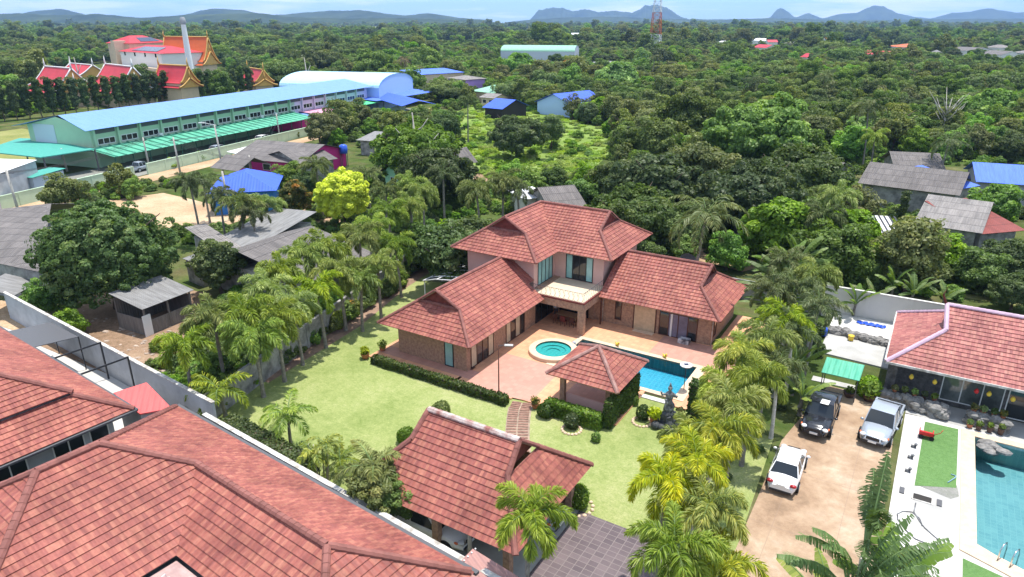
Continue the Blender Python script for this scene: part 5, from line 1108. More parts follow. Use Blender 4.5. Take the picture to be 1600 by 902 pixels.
for x0, y0, x1, y1, d in ((325, 225, 530, 270, 95), (590, 235, 650, 285, 90), (318, 282, 440, 315, 78), (0, 318, 95, 425, 55), (185, 445, 305, 515, 50), (290, 345, 560, 440, 58), (820, 295, 925, 325, 75), (1300, 243, 1600, 312, 78), (1380, 312, 1600, 392, 60), (1365, 335, 1405, 365, 60)): prot(x0, y0, x1, y1, d)
# far scattered houses
far = [((1340, 84), (1378, 86), 'red_roof', 4.5, 'bright red roofed house in the middle of the forest on the right'), ((1375, 52), (1402, 52), 'orange_roof', 8, 'orange temple roof far off on the right plain'),
 ((1375, 46), (1440, 47), 'sheet_white', 5, 'white hall far off below the right-hand hills'), ((1460, 84), (1476, 84), 'sheet_grey', 5, 'slate grey house among far trees on the right'), ((1480, 78), (1520, 80), 'asbestos_dark', 5, 'brown grey house beside the slate one'),
 ((1538, 74), (1570, 75), 'asbestos', 5, 'pale grey roofed house near the right edge on the plain'), ((1530, 84), (1565, 86), 'asbestos_dark', 5, 'dark roofed house just below the pale grey one'), ((1580, 82), (1625, 84), 'asbestos', 5, 'grey roofed house at the far right edge'),
 ((1176, 74), (1197, 75), 'red_roof', 5, 'small scarlet roof right of the mast'), ((1120, 68), (1146, 68), 'sheet_white', 5, 'white shed between the mast and the scarlet roof'), ((1170, 63), (1200, 64), 'sheet_white', 4, 'white sheds far behind the scarlet roof'),
 ((1385, 72), (1412, 74), 'orange_roof', 5, 'faded orange roof left of the slate grey house'), ((1250, 89), (1262, 90), 'red_roof', 4, 'tiny red roof in the forest canopy'), ((1140, 31), (1160, 31), 'gold_trim', 14, 'golden temple on the horizon right of the mast'),
 ((893, 54), (905, 54), 'sheet_white', 5, 'white farm building left of the mast on the plain'), ((912, 54), (924, 55), 'sheet_white', 5, 'second white farm building left of the mast'), ((822, 40), (845, 41), 'sheet_white', 6, 'white factory far beyond the green warehouse'),
 ((480, 42), (600, 43), 'sheet_white', 5, 'long pale factory wall at the foot of the left hills'), ((168, 29), (178, 29), 'sand', 8, 'pale quarry scar building below the left hills'), ((1222, 68), (1238, 69), 'asbestos', 5, 'grey roof left of the far orange ones'),
 ((1292, 62), (1312, 62), 'orange_roof', 5, 'two tone orange roof far right of the mast'), ((1255, 55), (1275, 55), 'gold_trim', 5, 'tan roof on the far plain'), ((1200, 66), (1216, 66), 'red_roof', 5, 'red roof at the left of the far plain houses')]
for i, (a, b, rm, ze, lab) in enumerate(far):
    bld('distant_house', lab, a, b, ze, max(8, min(24, (G(*b, ze) - G(*a, ze)).length * .8)), 2.2, rm, 'far_white', 'house', 'hip' if i % 2 else 'gable', over=.3, group='distant houses on the plain')
    prot(a[0] - 2, a[1] - 6, b[0] + 2, b[1] + 3, (G(*a, ze)).length - 4)
# ---- hills
def hill(name, prof, dist, depth, m, seed=0):
    """a ridge whose crest follows bearings and heights; real mass with depth"""
    from mathutils import noise
    xs_ = np.linspace(prof[0][0], prof[-1][0], 160); hs = np.interp(xs_, [p[0] for p in prof], [p[1] for p in prof])
    n = 14; V = []; Fc = []
    for i, (x, y) in enumerate(zip(xs_, hs)):
        zt = max(0.0, (HZ - y + .5)) / 1243 * dist + 30
        bx = (x - 800) / FPX * dist
        for j in range(n):
            f = j / (n - 1) * 2 - 1
            z = zt * max(0, math.cos(f * math.pi / 2)) ** 1.2
            z *= 1 + .22 * noise.noise(Vector((i * .12, j * .5, seed))) * (1 - (abs(f) < .1)); z += zt * .06 * noise.noise(Vector((i * .45, j * 1.1, seed + 9)))
            V.append((bx * (1 + f * depth / dist), dist + f * depth, z - 10))
    for i in range(159):
        for j in range(n - 1): a = i * n + j; Fc.append((a, a + n, a + n + 1, a + 1))
    me = bpy.data.meshes.new(name); me.from_pydata(V, [], Fc); me.polygons.foreach_set('use_smooth', [True] * len(Fc)); me.materials.append(m)
    o = bpy.data.objects.new(name, me); col.objects.link(o); struct(o)
hm = mat('hill_forest', (0.060, 0.082, 0.030), 1.0, 0.0, noise=(0.006, 0.5), c2=(0.022, 0.036, 0.018), bump=(0.02, 1.0))
hill('hills', [(-150, 12), (-20, 14), (30, 15), (60, 26), (110, 16), (150, 14), (190, 25), (230, 26), (290, 30), (345, 18), (370, 14), (410, 16), (445, 24), (480, 21), (540, 16), (590, 17), (640, 24), (680, 20), (720, 27), (770, 31)], 5200, 900, hm, 1)
hill('hills', [(-200, 24), (0, 22), (90, 20), (130, 23), (200, 21), (260, 27), (330, 22), (420, 20), (480, 26), (560, 28), (640, 27), (760, 31)], 3600, 600, hm, 2)
hill('hills', [(825, 32), (838, 17), (858, 12), (875, 13), (890, 18), (905, 14), (925, 19), (950, 17), (975, 20), (990, 12), (1008, 7), (1025, 12), (1045, 26), (1060, 31)], 8200, 900, hm, 3)
hill('hills', [(1125, 32), (1175, 28), (1184, 15), (1190, 12), (1200, 18), (1212, 28), (1230, 20), (1252, 29), (1275, 22), (1300, 20), (1322, 9), (1338, 10), (1360, 21), (1385, 26), (1410, 29), (1440, 20), (1460, 19), (1490, 14), (1510, 16), (1530, 20), (1560, 18), (1600, 22), (1700, 26), (1800, 20)], 8600, 900, hm, 4)
hill('hills', [(800, 33), (870, 27), (960, 26), (1000, 29), (1100, 30), (1180, 28), (1300, 31), (1400, 30), (1500, 29), (1600, 28), (1800, 28)], 5600, 700, hm, 5)
# ---- utility poles and wires
poles = [(33, 345, 265, 'leaning utility pole in front of the white warehouse at the left edge'), (105, 268, 232, 'utility pole beside the teal carport'), (233, 260, 215, 'utility pole beside the road wall and parked grey pickup'), (282, 272, 215, 'tall utility pole left of the grey shelter'), (350, 277, 195, 'slim street lamp pole rising in front of the silver hatchback'), (395, 278, 243, 'utility pole in front of the pink walled house'), (437, 214, 178, 'thin pole beside the shrubs at the road wall'), (361, 345, 268, 'thin pale pole in front of the blue roofed house')]
ends = []
for x, yb, yt, lab in poles:
    b_ = G(x, yb); d_ = math.hypot(b_.x, b_.y)
    # height so that the top projects to yt
    lo_, hi_ = 1, 20
    for _ in range(30):
        md = (lo_ + hi_) / 2
        if PX((b_.x, b_.y, md))[1] > yt: lo_ = md
        else: hi_ = md
    h_ = lo_; t = thing('utility_pole', lab, 'pole', b_)
    q = MB(); q.tube([(0, 0, 0), (-.03 * h_, 0, h_)], [.19, .13], 8); q.build('shaft', MT['concrete_pole'], t)
    q = MB(); q.beam((-.03 * h_ - .8, .1, h_ - .5), (-.03 * h_ + .8, .1, h_ - .5), .1, .1); q.build('crossarm', MT['gutter_dark'], t)
    if 'lamp' in lab: q = MB(); q.beam((0, 0, h_ - .1), (-2.0, 0, h_ + .3), .08, .08); q.box(-2.9, -1.9, -.15, .15, h_ + .22, h_ + .36); q.build('lamp_arm', MT['white_frame'], t)
    ends.append(Vector((b_.x - .03 * h_, b_.y, h_ - .45)))
wr = MB()
for i, j in ((0, 2), (2, 3), (3, 5), (1, 2), (5, 6), (3, 6)):
    for off in (-.7, 0, .7):
        a, b = ends[i] + Vector((off, 0, 0)), ends[j] + Vector((off, 0, 0)); wr.tube([a.lerp(b, k / 8) - Vector((0, 0, .9 * math.sin(math.pi * k / 8))) for k in range(9)], .022, 4)
o = wr.build('power_lines', MT['cable']); tagp(o, 'thin black power lines sagging between the roadside utility poles', 'power lines')
# ------------------------------------------------------------ vegetation meshes
def quads_mesh(name, V, tone, m, extra=None):
    """V: (n,4,3) leaf quads, tone: (n,)"""
    n = len(V); me = bpy.data.meshes.new(name)
    me.vertices.add(n * 4); me.vertices.foreach_set('co', V.reshape(-1).astype(np.float32))
    me.loops.add(n * 4); me.loops.foreach_set('vertex_index', np.arange(n * 4, dtype=np.int32))
    me.polygons.add(n); me.polygons.foreach_set('loop_start', np.arange(0, n * 4, 4, dtype=np.int32)); me.polygons.foreach_set('loop_total', np.full(n, 4, dtype=np.int32))
    me.update(calc_edges=True); me.validate()
    a = me.attributes.new('tone', 'FLOAT', 'FACE'); a.data.foreach_set('value', tone.astype(np.float32)); me.materials.append(m); return me
def unit(v): return v / np.maximum(np.linalg.norm(v, axis=-1, keepdims=True), 1e-9)
def leaves_at(P, Nn, size, rg, tone, aspect=1.7, flat=0.55):
    """leaf quads at points P facing about Nn"""
    n = len(P); nn = unit(Nn + rg.normal(0, flat, (n, 3))); t = unit(np.cross(nn, rg.normal(0, 1, (n, 3)))); b = np.cross(nn, t)
    s = size * rg.uniform(.6, 1.35, (n, 1)); L_, W_ = t * s * aspect * .5, b * s * .5
    bend = nn * s * .12
    V = np.stack([P - L_ - bend, P + W_, P + L_ - bend, P - W_], 1); return V
def crown(rg, rad=(4, 4, 3.2), nclump=60, per=80, leaf=.34, clump=.30, holes=.2, flat_top=0.0, tone_base=.35, low=-.8, lobe=1.0):
    """leaf clumps spread over and through an uneven crown volume, centre at the origin"""
    rad = np.array(rad); d = unit(rg.normal(0, 1, (nclump * 3, 3)))
    d = d[d[:, 2] > low]; u_ = rg.normal(0, 1, (8, 3)); u_ = unit(u_)
    lob = 1 + lobe * (.18 * np.sin(d @ u_[0] * 3 + 1) + .14 * np.sin(d @ u_[1] * 5)) - holes * np.maximum(0, (d @ u_[2:5].T).max(1) - .8) * 3
    d = d[:nclump]; lob = lob[:nclump] * .88
    rr = lob * rg.uniform(.62, 1.0, nclump)
    C = d * rad * rr[:, None]; inner = rg.random(nclump) < .18; C[inner] *= .5
    cr_ = clump * rad.mean() * rg.uniform(.55, 1.25, nclump)
    idx = np.repeat(np.arange(nclump), per); q = unit(rg.normal(0, 1, (len(idx), 3)) + d[idx] * .75 + np.array([0, 0, .45]))
    P = C[idx] + q * cr_[idx][:, None] * rg.uniform(.75, 1.05, (len(idx), 1)) * np.array([1, 1, .72])
    ct = rg.normal(0, .16, nclump)
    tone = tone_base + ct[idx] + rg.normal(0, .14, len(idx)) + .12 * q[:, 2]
    # inner shell of foliage that closes the gaps between the clumps
    m_ = int(nclump * per * .42); e = unit(rg.normal(0, 1, (m_, 3))); e[:, 2] = np.where(e[:, 2] < low, -e[:, 2], e[:, 2])
    lb = (1 + lobe * (.18 * np.sin(e @ u_[0] * 3 + 1) + .14 * np.sin(e @ u_[1] * 5)) - holes * np.maximum(0, (e @ u_[2:5].T).max(1) - .8) * 3) * .88
    lb *= 1 + .07 * np.sin(e @ u_[5] * 11 + 2) + .06 * np.sin(e @ u_[6] * 17)
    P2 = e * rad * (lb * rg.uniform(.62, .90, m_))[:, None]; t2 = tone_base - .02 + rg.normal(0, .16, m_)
    P = np.concatenate([P, P2]); q = np.concatenate([q, e]); tone = np.concatenate([tone, t2])
    return leaves_at(P, q + np.array([0, 0, .35]), leaf, rg, tone), np.clip(tone, 0, 1)
def limbs(rg, h, r0, rad, nl=5, lean=0.0, tip=.25):
    q = MB(); top = h; k = 5
    ax = [(lean * (i / k) ** 2 + rg.normal(0, .05), rg.normal(0, .05), top * i / k) for i in range(k + 1)]
    q.tube(ax, [r0 * (1 - .45 * i / k) for i in range(k + 1)], 7)
    for i in range(nl):
        a = 2 * math.pi * i / nl + rg.uniform(-.4, .4); z0 = h * rg.uniform(.55, .95); e = rad * rg.uniform(.55, .85)
        q.tube([(lean * (z0 / h) ** 2, 0, z0), (math.cos(a) * e * .4, math.sin(a) * e * .4, z0 + e * .35), (math.cos(a) * e, math.sin(a) * e, z0 + e * .8)], [r0 * .5, r0 * .33, r0 * tip * .4], 6)
    return q
TREES = {}
def tree_proto(key, h, rad, nclump, per, leaf, mt, seed, clump=.3, holes=.2, zc=None, tb=.35, r0=None, nl=5, lobe=1.0):
    """mesh data of a kind of tree: crown centred at height zc over the base"""
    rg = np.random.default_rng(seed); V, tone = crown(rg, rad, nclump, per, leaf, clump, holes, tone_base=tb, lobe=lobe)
    zc = zc if zc else h - rad[2]; V = V + np.array([0, 0, zc])
    me = quads_mesh('crown', V, tone, MT[mt]); q = limbs(rg, zc, r0 or .06 * rad[0] + .06, rad[0], nl)
    tm = bpy.data.meshes.new('trunk'); tm.from_pydata(q.v, [], q.f); tm.materials.append(MT['bark']); tm.polygons.foreach_set('use_smooth', [True] * len(q.f))
    TREES[key] = (me, tm, h, max(rad[0], rad[1]))
KIND_WORD = {}
def put_tree(key, loc, scale, label, name='tree', cat='tree', group=None, rz=None, sz=None, matname=None):
    me, tm, h, r = TREES[key]; t = bpy.data.objects.new(name, None); t.empty_display_size = .3; col.objects.link(t)
    t.location = loc; t.rotation_euler.z = random.random() * 6.28 if rz is None else rz; t.scale = (scale, scale, scale * (sz or 1)); tagp(t, label, cat, group)
    c = bpy.data.objects.new('crown', me); col.objects.link(c); c.parent = t
    if matname: c.material_slots[0].link = 'OBJECT'; c.material_slots[0].material = MT[matname]
    k = bpy.data.objects.new('trunk', tm); col.objects.link(k); k.parent = t
    return t
# kinds for the middle distance (unit size: crown radius about 4 m)
tree_proto('dense', 8.5, (4.1, 3.9, 3.4), 64, 122, 0.25, 'leaf_green', 1, zc=3.9)
tree_proto('dark', 8, (4.2, 4.2, 3.3), 80, 112, 0.22, 'leaf_dark', 2, clump=.22, zc=3.8)
tree_proto('bright', 7.5, (3.7, 4.0, 3.2), 54, 129, 0.27, 'leaf_bright', 3, clump=.32, zc=3.6)
tree_proto('olive', 9.5, (3.7, 3.6, 4.0), 56, 122, 0.24, 'leaf_olive', 4, holes=.45, zc=4.6)
tree_proto('tall', 12, (3.5, 3.5, 5.0), 66, 115, 0.25, 'leaf_green', 5, holes=.45, zc=5.8)
tree_proto('spread', 8.5, (5.8, 5.5, 2.5), 70, 122, 0.25, 'leaf_green', 6, clump=.22, zc=4.2)
tree_proto('loose', 9, (3.5, 3.5, 3.7), 40, 112, 0.27, 'leaf_olive', 7, holes=.8, clump=.26, zc=4.6)
tree_proto('lush', 8, (4.3, 4.0, 3.3), 60, 133, 0.28, 'leaf_bright', 8, clump=.28, tb=.25, zc=3.7)
tree_proto('column', 8, (1.0, 1.0, 3.9), 50, 105, 0.17, 'leaf_dark', 9, holes=0, zc=4.2, clump=.28, nl=2, r0=.12)
tree_proto('bush', 2.2, (1.6, 1.5, 1.15), 26, 87, 0.14, 'leaf_green', 10, zc=1.05, r0=.06, nl=3)
tree_proto('bushb', 2.0, (1.5, 1.6, 1.0), 26, 87, 0.15, 'leaf_bright', 12, zc=.95, r0=.06, nl=3)
tree_proto('weed', .9, (1.5, 1.4, .42), 30, 60, .17, 'leaf_bright', 13, zc=.42, r0=.03, nl=2, tb=.95)
# hero kinds
tree_proto('mango', 12.2, (7.4, 7.2, 6.0), 440, 131, 0.21, 'leaf_dark', 20, clump=.10, holes=.05, zc=6.3, r0=.45, nl=7, tb=.42, lobe=.45)
tree_proto('yellow', 8.2, (3.7, 3.7, 3.6), 200, 105, 0.24, 'leaf_yellow', 21, clump=.135, holes=.0, zc=4.5, tb=.80, lobe=.3)
tree_proto('orange', 7, (2.5, 2.5, 2.7), 60, 105, 0.20, 'leaf_orange', 22, clump=.22, zc=4.3, tb=.55)
tree_proto('big', 15, (6.8, 6.5, 5.8), 190, 148, 0.29, 'leaf_green', 23, clump=.17, holes=.35, zc=6.6, r0=.4, nl=8)
tree_proto('bigdark', 13, (6.8, 6.6, 5.2), 190, 148, 0.28, 'leaf_dark', 24, clump=.17, holes=.3, zc=5.8, r0=.4, nl=8)
tree_proto('gardentree', 5.5, (1.9, 1.8, 2.0), 70, 112, 0.12, 'leaf_olive', 25, clump=.2, holes=.3, zc=3.5, r0=.08)
tree_proto('roundtree', 6.5, (2.6, 2.6, 2.9), 100, 112, 0.16, 'leaf_dark', 26, clump=.19, zc=3.5, holes=.05, tb=.5)
# palms: plumed fronds round an arching rachis
def frond(rg, L_, az, el, droop, nl, ll, wd, plume=1.0, tone0=.5):
    """returns leaflet quads and tones of one frond starting at the origin"""
    n = 14; s = np.linspace(0, 1, n); h = np.array([math.cos(az), math.sin(az), 0]); up = np.array([0, 0, 1.0])
    ang = el - droop * s ** 1.35; step = L_ / (n - 1)
    dx = np.cumsum(np.cos(ang) * step) - np.cos(ang[0]) * step; dz = np.cumsum(np.sin(ang) * step) - np.sin(ang[0]) * step
    P = h[None] * dx[:, None] + up[None] * dz[:, None]; side = np.cross(h, up)
    T = unit(np.gradient(P, axis=0)); f = rg.uniform(.1, 1, nl); f = np.sort(f); ii = f * (n - 1); i0 = np.minimum(ii.astype(int), n - 2); fr = (ii - i0)[:, None]
    B = P[i0] * (1 - fr) + P[i0 + 1] * fr; Tb = T[i0]
    sd = np.where(np.arange(nl) % 2 == 0, 1, -1)[:, None]; nb = np.cross(Tb, side[None]); roll = rg.normal(0, .75 * plume, (nl, 1))
    out = side[None] * sd * np.cos(roll) + nb * np.sin(roll)
    D = unit(out * 1.0 + Tb * (.55 + .5 * f[:, None]) + np.array([0, 0, -.12])); ln = ll * (np.sin(np.clip(f * 1.05, 0, 1) * math.pi * .82 + .35)[:, None] * .9 + .15) * rg.uniform(.8, 1.15, (nl, 1))
    W_ = unit(np.cross(D, rg.normal(0, 1, (nl, 3)))) * wd * .5
    mid = B + D * ln * .55; tip = B + D * ln + np.array([0, 0, -1]) * ln * .32
    V = np.stack([B, mid + W_, tip, mid - W_], 1)
    tone = tone0 + rg.normal(0, .13, nl) + .25 * (f - .5); return V, np.clip(tone, 0, 1), P
PALMS = {}
def palm_proto(key, h, nf, L_, mt, seed, nl=150, ll=.55, wd=.055, plume=1.0, r0=.14, bark='palm_bark', eln=(-.2, 1.25), droop=1.7, shaft=.7, lean=.25, dead=0, tb=.5):
    rg = np.random.default_rng(seed); VV = []; TT = []; RB = MB()
    tx = lean; ztop = h + shaft
    for i in range(nf):
        az = i * 2.399 + rg.normal(0, .15); k = i / max(1, nf - 1); el = eln[1] * (1 - k) + eln[0] * k + rg.normal(0, .08)
        V, t_, P = frond(rg, L_ * rg.uniform(.85, 1.1), az, el, droop * rg.uniform(.85, 1.15), nl, ll, wd, plume, tb + rg.normal(0, .08) - .12 * k)
        o = np.array([tx, 0, ztop]); VV.append(V + o); TT.append(t_)
        RB.tube([tuple(p + o) for p in P[::3]] + [tuple(P[-1] + o)], [.035, .03, .022, .015, .008, .006][:len(P[::3]) + 1], 4)
    me = quads_mesh('crown', np.concatenate(VV), np.concatenate(TT), MT[mt])
    q = MB(); k = 8
    q.tube([(lean * (i / k) ** 1.6, 0, h * i / k) for i in range(k + 1)], [r0 * (1.35 if i == 0 else 1.1 - .35 * i / k) for i in range(k + 1)], 9)
    tm = bpy.data.meshes.new('trunk'); tm.from_pydata(q.v, [], q.f); tm.materials.append(MT[bark]); tm.polygons.foreach_set('use_smooth', [True] * len(q.f))
    RB.tube([(lean, 0, h), (lean, 0, h + shaft * .5), (lean, 0, h + shaft)], [r0 * .85, r0 * .95, r0 * .5], 8)
    rm = bpy.data.meshes.new('crown_shaft'); rm.from_pydata(RB.v, [], RB.f); rm.materials.append(MT['crownshaft'])
    PALMS[key] = (me, tm, rm, h, lean)
def put_palm(key, loc, scale, label, group=None, rz=None, name='palm_tree', h=None, bark=None):
    me, tm, rm, h0, lean = PALMS[key]; t = bpy.data.objects.new(name, None); t.empty_display_size = .3; col.objects.link(t)
    t.location = loc; t.rotation_euler.z = random.random() * 6.28 if rz is None else rz; tagp(t, label, 'palm', group); t.scale = (scale,) * 3
    for nm, m in (('crown', me), ('trunk', tm), ('crown_shaft', rm)):
        o = bpy.data.objects.new(nm, m); col.objects.link(o); o.parent = t
        if h and nm == 'trunk': o.scale.z = h / scale / h0
        if h and nm != 'trunk': o.location.z = h / scale - h0
        if bark and nm == 'trunk': o.material_slots[0].link = 'OBJECT'; o.material_slots[0].material = MT[bark]
    return t
for i, s in enumerate((31, 32, 33, 34)): palm_proto('fox%d' % i, 5.4, 13 + i % 3, 2.7, 'frond_green', s, nl=300, ll=.6, wd=.065, droop=1.9, lean=(-.3, .25, .1, .4)[i], tb=.52)
for i, s in enumerate((41, 42, 43)): palm_proto('foxy%d' % i, 5.4, 12, 2.6, 'frond_yellow', s, nl=330, ll=.62, wd=.06, lean=(-.2, .3, .1)[i], tb=.62, droop=1.95)
for i, s in enumerate((45, 46)): palm_proto('foxn%d' % i, 5.4, 12, 2.6, 'frond_mid', s, nl=330, ll=.62, wd=.06, tb=.66, droop=1.95)
for i, s in enumerate((51, 52)): palm_proto('dark%d' % i, 6.0, 12, 2.6, 'frond_dark', s, nl=230, wd=.065, tb=.55, plume=.8)
palm_proto('coco0', 8, 15, 3.8, 'frond_dark', 61, nl=110, ll=.85, wd=.09, plume=.25, droop=1.6, shaft=.25, lean=.9, tb=.6)
palm_proto('coco1', 7, 14, 3.6, 'frond_dark', 62, nl=110, ll=.85, wd=.09, plume=.25, droop=1.8, shaft=.25, lean=-.7, tb=.5)
palm_proto('deadpalm', 6, 14, 3.4, 'dead_frond', 63, nl=90, ll=.7, wd=.09, plume=.4, droop=2.0, shaft=.2, lean=.2)
palm_proto('short', 1.6, 11, 1.7, 'frond_green', 64, nl=120, ll=.45, wd=.05, plume=.35, droop=1.5, shaft=.35, lean=.12, r0=.09, tb=.55)
palm_proto('cycad', .5, 16, 1.3, 'frond_green', 65, nl=100, ll=.28, wd=.035, plume=.15, droop=1.0, shaft=.1, lean=0, r0=.16, tb=.45, eln=(.1, 1.2))
palm_proto('slim', 2.6, 9, 1.3, 'frond_yellow', 66, nl=90, ll=.35, wd=.05, plume=.4, droop=1.7, shaft=.5, lean=.2, r0=.06, tb=.5)
# traveller's palms and bananas: big paddle leaves with torn edges
PADS = {}
def paddle(rg, L_, W_, az, el, droop, torn=.6, n=16, stem=.35, fan=None):
    """paddle leaf: petiole then a blade cut into strips along the midrib"""
    h = np.array([math.cos(az), math.sin(az), 0]); up = np.array([0, 0, 1.0]); tot = L_ * (1 + stem); k = 24; s = np.linspace(0, 1, k)
    ang = el - droop * s ** 2; st = tot / (k - 1); P = h[None] * (np.cumsum(np.cos(ang)) * st)[:, None] + up[None] * (np.cumsum(np.sin(ang)) * st)[:, None]
    T = unit(np.gradient(P, axis=0)); side = unit(np.cross(h, up)); Q = []; f0 = stem / (1 + stem)
    for sgn in (-1, 1):
        fold = rg.uniform(.1, .5)
        for i in range(n):
            a, b = i / n, (i + 1) / n; gap = .04 + torn * .3 * rg.random() * (rg.random() < .8)
            wa = W_ * math.sin(math.pi * (a * .88 + .07)) ** .6; wb = W_ * math.sin(math.pi * (min(1, b) * .88 + .07)) ** .6
            def at(f): x = (f0 + (1 - f0) * f) * (k - 1); j = min(int(x), k - 2); return P[j] * (1 - (x - j)) + P[j + 1] * (x - j), T[j]
            pa, ta = at(a); pb, tb_ = at(b); nrm = np.cross(side, ta); dr = fold + torn * rg.uniform(-.1, .55)
            o_ = unit(side * sgn + nrm * -.25 - up * dr + ta * .45)
            Q.append([pa, pa + o_ * wa, pb + o_ * wb - (pb - pa) * gap, pb])
    return np.array(Q), P
def paddle_plant(key, h, nf, L_, W_, seed, fan=True, mt='paddle_green', torn=.6, r0=.16, n=14, bark='palm_bark', el=(.5, 1.5), tb=.5, droop=.9):
    rg = np.random.default_rng(seed); VV = []; TT = []; RB = MB()
    for i in range(nf):
        k = i / max(1, nf - 1)
        if fan: a = (k - .5) * 2; az = 0 if a > 0 else math.pi; e = math.pi / 2 - abs(a) * 1.25 + rg.normal(0, .06); az += rg.normal(0, .12)
        else: az = i * 2.399 + rg.normal(0, .2); e = el[1] * (1 - k) + el[0] * k
        Q, P = paddle(rg, L_ * rg.uniform(.8, 1.1), W_ * rg.uniform(.85, 1.1), az, e, droop * rg.uniform(.5, 1.3), torn * rg.uniform(.4, 1.3), n, stem=.55 if fan else .25)
        o = np.array([0, 0, h]); VV.append(Q + o); TT.append(np.clip(tb + rg.normal(0, .1) + rg.normal(0, .06, len(Q)), 0, 1)); RB.tube([tuple(p + o) for p in P[::4]] + [tuple(P[-1] + o)], [.06, .05, .045, .03, .02, .015, .01][:len(P[::4]) + 1], 5)
    me = quads_mesh('crown', np.concatenate(VV), np.concatenate(TT), MT[mt])
    q = MB(); q.tube([(0, 0, 0), (.05, 0, h * .5), (0, 0, h + .1)], [r0 * 1.2, r0, r0 * .9], 8); tm = bpy.data.meshes.new('trunk'); tm.from_pydata(q.v, [], q.f); tm.materials.append(MT[bark])
    rm = bpy.data.meshes.new('leaf_stalks'); rm.from_pydata(RB.v, [], RB.f); rm.materials.append(MT['crownshaft']); PALMS[key] = (me, tm, rm, h, 0)
paddle_plant('trav', 4.2, 13, 2.3, .38, 71); paddle_plant('trav2', 3.2, 11, 2.1, .36, 72, torn=1.0)
paddle_plant('trav_big', 6.5, 17, 2.7, .40, 73, torn=1.5, n=40, tb=.32, bark='pale_wood', droop=1.2)
paddle_plant('banana', 1.8, 9, 1.9, .36, 74, fan=False, tb=.6); paddle_plant('banana2', 1.2, 8, 1.6, .32, 75, fan=False, tb=.7)
def hedge(name, label, a0, a1, b0, b1, h, frame='v', leaf=.11, dens=230, mt='hedge_leaf', z0=0.0, cat='hedge', tb=.4):
    """clipped hedge: dense leaves over a box, in villa coordinates"""
    rg = np.random.default_rng(int(abs(a0 * 7 + b0 * 13)) + 3); t = vthing(name, label, cat, (a0 + a1) / 2, (b0 + b1) / 2, z0); w_, d_ = (a1 - a0) / 2, (b1 - b0) / 2
    faces = [((0, 0, 1), 4 * w_ * d_), ((1, 0, 0), 2 * d_ * h), ((-1, 0, 0), 2 * d_ * h), ((0, 1, 0), 2 * w_ * h), ((0, -1, 0), 2 * w_ * h)]; PP = []; NN = []
    for nrm, A_ in faces:
        k = int(A_ * dens); u = rg.uniform(-1, 1, (k, 3)); p = np.stack([u[:, 0] * w_, u[:, 1] * d_, (u[:, 2] + 1) / 2 * h], 1)
        for ax in range(3):
            if nrm[ax]: p[:, ax] = (w_, d_, h)[ax] * (nrm[ax] if ax < 2 else 1)
        j = rg.normal(0, .035, (k, 3)); wob = .05 * np.sin(p[:, :1] * 2.3 + p[:, 1:2] * 1.7); p = p + j + np.array(nrm) * wob; PP.append(p); NN.append(np.repeat(np.array([nrm], float), k, 0))
    P = np.concatenate(PP); Nn = np.concatenate(NN); tone = np.clip(tb + rg.normal(0, .2, len(P)) + .15 * np.sin(P[:, 0] * 1.1), 0, 1)
    o = bpy.data.objects.new('foliage', quads_mesh('foliage', leaves_at(P, Nn, leaf, rg, tone), tone, MT[mt])); col.objects.link(o); o.parent = t
    q = MB(); q.box(-w_ + .1, w_ - .1, -d_ + .1, d_ - .1, 0, h - .1); q.build('twigs', MT['bark'], t)
    return t
def ball_shrub(label, loc, r, mt='hedge_leaf', sz=1.0, leaf=.10, name='clipped_shrub', tb=.4, dens=330, cone=False):
    rg = np.random.default_rng(int(loc[0] * 31 + loc[1] * 17) % 9999); k = int(dens * 4 * math.pi * r * r); d = unit(rg.normal(0, 1, (k, 3))); rad = r * (1 + rg.normal(0, .05, (k, 1)) + .06 * np.sin(d[:, :1] * 5))
    if cone: rad = rad * (1 - .35 * np.maximum(0, d[:, 2:3]))
    P = d * rad * np.array([1, 1, sz]) + np.array([0, 0, r * sz * .92]); tone = np.clip(tb + rg.normal(0, .2, k), 0, 1); P[:, 2] = np.maximum(P[:, 2], .02)
    t = thing(name, label, 'shrub', loc); o = bpy.data.objects.new('foliage', quads_mesh('foliage', leaves_at(P, d, leaf, rg, tone), tone, MT[mt])); col.objects.link(o); o.parent = t
    q = MB(); q.tube([(0, 0, 0), (0, 0, r * sz)], .05, 6); q.build('stem', MT['bark'], t); return t
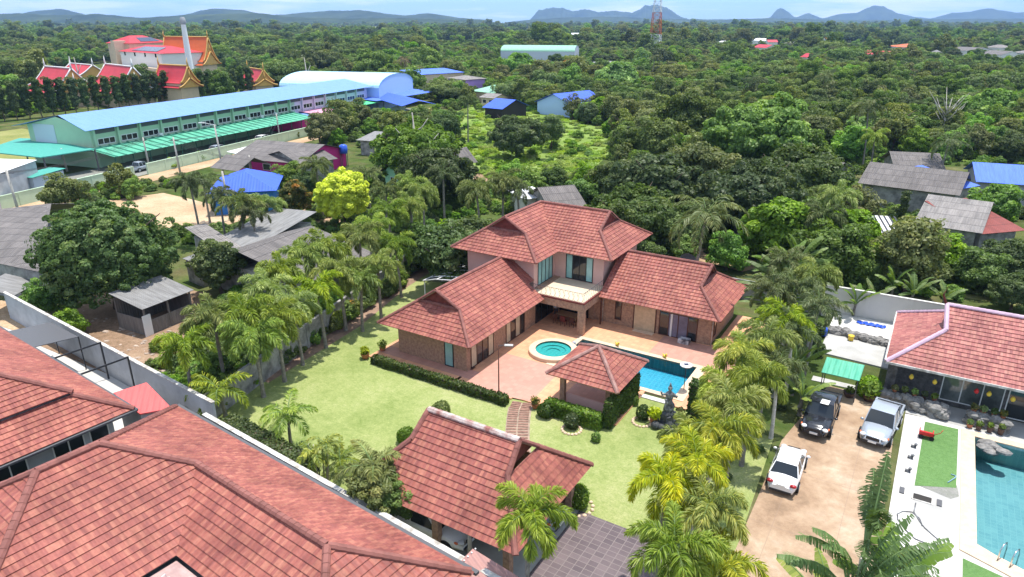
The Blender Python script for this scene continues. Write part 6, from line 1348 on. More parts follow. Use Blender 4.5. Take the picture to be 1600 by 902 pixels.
# ------------------------------------------------------------ garden planting
def at_c(x, y, z): p = G(x, y, z); return Vector((p.x, p.y, 0))
LEFTROW = [(285, 545, 4.6, 'foxtail palm with a dead pale frond at the near end of the boundary row'), (335, 500, 5.4, 'foxtail palm behind the near end of the boundary row beside the rubble lot'), (382, 492, 5.6, 'yellowish foxtail palm second from the near end of the row'), (345, 605, 2.3, 'low young palm at the foot of the near end of the boundary row'),
 (415, 452, 5.8, 'foxtail palm in the boundary row in front of the white walled old house'), (440, 428, 6.0, 'foxtail palm in the boundary row below the long dark roof'), (398, 525, 4.8, 'shorter foxtail palm leaning over the lawn side bed'), (470, 402, 6.2, 'foxtail palm overlapping the middle of the long dark roof'),
 (505, 388, 6.2, 'foxtail palm against the right part of the long dark roof'), (532, 425, 5.4, 'foxtail palm over the shaded bed halfway up the boundary row'), (560, 372, 6.2, 'foxtail palm at the right end of the long dark roof'), (588, 355, 6.4, 'tall foxtail palm in front of the bright yellow tree'),
 (560, 440, 4.6, 'shorter foxtail palm above the wall halfway up the row'), (605, 332, 6.6, 'tall foxtail palm near the far end of the boundary row'), (642, 322, 6.6, 'foxtail palm between the bright yellow tree and the dark trees by the villa'), (622, 385, 5.2, 'foxtail palm above the white shed gap in the boundary wall'),
 (500, 455, 5.0, 'dark foxtail palm low in the middle of the row'), (462, 478, 5.0, 'foxtail palm above the croton bushes in the row'), (432, 500, 5.0, 'foxtail palm over the lawn with its trunk in full view'), (660, 300, 6.8, 'furthest foxtail palm of the boundary row'), (590, 420, 5.0, 'foxtail palm beside the last stretch of grey wall')]
for i, (x, y, z, lab) in enumerate(LEFTROW):
    k = 'fox%d' % (i % 4); sc_ = random.uniform(.88, 1.05); lw = at_c(x, y, z)
    if z < 3: put_palm('short', lw, 1.5, lab, 'palms along the boundary wall', h=1.6); continue
    put_palm(k, lw, sc_, lab, 'palms along the boundary wall', h=z - .5)
MID = [(300, 288, 7.4, 'dark0', 'tall dark palm left of the blue roofed house'), (342, 308, 6.6, 'dark1', 'dark palm in front of the left corner of the blue roof'), (374, 322, 6, 'dark0', 'drooping palm in front of the blue walled house'), (395, 335, 5.4, 'dark1', 'palm with pale trunk right of the other middle palms'), (497, 262, 7, 'dark0', 'dark palm behind the bright yellow tree near the grey house'),
 (318, 285, 5.5, 'dark1', 'smaller palm among the middle palms by the sandy lot'), (420, 322, 4.5, 'fox1', 'short palm under the orange-tipped tree'), (575, 275, 6, 'dark0', 'palm to the right of the bright yellow tree'), (600, 300, 6, 'dark1', 'palm before the green gabled house'), (640, 290, 6, 'fox0', 'light palm near the dirt clearing left of the villa'), (692, 275, 6, 'dark1', 'palm by the dirt clearing above the villa'),
 (785, 285, 6.4, 'fox2', 'palm rising behind the left roof of the villa'), (812, 300, 5.5, 'dark0', 'palm just behind the villa ridge'), (750, 300, 6, 'fox3', 'palm left of the villa ridge'), (1093, 336, 8.6, 'coco0', 'solitary shaggy palm with pale trunk behind the right wing of the villa'), (1310, 310, 6.5, 'fox2', 'palm before the long dark roof on the right'),
 (1290, 340, 6, 'dark0', 'feathery dark palm among shrubs right of the villa'), (632, 93, 10, 'deadpalm', 'brown dying palm behind the curved hangar'), (1365, 165, 11, 'coco1', 'coconut palm standing out of the forest on the right'), (1020, 90, 11, 'coco0', 'leaning coconut palm at the foot of the mast'), (1285, 120, 10, 'coco0', 'coconut palm in the canopy left of the pale sheds'), (1180, 128, 9, 'coco1', 'coconut palm low in the canopy right of the mast'),
 (1250, 300, 6, 'coco1', 'palm in the thicket left of the grey gabled house end'), (1480, 220, 8, 'coco0', 'palm behind the brownish grey roof on the right'), (1370, 215, 7, 'fox0', 'palm above the grey gabled house end'), (730, 158, 9, 'dark1', 'dark palm beside the faded green roof')]
for i, (x, y, z, k, lab) in enumerate(MID): put_palm(k, at_c(x, y, z), random.uniform(.95, 1.15), lab, 'palms between the houses', h=z - .5)
RIGHT = [(1038, 752, 6.2, 'foxy0', 'yellowing foxtail palm over the near corner of the tiled drive'), (1092, 730, 6.6, 'foxy1', 'yellow-green foxtail palm, brightest of the group by the lawn edge'), (1105, 792, 6.0, 'foxy2', 'golden foxtail palm above the grass strip beside the orange driveway'), (1062, 858, 5.8, 'foxn0', 'foxtail palm cut by the bottom edge beside the tiled drive'),
 (1112, 672, 6.4, 'foxy1', 'yellow-green foxtail palm at the right end of the pool lawn'), (1150, 636, 6.2, 'foxn0', 'green foxtail palm beside the rear of the white sedan'), (1178, 590, 6.0, 'foxn1', 'foxtail palm above the white sedan beside the black pickup'), (1085, 700, 5.0, 'foxn0', 'foxtail palm hanging over the lawn below the statue'),
 (1160, 555, 5.8, 'foxy2', 'yellowish foxtail palm at the right end of the terrace'), (1205, 532, 6.0, 'foxn0', 'foxtail palm between the terrace and the black pickup'), (1225, 500, 6.0, 'fox0', 'foxtail palm beside the right corner of the villa roof'), (1122, 885, 4.6, 'foxy0', 'low golden foxtail palm at the bottom edge by the driveway'),
 (1275, 478, 6.6, 'dark0', 'dark foxtail palm in front of the white panelled wall'), (1282, 430, 7, 'fox3', 'foxtail palm just above the white panelled wall'), (1140, 612, 4.4, 'foxn1', 'shorter foxtail palm behind the round solar lamp'), (1230, 410, 7, 'dark0', 'dark palm among the fan-leaved palms'), (1243, 520, 5.6, 'dark1', 'dark drooping palm over the cab of the black pickup'), (1208, 455, 6.4, 'dark1', 'dark palm right behind the right roof corner of the villa'), (1246, 452, 6.4, 'dark0', 'dark palm at the left end of the white panelled wall'), (1222, 572, 5.2, 'dark1', 'dark palm squeezed between the yellow palms and the black pickup')]
for i, (x, y, z, k, lab) in enumerate(RIGHT): put_palm(k, at_c(x, y, z), random.uniform(.84, .95), lab, 'palms along the driveway', h=z - .5, bark='palm_bark_white' if i % 3 == 1 else None)
put_palm('foxn1', at_c(822, 802, 6.0), .86, 'foxtail palm in front of the garage roof', None, h=5.3, rz=.4)
for x, y, z, k, s, lab in ((1222, 398, 6.0, 'trav', 1.0, 'fan-leaved traveller palm at the back corner of the villa'), (1232, 430, 6.0, 'trav', 1.05, 'tall fan-leaved traveller palm right of the villa roof'), (1250, 378, 6, 'trav2', 1.1, 'fan-leaved traveller palm behind the villa side'), (1205, 470, 5, 'trav2', .9, 'ragged traveller palm by the right wing corner'), (1212, 452, 4.6, 'trav', .75, 'traveller palm with torn leaves touching the right roof corner'), (1235, 465, 5, 'trav2', .9, 'traveller palm beside the white panelled wall'),
    (1250, 530, 4.4, 'banana', 1.1, 'broad leaved banana beside the rear of the black pickup'), (1262, 575, 3.6, 'banana2', 1.1, 'banana plant overhanging the black pickup'), (1400, 430, 3, 'banana', 1, 'banana clump in front of the two-storey grey house'), (1370, 450, 2.6, 'banana2', 1.1, 'light green banana clump behind the white panelled wall'), (1430, 445, 2.8, 'banana', 1, 'banana clump right of the others behind the white panelled wall'),
    (1500, 395, 3, 'banana2', 1, 'banana plant at the foot of the two-storey grey house'), (455, 305, 3, 'banana', 1.1, 'banana plant by the sandy lane') , (520, 200, 3, 'banana', 1.3, 'banana clump by the road wall near the pink annex'), (590, 235, 3, 'banana2', 1.2, 'banana clump behind the green gabled house'), (1340, 460, 2.6, 'banana', .9, 'banana plant at the left end of the white panelled wall'), (1145, 590, 3, 'banana', .8, 'paddle-leaved plant beside the pool end'), (1480, 450, 2.4, 'banana2', 1, 'banana plant left of the lilac finial'), (1398, 885, 4.0, 'banana', 1.35, 'broad bright leaves of a plant at the bottom edge by the white paving'), (1305, 905, 3.4, 'banana2', 1.3, 'low broad-leaved plant at the bottom edge on the driveway side')):
    put_palm(k, at_c(x, y, z), s, lab, 'paddle-leaved plants', rz=random.uniform(-.5, .5) + (0 if 'trav' in k else 3), name='banana_plant' if 'ban' in k else 'traveller_palm')
put_palm('trav_big', at_c(1352, 862, 6.8), .95, 'huge ragged traveller palm rising at the bottom edge over the orange driveway', None, rz=1.05, name='traveller_palm', h=6.4)
put_palm('trav_big', at_c(1330, 925, 6.4), .95, 'second ragged traveller palm cut by the bottom edge', None, rz=.1, name='traveller_palm', h=5.8)
for x, y, z, k, s, lab in ((448, 650, 2.6, 'short', 1.25, 'small feather palm standing on the lawn at left'), (415, 672, 1.2, 'cycad', 1.0, 'spiky cycad beside the small lawn palm'), (530, 715, 1.0, 'cycad', 1.25, 'dark cycad at the edge of the lawn near the garage'), (494, 710, 2.6, 'slim', 1.0, 'thin yellow palm with bare stems at the garden wall'), (505, 700, 3.0, 'slim', .9, 'thinner yellow palm next to the bare stemmed one'), (580, 735, 3.3, 'short', 1.3, 'olive palm beside the small tree at the garage corner')):
    put_palm(k, at_c(x, y, z), s, lab, None, h=z - .3 if k != 'cycad' else None)
for i in range(5):
    p = at_c(486 + i * 7, 752, 0); t = thing('dead_stem', 'group of bare pale stems by the garden wall below the thin yellow palms', 'stem', p, 0, 'bare stems by the garden wall'); q = MB(); q.tube([(0, 0, 0), (.05, .05, 1.5), (.1, .1, 2.6 - .15 * i)], [.045, .035, .02], 6); q.build('stem', MT['pale_wood'], t)
# hedges and clipped shrubs
hedge('hedge', 'long low clipped hedge between the lawn and the terrace', -7.25, 5.05, -2.75, -2.15, .62)
hedge('hedge', 'clipped hedge in front of the pool pavilion', 8.0, 12.0, -2.15, -1.45, 1.0, mt='leaf_bright', leaf=.14, tb=.35)
hedge('ivy_screen', 'tall dark green creeper screen on the right side of the pool pavilion', 12.05, 12.55, -1.6, 3.4, 1.9, mt='hedge_leaf', cat='creeper')
hg = hedge('hedge', 'green clipped hedge along the garden wall of the big tiled house', -13.2, -5.2, -16.3, -15.2, 2.1)
hp_ = N2W(-4.0, 6.15); hg.location = (hp_.x, hp_.y, 0); hg.rotation_euler.z = NR
hedge('hedge', 'lime yellow clipped hedge beside the garage wall', 7.3, 9.9, -18.9, -18.0, .8, mt='leaf_yellow', tb=.5, leaf=.13)
hedge('clipped_column', 'tall clipped green column at the front right corner of the pool', 16.35, 17.25, 2.3, 3.2, 2.7, cat='shrub')
hedge('clipped_column', 'clipped green column against the far end of the terrace', 17.4, 18.2, 10.6, 11.4, 3.0, cat='shrub', mt='leaf_bright')
hedge('clipped_column', 'green topiary column under the left eave of the villa', -7.5, -6.95, 1.2, 1.75, 2.2, cat='shrub')
ball_shrub('round clipped shrub beside the stepping path and pavilion hedge', at_c(852, 651, 0), .52)
ball_shrub('dark pointed shrub in a stone ring in front of the pavilion hedge', at_c(893, 668, 0), .5, sz=1.25, cone=True, mt='leaf_dark', tb=.5)
ball_shrub('small shrub alone on the lawn right of the stepping path', at_c(931, 690, 0), .28, sz=1.2, mt='leaf_bright')
ball_shrub('dark shrub in a white stone ring beside the statue', at_c(1004, 655, 0), .42, sz=1.3, mt='leaf_dark')
ball_shrub('bonsai shrub on a white pedestal by the pavilion creeper', at_c(990, 632, 0), .35, mt='leaf_green')
ball_shrub('round shrub beyond the back corner of the garage roof', at_c(902, 790, 0), .65, mt='leaf_green')
ball_shrub('shrub peeping over the garage ridge', at_c(690, 652, 0), .6, mt='leaf_olive'); ball_shrub('shrub at the left of the garage ridge', at_c(636, 692, 0), .55, mt='leaf_green')
ball_shrub('yellow variegated shrub in the bed below the boundary palms', at_c(527, 512, 0), .75, mt='leaf_yellow', leaf=.16, tb=.4); ball_shrub('orange-yellow croton beside the variegated shrub', at_c(543, 492, 0), .8, mt='leaf_orange', leaf=.16, tb=.7)
ball_shrub('dome shrub against the pink-tiled house', at_c(1355, 620, 0.0), .8, mt='leaf_bright', tb=.5); ball_shrub('clipped shrub at the left garden wall hedge end', at_c(305, 655, 0), .6)
ball_shrub('flat topped shrub at the bottom right beyond the traveller palms', at_c(1420, 890, 0), .6, mt='leaf_olive')
bed = ['leafy shrub under the palms at the near end of the lawn bed', 'leafy shrub in the shaded bed nearest the young palm', 'broad shrub in the palm bed by the lawn shadow', 'dark shrub among palm trunks in the bed', 'shrub at the lawn edge of the palm bed', 'light shrub in the bed below the grey wall', 'rounded shrub in the bed near the croton', 'leafy shrub halfway along the palm bed']
k = 0
for i in range(66):
    f = i / 66; a = -12.3 - 6.9 * f + random.uniform(-1.2, .5); b = -13.5 + 36 * f; s = random.uniform(.45, .85)
    put_tree(random.choice(['bush', 'bushb', 'bush']), V2W(a, b), s, bed[int(f * 7.99)], 'shrub', 'shrub', 'shrubs under the boundary palms', matname=random.choice([None, 'leaf_dark', 'leaf_olive', 'leaf_green']))
for i in range(12): put_tree('bush', V2W(-14.8 - 6.2 * i / 12, -11 + 34 * i / 12), random.uniform(.8, 1.2), 'tall weeds beyond the grey boundary wall behind the palms', 'shrub', 'shrub', 'weeds behind the boundary wall', matname='leaf_bright' if i % 2 else None)
for i in range(16):
    f = i / 16; put_tree(random.choice(['bush', 'bushb']), V2W(20.2 + random.uniform(-.8, 1.0) + f, -9 + 32 * f), random.uniform(.25, .4) + .4 * (f > .5), ('undergrowth shrub below the driveway palms near the tiled drive', 'undergrowth shrub below the driveway palms beside the sedan', 'undergrowth shrub below the driveway palms near the black pickup', 'undergrowth shrub between the villa side and the patio')[int(f * 3.99)], 'shrub', 'shrub', 'undergrowth below the driveway palms', matname='leaf_dark')
# named broadleaf trees: (crown centre px, crown centre z, scale, kind)
def tree_at(x, y, z, s, key, lab, **kw): 
    p = at_c(x, y, z); put_tree(key, p, s, lab, **kw); FOOT.append((p.x, p.y, TREES[key][3] * s * .75)); return p
tree_at(166, 398, 5.3, .87, 'mango', 'huge round dark-leaved tree left of the patched roofs')
tree_at(535, 306, 4.5, 1.0, 'yellow', 'brilliant lime yellow tree at the sandy lane')
tree_at(459, 303, 4.3, .95, 'orange', 'green tree tipped with orange leaves right of the blue roofed house')
tree_at(338, 408, 3.6, .95, 'roundtree', 'small round dark tree in front of the patched grey roofs')
tree_at(645, 205, 9, .95, 'big', 'big tree with bare white branches above the green gabled house')
tree_at(684, 248, 7, .85, 'bigdark', 'dark tree at the left edge of the green field')
tree_at(808, 200, 6, .82, 'bigdark', 'round dark tree standing in the green field')
tree_at(862, 205, 4, .75, 'tall', 'slim tree to the right of the round field tree')
tree_at(700, 372, 5.5, .98, 'dark', 'dark tree at the far end of the lawn beside the villa'); tree_at(737, 352, 5.5, .9, 'dark', 'dark tree touching the left corner of the upper roof'); tree_at(668, 368, 4, .75, 'dark', 'small dark tree over the far lawn bed'); tree_at(683, 322, 6.5, .4, 'yellow', 'small yellow-green tree above the far lawn end', matname='leaf_yellow')
tree_at(1030, 268, 7.6, 1.0, 'bigdark', 'massive dark tree directly behind the villa'); tree_at(1105, 262, 7.6, .95, 'big', 'large grey-green tree behind the solitary palm', matname='leaf_olive'); tree_at(985, 335, 5, .8, 'bigdark', 'dark tree just beyond the right wing ridge'); tree_at(1165, 275, 8, .95, 'bigdark', 'big shadowy tree right of the solitary palm'); tree_at(1000, 385, 3, .55, 'dense', 'leafy tree beside the back of the right wing'); tree_at(962, 266, 5, .55, 'big', 'green tree behind the old corrugated roof')
tree_at(1060, 340, 4.5, .8, 'dense', 'leafy tree left of the solitary palm trunk'); tree_at(1140, 380, 3, .6, 'bright', 'bright green bush tree behind the right wing'); tree_at(1070, 390, 2, .45, 'bright', 'low bright tree behind the right wing ridge'); tree_at(1190, 200, 9, 1.25, 'big', 'very large bushy tree in the middle right forest', matname='leaf_bright'); tree_at(1090, 180, 8, 1.1, 'big', 'large rounded tree right of the pale blue-roofed house'); tree_at(1250, 255, 8, 1.0, 'bigdark', 'dark broad tree left of the long grey roof')
tree_at(1482, 385, 3.5, .72, 'lush', 'yellow-green tree in front of the two-storey grey house'); tree_at(1560, 300, 4.5, .8, 'lush', 'light green tree in front of the faded blue roof'); tree_at(1580, 395, 3.5, .7, 'dark', 'dark tree by the right edge beside the rusty roof'); tree_at(1418, 298, 4.2, .55, 'column', 'narrow pointed tree in front of the long dark roof'); tree_at(1310, 380, 4.5, .9, 'dense', 'dense tree with pink flowers left of the striped canopy'); tree_at(1345, 325, 4, .8, 'loose', 'grey-green tree in front of the blue doorway'); tree_at(1360, 410, 2.5, .6, 'bright', 'low bright tree below the striped canopy')
tree_at(1255, 345, 4, .85, 'dense', 'dense tree right of the villa back garden'); tree_at(1535, 420, 2.5, .6, 'dense', 'tree beyond the white panelled wall end'); tree_at(1590, 445, 2.5, .5, 'dark', 'dark shrub tree at the right edge above the pink roof'); tree_at(1450, 420, 2, .5, 'dense', 'low tree behind the lilac finial')
tree_at(95, 288, 4, .72, 'dense', 'tree in front of the teal roofed shed', matname='leaf_olive'); tree_at(182, 272, 3.5, .6, 'loose', 'thin tree on the lot beside the road wall'); tree_at(205, 290, 2, .45, 'bright', 'weedy bush at the back of the sandy lot')
tree_at(448, 262, 4, .65, 'dense', 'tree in front of the pink walled house end'); tree_at(478, 275, 3.5, .6, 'dark', 'dark tree beside the pink walled house'); tree_at(586, 742, 3.5, .82, 'gardentree', 'olive green small tree at the left corner of the garage'); tree_at(612, 770, 2.6, .7, 'gardentree', 'small leafy tree under the garage eave', matname='leaf_green')
tree_at(60, 462, 2, .45, 'bright', 'small bright tree beside the lean-to'); tree_at(105, 500, 1.5, .35, 'bright', 'small shrubby tree inside the rubble lot'); tree_at(525, 210, 2.5, .5, 'bright', 'light tree beside the low pink roofed building'); tree_at(300, 112, 9, 1.0, 'tall', 'tall tree in front of the orange temple roof'); tree_at(345, 120, 9, 1.1, 'tall', 'broad tall tree right of the orange temple roof'); tree_at(20, 110, 9, 1.3, 'tall', 'big tree left of the first temple hall')
# bare white branches of the big tree
p = at_c(652, 200, 9)
t = thing('bare_tree', 'leafless white trunk standing in front of the big dark tree', 'tree', p + Vector((0, -5, 0))); q = MB()
q.tube([(0, 0, 0), (.3, 0, 6), (0, 0, 12)], [.35, .25, .1], 7); q.build('trunk', MT['pale_wood'], t); q = MB()
for a, z, l in ((0, 6, 4), (2.6, 7.5, 3), (.6, 9, 3), (3.4, 5, 3)): q.tube([(.2, 0, z), (math.cos(a) * l * .6, -.5, z + l * .3), (math.cos(a) * l, -.8, z + l * .75)], [.16, .1, .04], 5)
q.build('branch', MT['pale_wood'], t)
t = thing('bare_tree', 'grey leafless tree in the forest above the long grey roof', 'tree', at_c(1478, 182, 6)); q = MB()
q.tube([(0, 0, 0), (0, 0, 6)], [.3, .2], 6); q.build('trunk', MT['pale_wood'], t); q = MB()
for i in range(14):
    a = i * 2.4; z = 4 + i * .25; l = 2 + 2.2 * random.random(); q.tube([(0, 0, z), (math.cos(a) * l * .5, math.sin(a) * l * .5, z + l * .5), (math.cos(a) * l, math.sin(a) * l, z + l * 1.2)], [.12, .08, .03], 5)
q.build('branch', MT['pale_wood'], t)
for x, y, z, lab in ((478, 118, 7, 'pale bare trunk left of the hangar'), (120, 112, 8, 'bare pole-like tree between the first two temple halls')):
    t = thing('bare_tree', lab, 'tree', at_c(x, y, z)); q = MB(); q.tube([(0, 0, 0), (.3, 0, 7), (0, 0, 13)], [.4, .3, .12], 6); q.tube([(.2, 0, 7), (2, 0, 10.5)], [.2, .06], 5); q.build('trunk', MT['pale_wood'], t)
# clipped row of column trees beyond the school field
cl0, cl1 = G(8, 190), G(392, 152)
for i in range(26):
    f = i / 25; p = cl0.lerp(cl1, f); wh_ = ('left third', 'middle', 'right third')[min(2, int(f * 3))]
    put_tree('column', p, random.uniform(1.30, 1.45), 'dark clipped column tree, %s of the row before the temple' % ('at the left' if f < .33 else 'in the middle' if f < .66 else 'at the right'), 'column_tree', 'tree', 'row of clipped column trees before the temple', sz=1.0)
    FOOT.append((p.x, p.y, 5))
# ------------------------------------------------------------ middle-distance trees
OPEN = [  # picture polygons (on the ground) that stay free
 [(690, 182), (760, 160), (850, 178), (960, 205), (955, 238), (905, 285), (850, 300), (780, 290), (735, 255), (700, 225)],
 [(-300, 420), (-300, 150), (0, 188), (60, 178), (400, 145), (560, 118), (600, 160), (520, 220), (470, 240), (300, 320)],
 [(-200, 560), (-200, 330), (0, 320), (300, 260), (600, 215), (660, 290), (700, 340), (560, 420), (300, 640), (0, 640)],
 [(560, 420), (640, 340), (760, 310), (930, 330), (1200, 420), (1260, 450), (1500, 470), (1700, 520), (1700, 1200), (-100, 1200), (-100, 560)],
 [(1290, 410), (1290, 262), (1400, 245), (1700, 262), (1700, 420)], [(40, 150), (60, 110), (240, 90), (330, 100), (400, 125), (400, 150)]]
def inpoly(x, y, poly):
    c = False; n = len(poly)
    for i in range(n):
        x0, y0 = poly[i]; x1, y1 = poly[(i + 1) % n]
        if (y0 > y) != (y1 > y) and x < (x1 - x0) * (y - y0) / (y1 - y0) + x0: c = not c
    return c
def free(p, r, h):
    gx, gy = PX((p[0], p[1], 0))
    for P in OPEN:
        if inpoly(gx, gy, P): return False
    for fx, fy, fr in FOOT:
        if (p[0] - fx) ** 2 + (p[1] - fy) ** 2 < (fr + r * .45) ** 2: return False
    tx, ty = PX((p[0], p[1], h)); d = math.hypot(p[0], p[1]); w_ = r * FPX / d
    for x0, y0, x1, y1, D in PROTECT:
        if d < D and x1 > gx - w_ * .8 and x0 < gx + w_ * .8 and ty < y1 - (y1 - y0) * .15 and gy > y0: return False
    return True
rr = random.Random(77); cand = []
def dens(x, y):  # denser wood on the right
    return 1.0
kinds = ['dense', 'dark', 'bright', 'olive', 'tall', 'spread', 'loose', 'lush', 'dense', 'dark', 'olive', 'lush']
cell = {}
def ok_space(x, y, r):
    k = (int(x // 12), int(y // 12))
    for i in (-1, 0, 1):
        for j in (-1, 0, 1):
            for (a, b, c) in cell.get((k[0] + i, k[1] + j), ()):
                if (a - x) ** 2 + (b - y) ** 2 < ((r + c) * .72) ** 2: return False
    cell.setdefault(k, []).append((x, y, r)); return True
for _ in range(60000):
    Y = 62 + 560 * rr.random() ** .8; X = (rr.random() * 2 - 1) * (Y * .80 + 10)
    k = rr.choice(kinds if X < 10 or rr.random() < .5 else ['bright', 'olive', 'lush', 'dense', 'loose']); s = rr.uniform(.6, 1.1) * (1 if Y < 250 else 1.15); r = TREES[k][3] * s; h = TREES[k][2] * s
    if X > 20 and Y < 260: s *= 1.0
    if not free((X, Y), r, h): continue
    if not ok_space(X, Y, r): continue
    cand.append((Y * Y + X * X, X, Y, k, s))
cand.sort(); NEAR = cand[:235]; FAR = cand[235:]
LMK = [((G(600, 250)), 'the green gabled house'), (G(430, 230), 'the pink walled house'), (G(905, 185), 'the cobalt roofed house'), (G(770, 180), 'the dark house with two blue roofs'), (G(640, 165), 'the deep blue court roof'), (G(715, 150), 'the purple house'), (G(808, 235), 'the round field tree'), (G(1040, 370), 'the massive tree behind the villa'), (G(1365, 225), 'the coconut palm in the forest'),
       (G(1420, 320), 'the long grey roofed house'), (G(1460, 250), 'the brownish grey roof'), (G(1600, 300), 'the wide faded blue roof'), (G(1190, 260), 'the very large bushy tree'), (G(1478, 215), 'the grey leafless tree'), (G(1022, 110), 'the radio mast'), (G(470, 130), 'the hangar'), (G(300, 150), 'the white chimney'), (G(960, 230), 'the far end of the green field'), (G(1250, 300), 'the dark broad tree'), (G(40, 150), 'the leftmost temple hall'), (G(1580, 180), 'the far right slope of the forest'), (G(1100, 160), 'the leaning coconut palm')]
ADJ = {'dense': 'dense mid-green tree', 'dark': 'dark-leaved rounded tree', 'bright': 'bright green tree', 'olive': 'olive green tree', 'tall': 'tall upright tree', 'spread': 'wide flat-crowned tree', 'loose': 'thin loose-crowned tree', 'lush': 'lush light green tree'}
used = set()
for d2, X, Y, k, s in NEAR:
    best = min(LMK, key=lambda l: (l[0].x - X) ** 2 + (l[0].y - Y) ** 2); dx, dy = X - best[0].x, Y - best[0].y; dd = math.hypot(dx, dy)
    rel = ('just ' if dd < 12 else '' if dd < 26 else 'well ') + (('right of' if dx > 0 else 'left of') if abs(dx) > abs(dy) else ('behind' if dy > 0 else 'in front of'))
    sz_ = 'small ' if s < .82 else 'large ' if s > 1.12 else ''
    lab = ('%s%s %s %s' % (sz_, ADJ[k], rel, best[1])).replace('  ', ' ')
    for suf in ('', ', nearer the camera', ', further off', ', fuller', ', its twin'):
        if lab + suf not in used: lab += suf; break
    lab = lab if len(lab.split()) < 17 else lab.replace('just ', '').replace('well ', '').replace('small ', ''); used.add(lab); put_tree(k, (X, Y, 0), s, lab, 'forest_tree', 'tree', 'trees of the wood behind the houses')
# the wood beyond: one mass
def cloud(name, label, pts, protos, seed, tag_cat='wood'):
    """a far-off wood as one object: points that carry tree crowns by geometry nodes"""
    me = bpy.data.meshes.new(name); me.from_pydata([p[:3] for p in pts], [], [])
    for nm, i in (('sc', 3), ('rot', 4)): a = me.attributes.new(nm, 'FLOAT', 'POINT'); a.data.foreach_set('value', [p[i] for p in pts])
    a = me.attributes.new('idx', 'INT', 'POINT'); a.data.foreach_set('value', [p[5] for p in pts])
    o = bpy.data.objects.new(name, me); col.objects.link(o); tagp(o, label, tag_cat, None, 'stuff')
    ng = bpy.data.node_groups.new(name, 'GeometryNodeTree'); ng.interface.new_socket('Geometry', in_out='INPUT', socket_type='NodeSocketGeometry'); ng.interface.new_socket('Geometry', in_out='OUTPUT', socket_type='NodeSocketGeometry')
    gi = ng.nodes.new('NodeGroupInput'); go = ng.nodes.new('NodeGroupOutput'); iop = ng.nodes.new('GeometryNodeInstanceOnPoints'); jn = ng.nodes.new('GeometryNodeJoinGeometry'); lk = ng.links.new
    for ob in reversed(protos):
        oi = ng.nodes.new('GeometryNodeObjectInfo'); oi.transform_space = 'ORIGINAL'; oi.inputs['Object'].default_value = ob; oi.inputs['As Instance'].default_value = True; lk(oi.outputs['Geometry'], jn.inputs[0])
    def att(nm, ty): n = ng.nodes.new('GeometryNodeInputNamedAttribute'); n.data_type = ty; n.inputs[0].default_value = nm; return n.outputs[0]
    cx = ng.nodes.new('ShaderNodeCombineXYZ'); lk(att('rot', 'FLOAT'), cx.inputs[2]); e2 = ng.nodes.new('FunctionNodeEulerToRotation'); lk(cx.outputs[0], e2.inputs[0])
    lk(gi.outputs[0], iop.inputs['Points']); lk(jn.outputs[0], iop.inputs['Instance']); iop.inputs['Pick Instance'].default_value = True; lk(att('idx', 'INT'), iop.inputs['Instance Index']); lk(e2.outputs[0], iop.inputs['Rotation']); lk(att('sc', 'FLOAT'), iop.inputs['Scale'])
    lk(iop.outputs[0], go.inputs[0]); md = o.modifiers.new('wood', 'NODES'); md.node_group = ng; return o
protos = {}
for o in bpy.data.objects:
    if o.name.startswith('crown') and o.parent and o.parent.name.startswith('forest_tree'):
        for k in TREES:
            if o.data == TREES[k][0] and k not in protos: protos[k] = o
pk = list(protos.keys()); po = [protos[k] for k in pk]
from mathutils import noise as mno
def species(X, Y):
    v = mno.noise(Vector((X * .012, Y * .012, 3.1))) * .9 + .5 + rr.uniform(-.22, .22); return int(max(0, min(.999, v)) * len(po))
def gap(X, Y): return mno.noise(Vector((X * .009 + 5, Y * .006, 1.7))) > .30
def size(): return 1.75 if rr.random() < .05 else rr.uniform(.55, 1.25)
pts = [(X, Y, 0, s * (1.6 if rr.random() < .05 else 1), random.random() * 6.28, species(X, Y)) for _, X, Y, k, s in FAR]
for _ in range(14000):
    Y = 560 * (2600 / 560) ** (rr.random() ** .85); X = (rr.random() * 2 - 1) * (Y * .80)
    if not free((X, Y), 5, 10): continue
    if gap(X, Y): continue
    pts.append((X, Y, 0, size() * 1.15 * (1 + Y / 2600 * .7), random.random() * 6.28, species(X, Y)))
for _ in range(6000):
    Y = 2500 + 1500 * rr.random(); X = (rr.random() * 2 - 1) * (Y * .8); pts.append((X, Y, 0, rr.uniform(1.2, 2.6), random.random() * 6.28, species(X, Y)))
cloud('forest', 'far-off wood of mixed trees filling the plain to the hills', pts, po, 3)
# field plants, weeds
q = MB(); q.sheet([(G(*p).x, G(*p).y) for p in OPEN[0]], .02); struct(q.build('meadow', MT['meadow']))
def scatter_bush(name, label, poly, n, smin, smax, names, z=0, cat='weeds'):
    P = []
    xs_ = [p[0] for p in poly]; ys_ = [p[1] for p in poly]
    while len(P) < n:
        x, y = rr.uniform(min(xs_), max(xs_)), rr.uniform(min(ys_), max(ys_))
        if inpoly(x, y, poly): g_ = G(x, y); P.append((g_.x, g_.y, -.1, rr.uniform(smin, smax), rr.random() * 6.28, rr.randrange(len(names))))
    return cloud(name, label, P, names, 1, cat)
bs = [o for o in bpy.data.objects if o.name.startswith('crown') and o.parent and o.parent.name.startswith('shrub')]
b1_ = next(o for o in bs if o.data == TREES['bush'][0] and o.material_slots[0].link == 'DATA'); b2_ = next(o for o in bs if o.data == TREES['bushb'][0] and o.material_slots[0].link == 'DATA')
for x_, y_, l_ in ((905, 258, 'bright weed clump at the near right of the green field'), (742, 205, 'bright weed clump at the left edge of the green field'), (860, 285, 'bright weed clump just beyond the old corrugated roof')):
    tw = put_tree('weed', G(x_, y_), 1.2, l_, 'weed_clump', 'weeds')
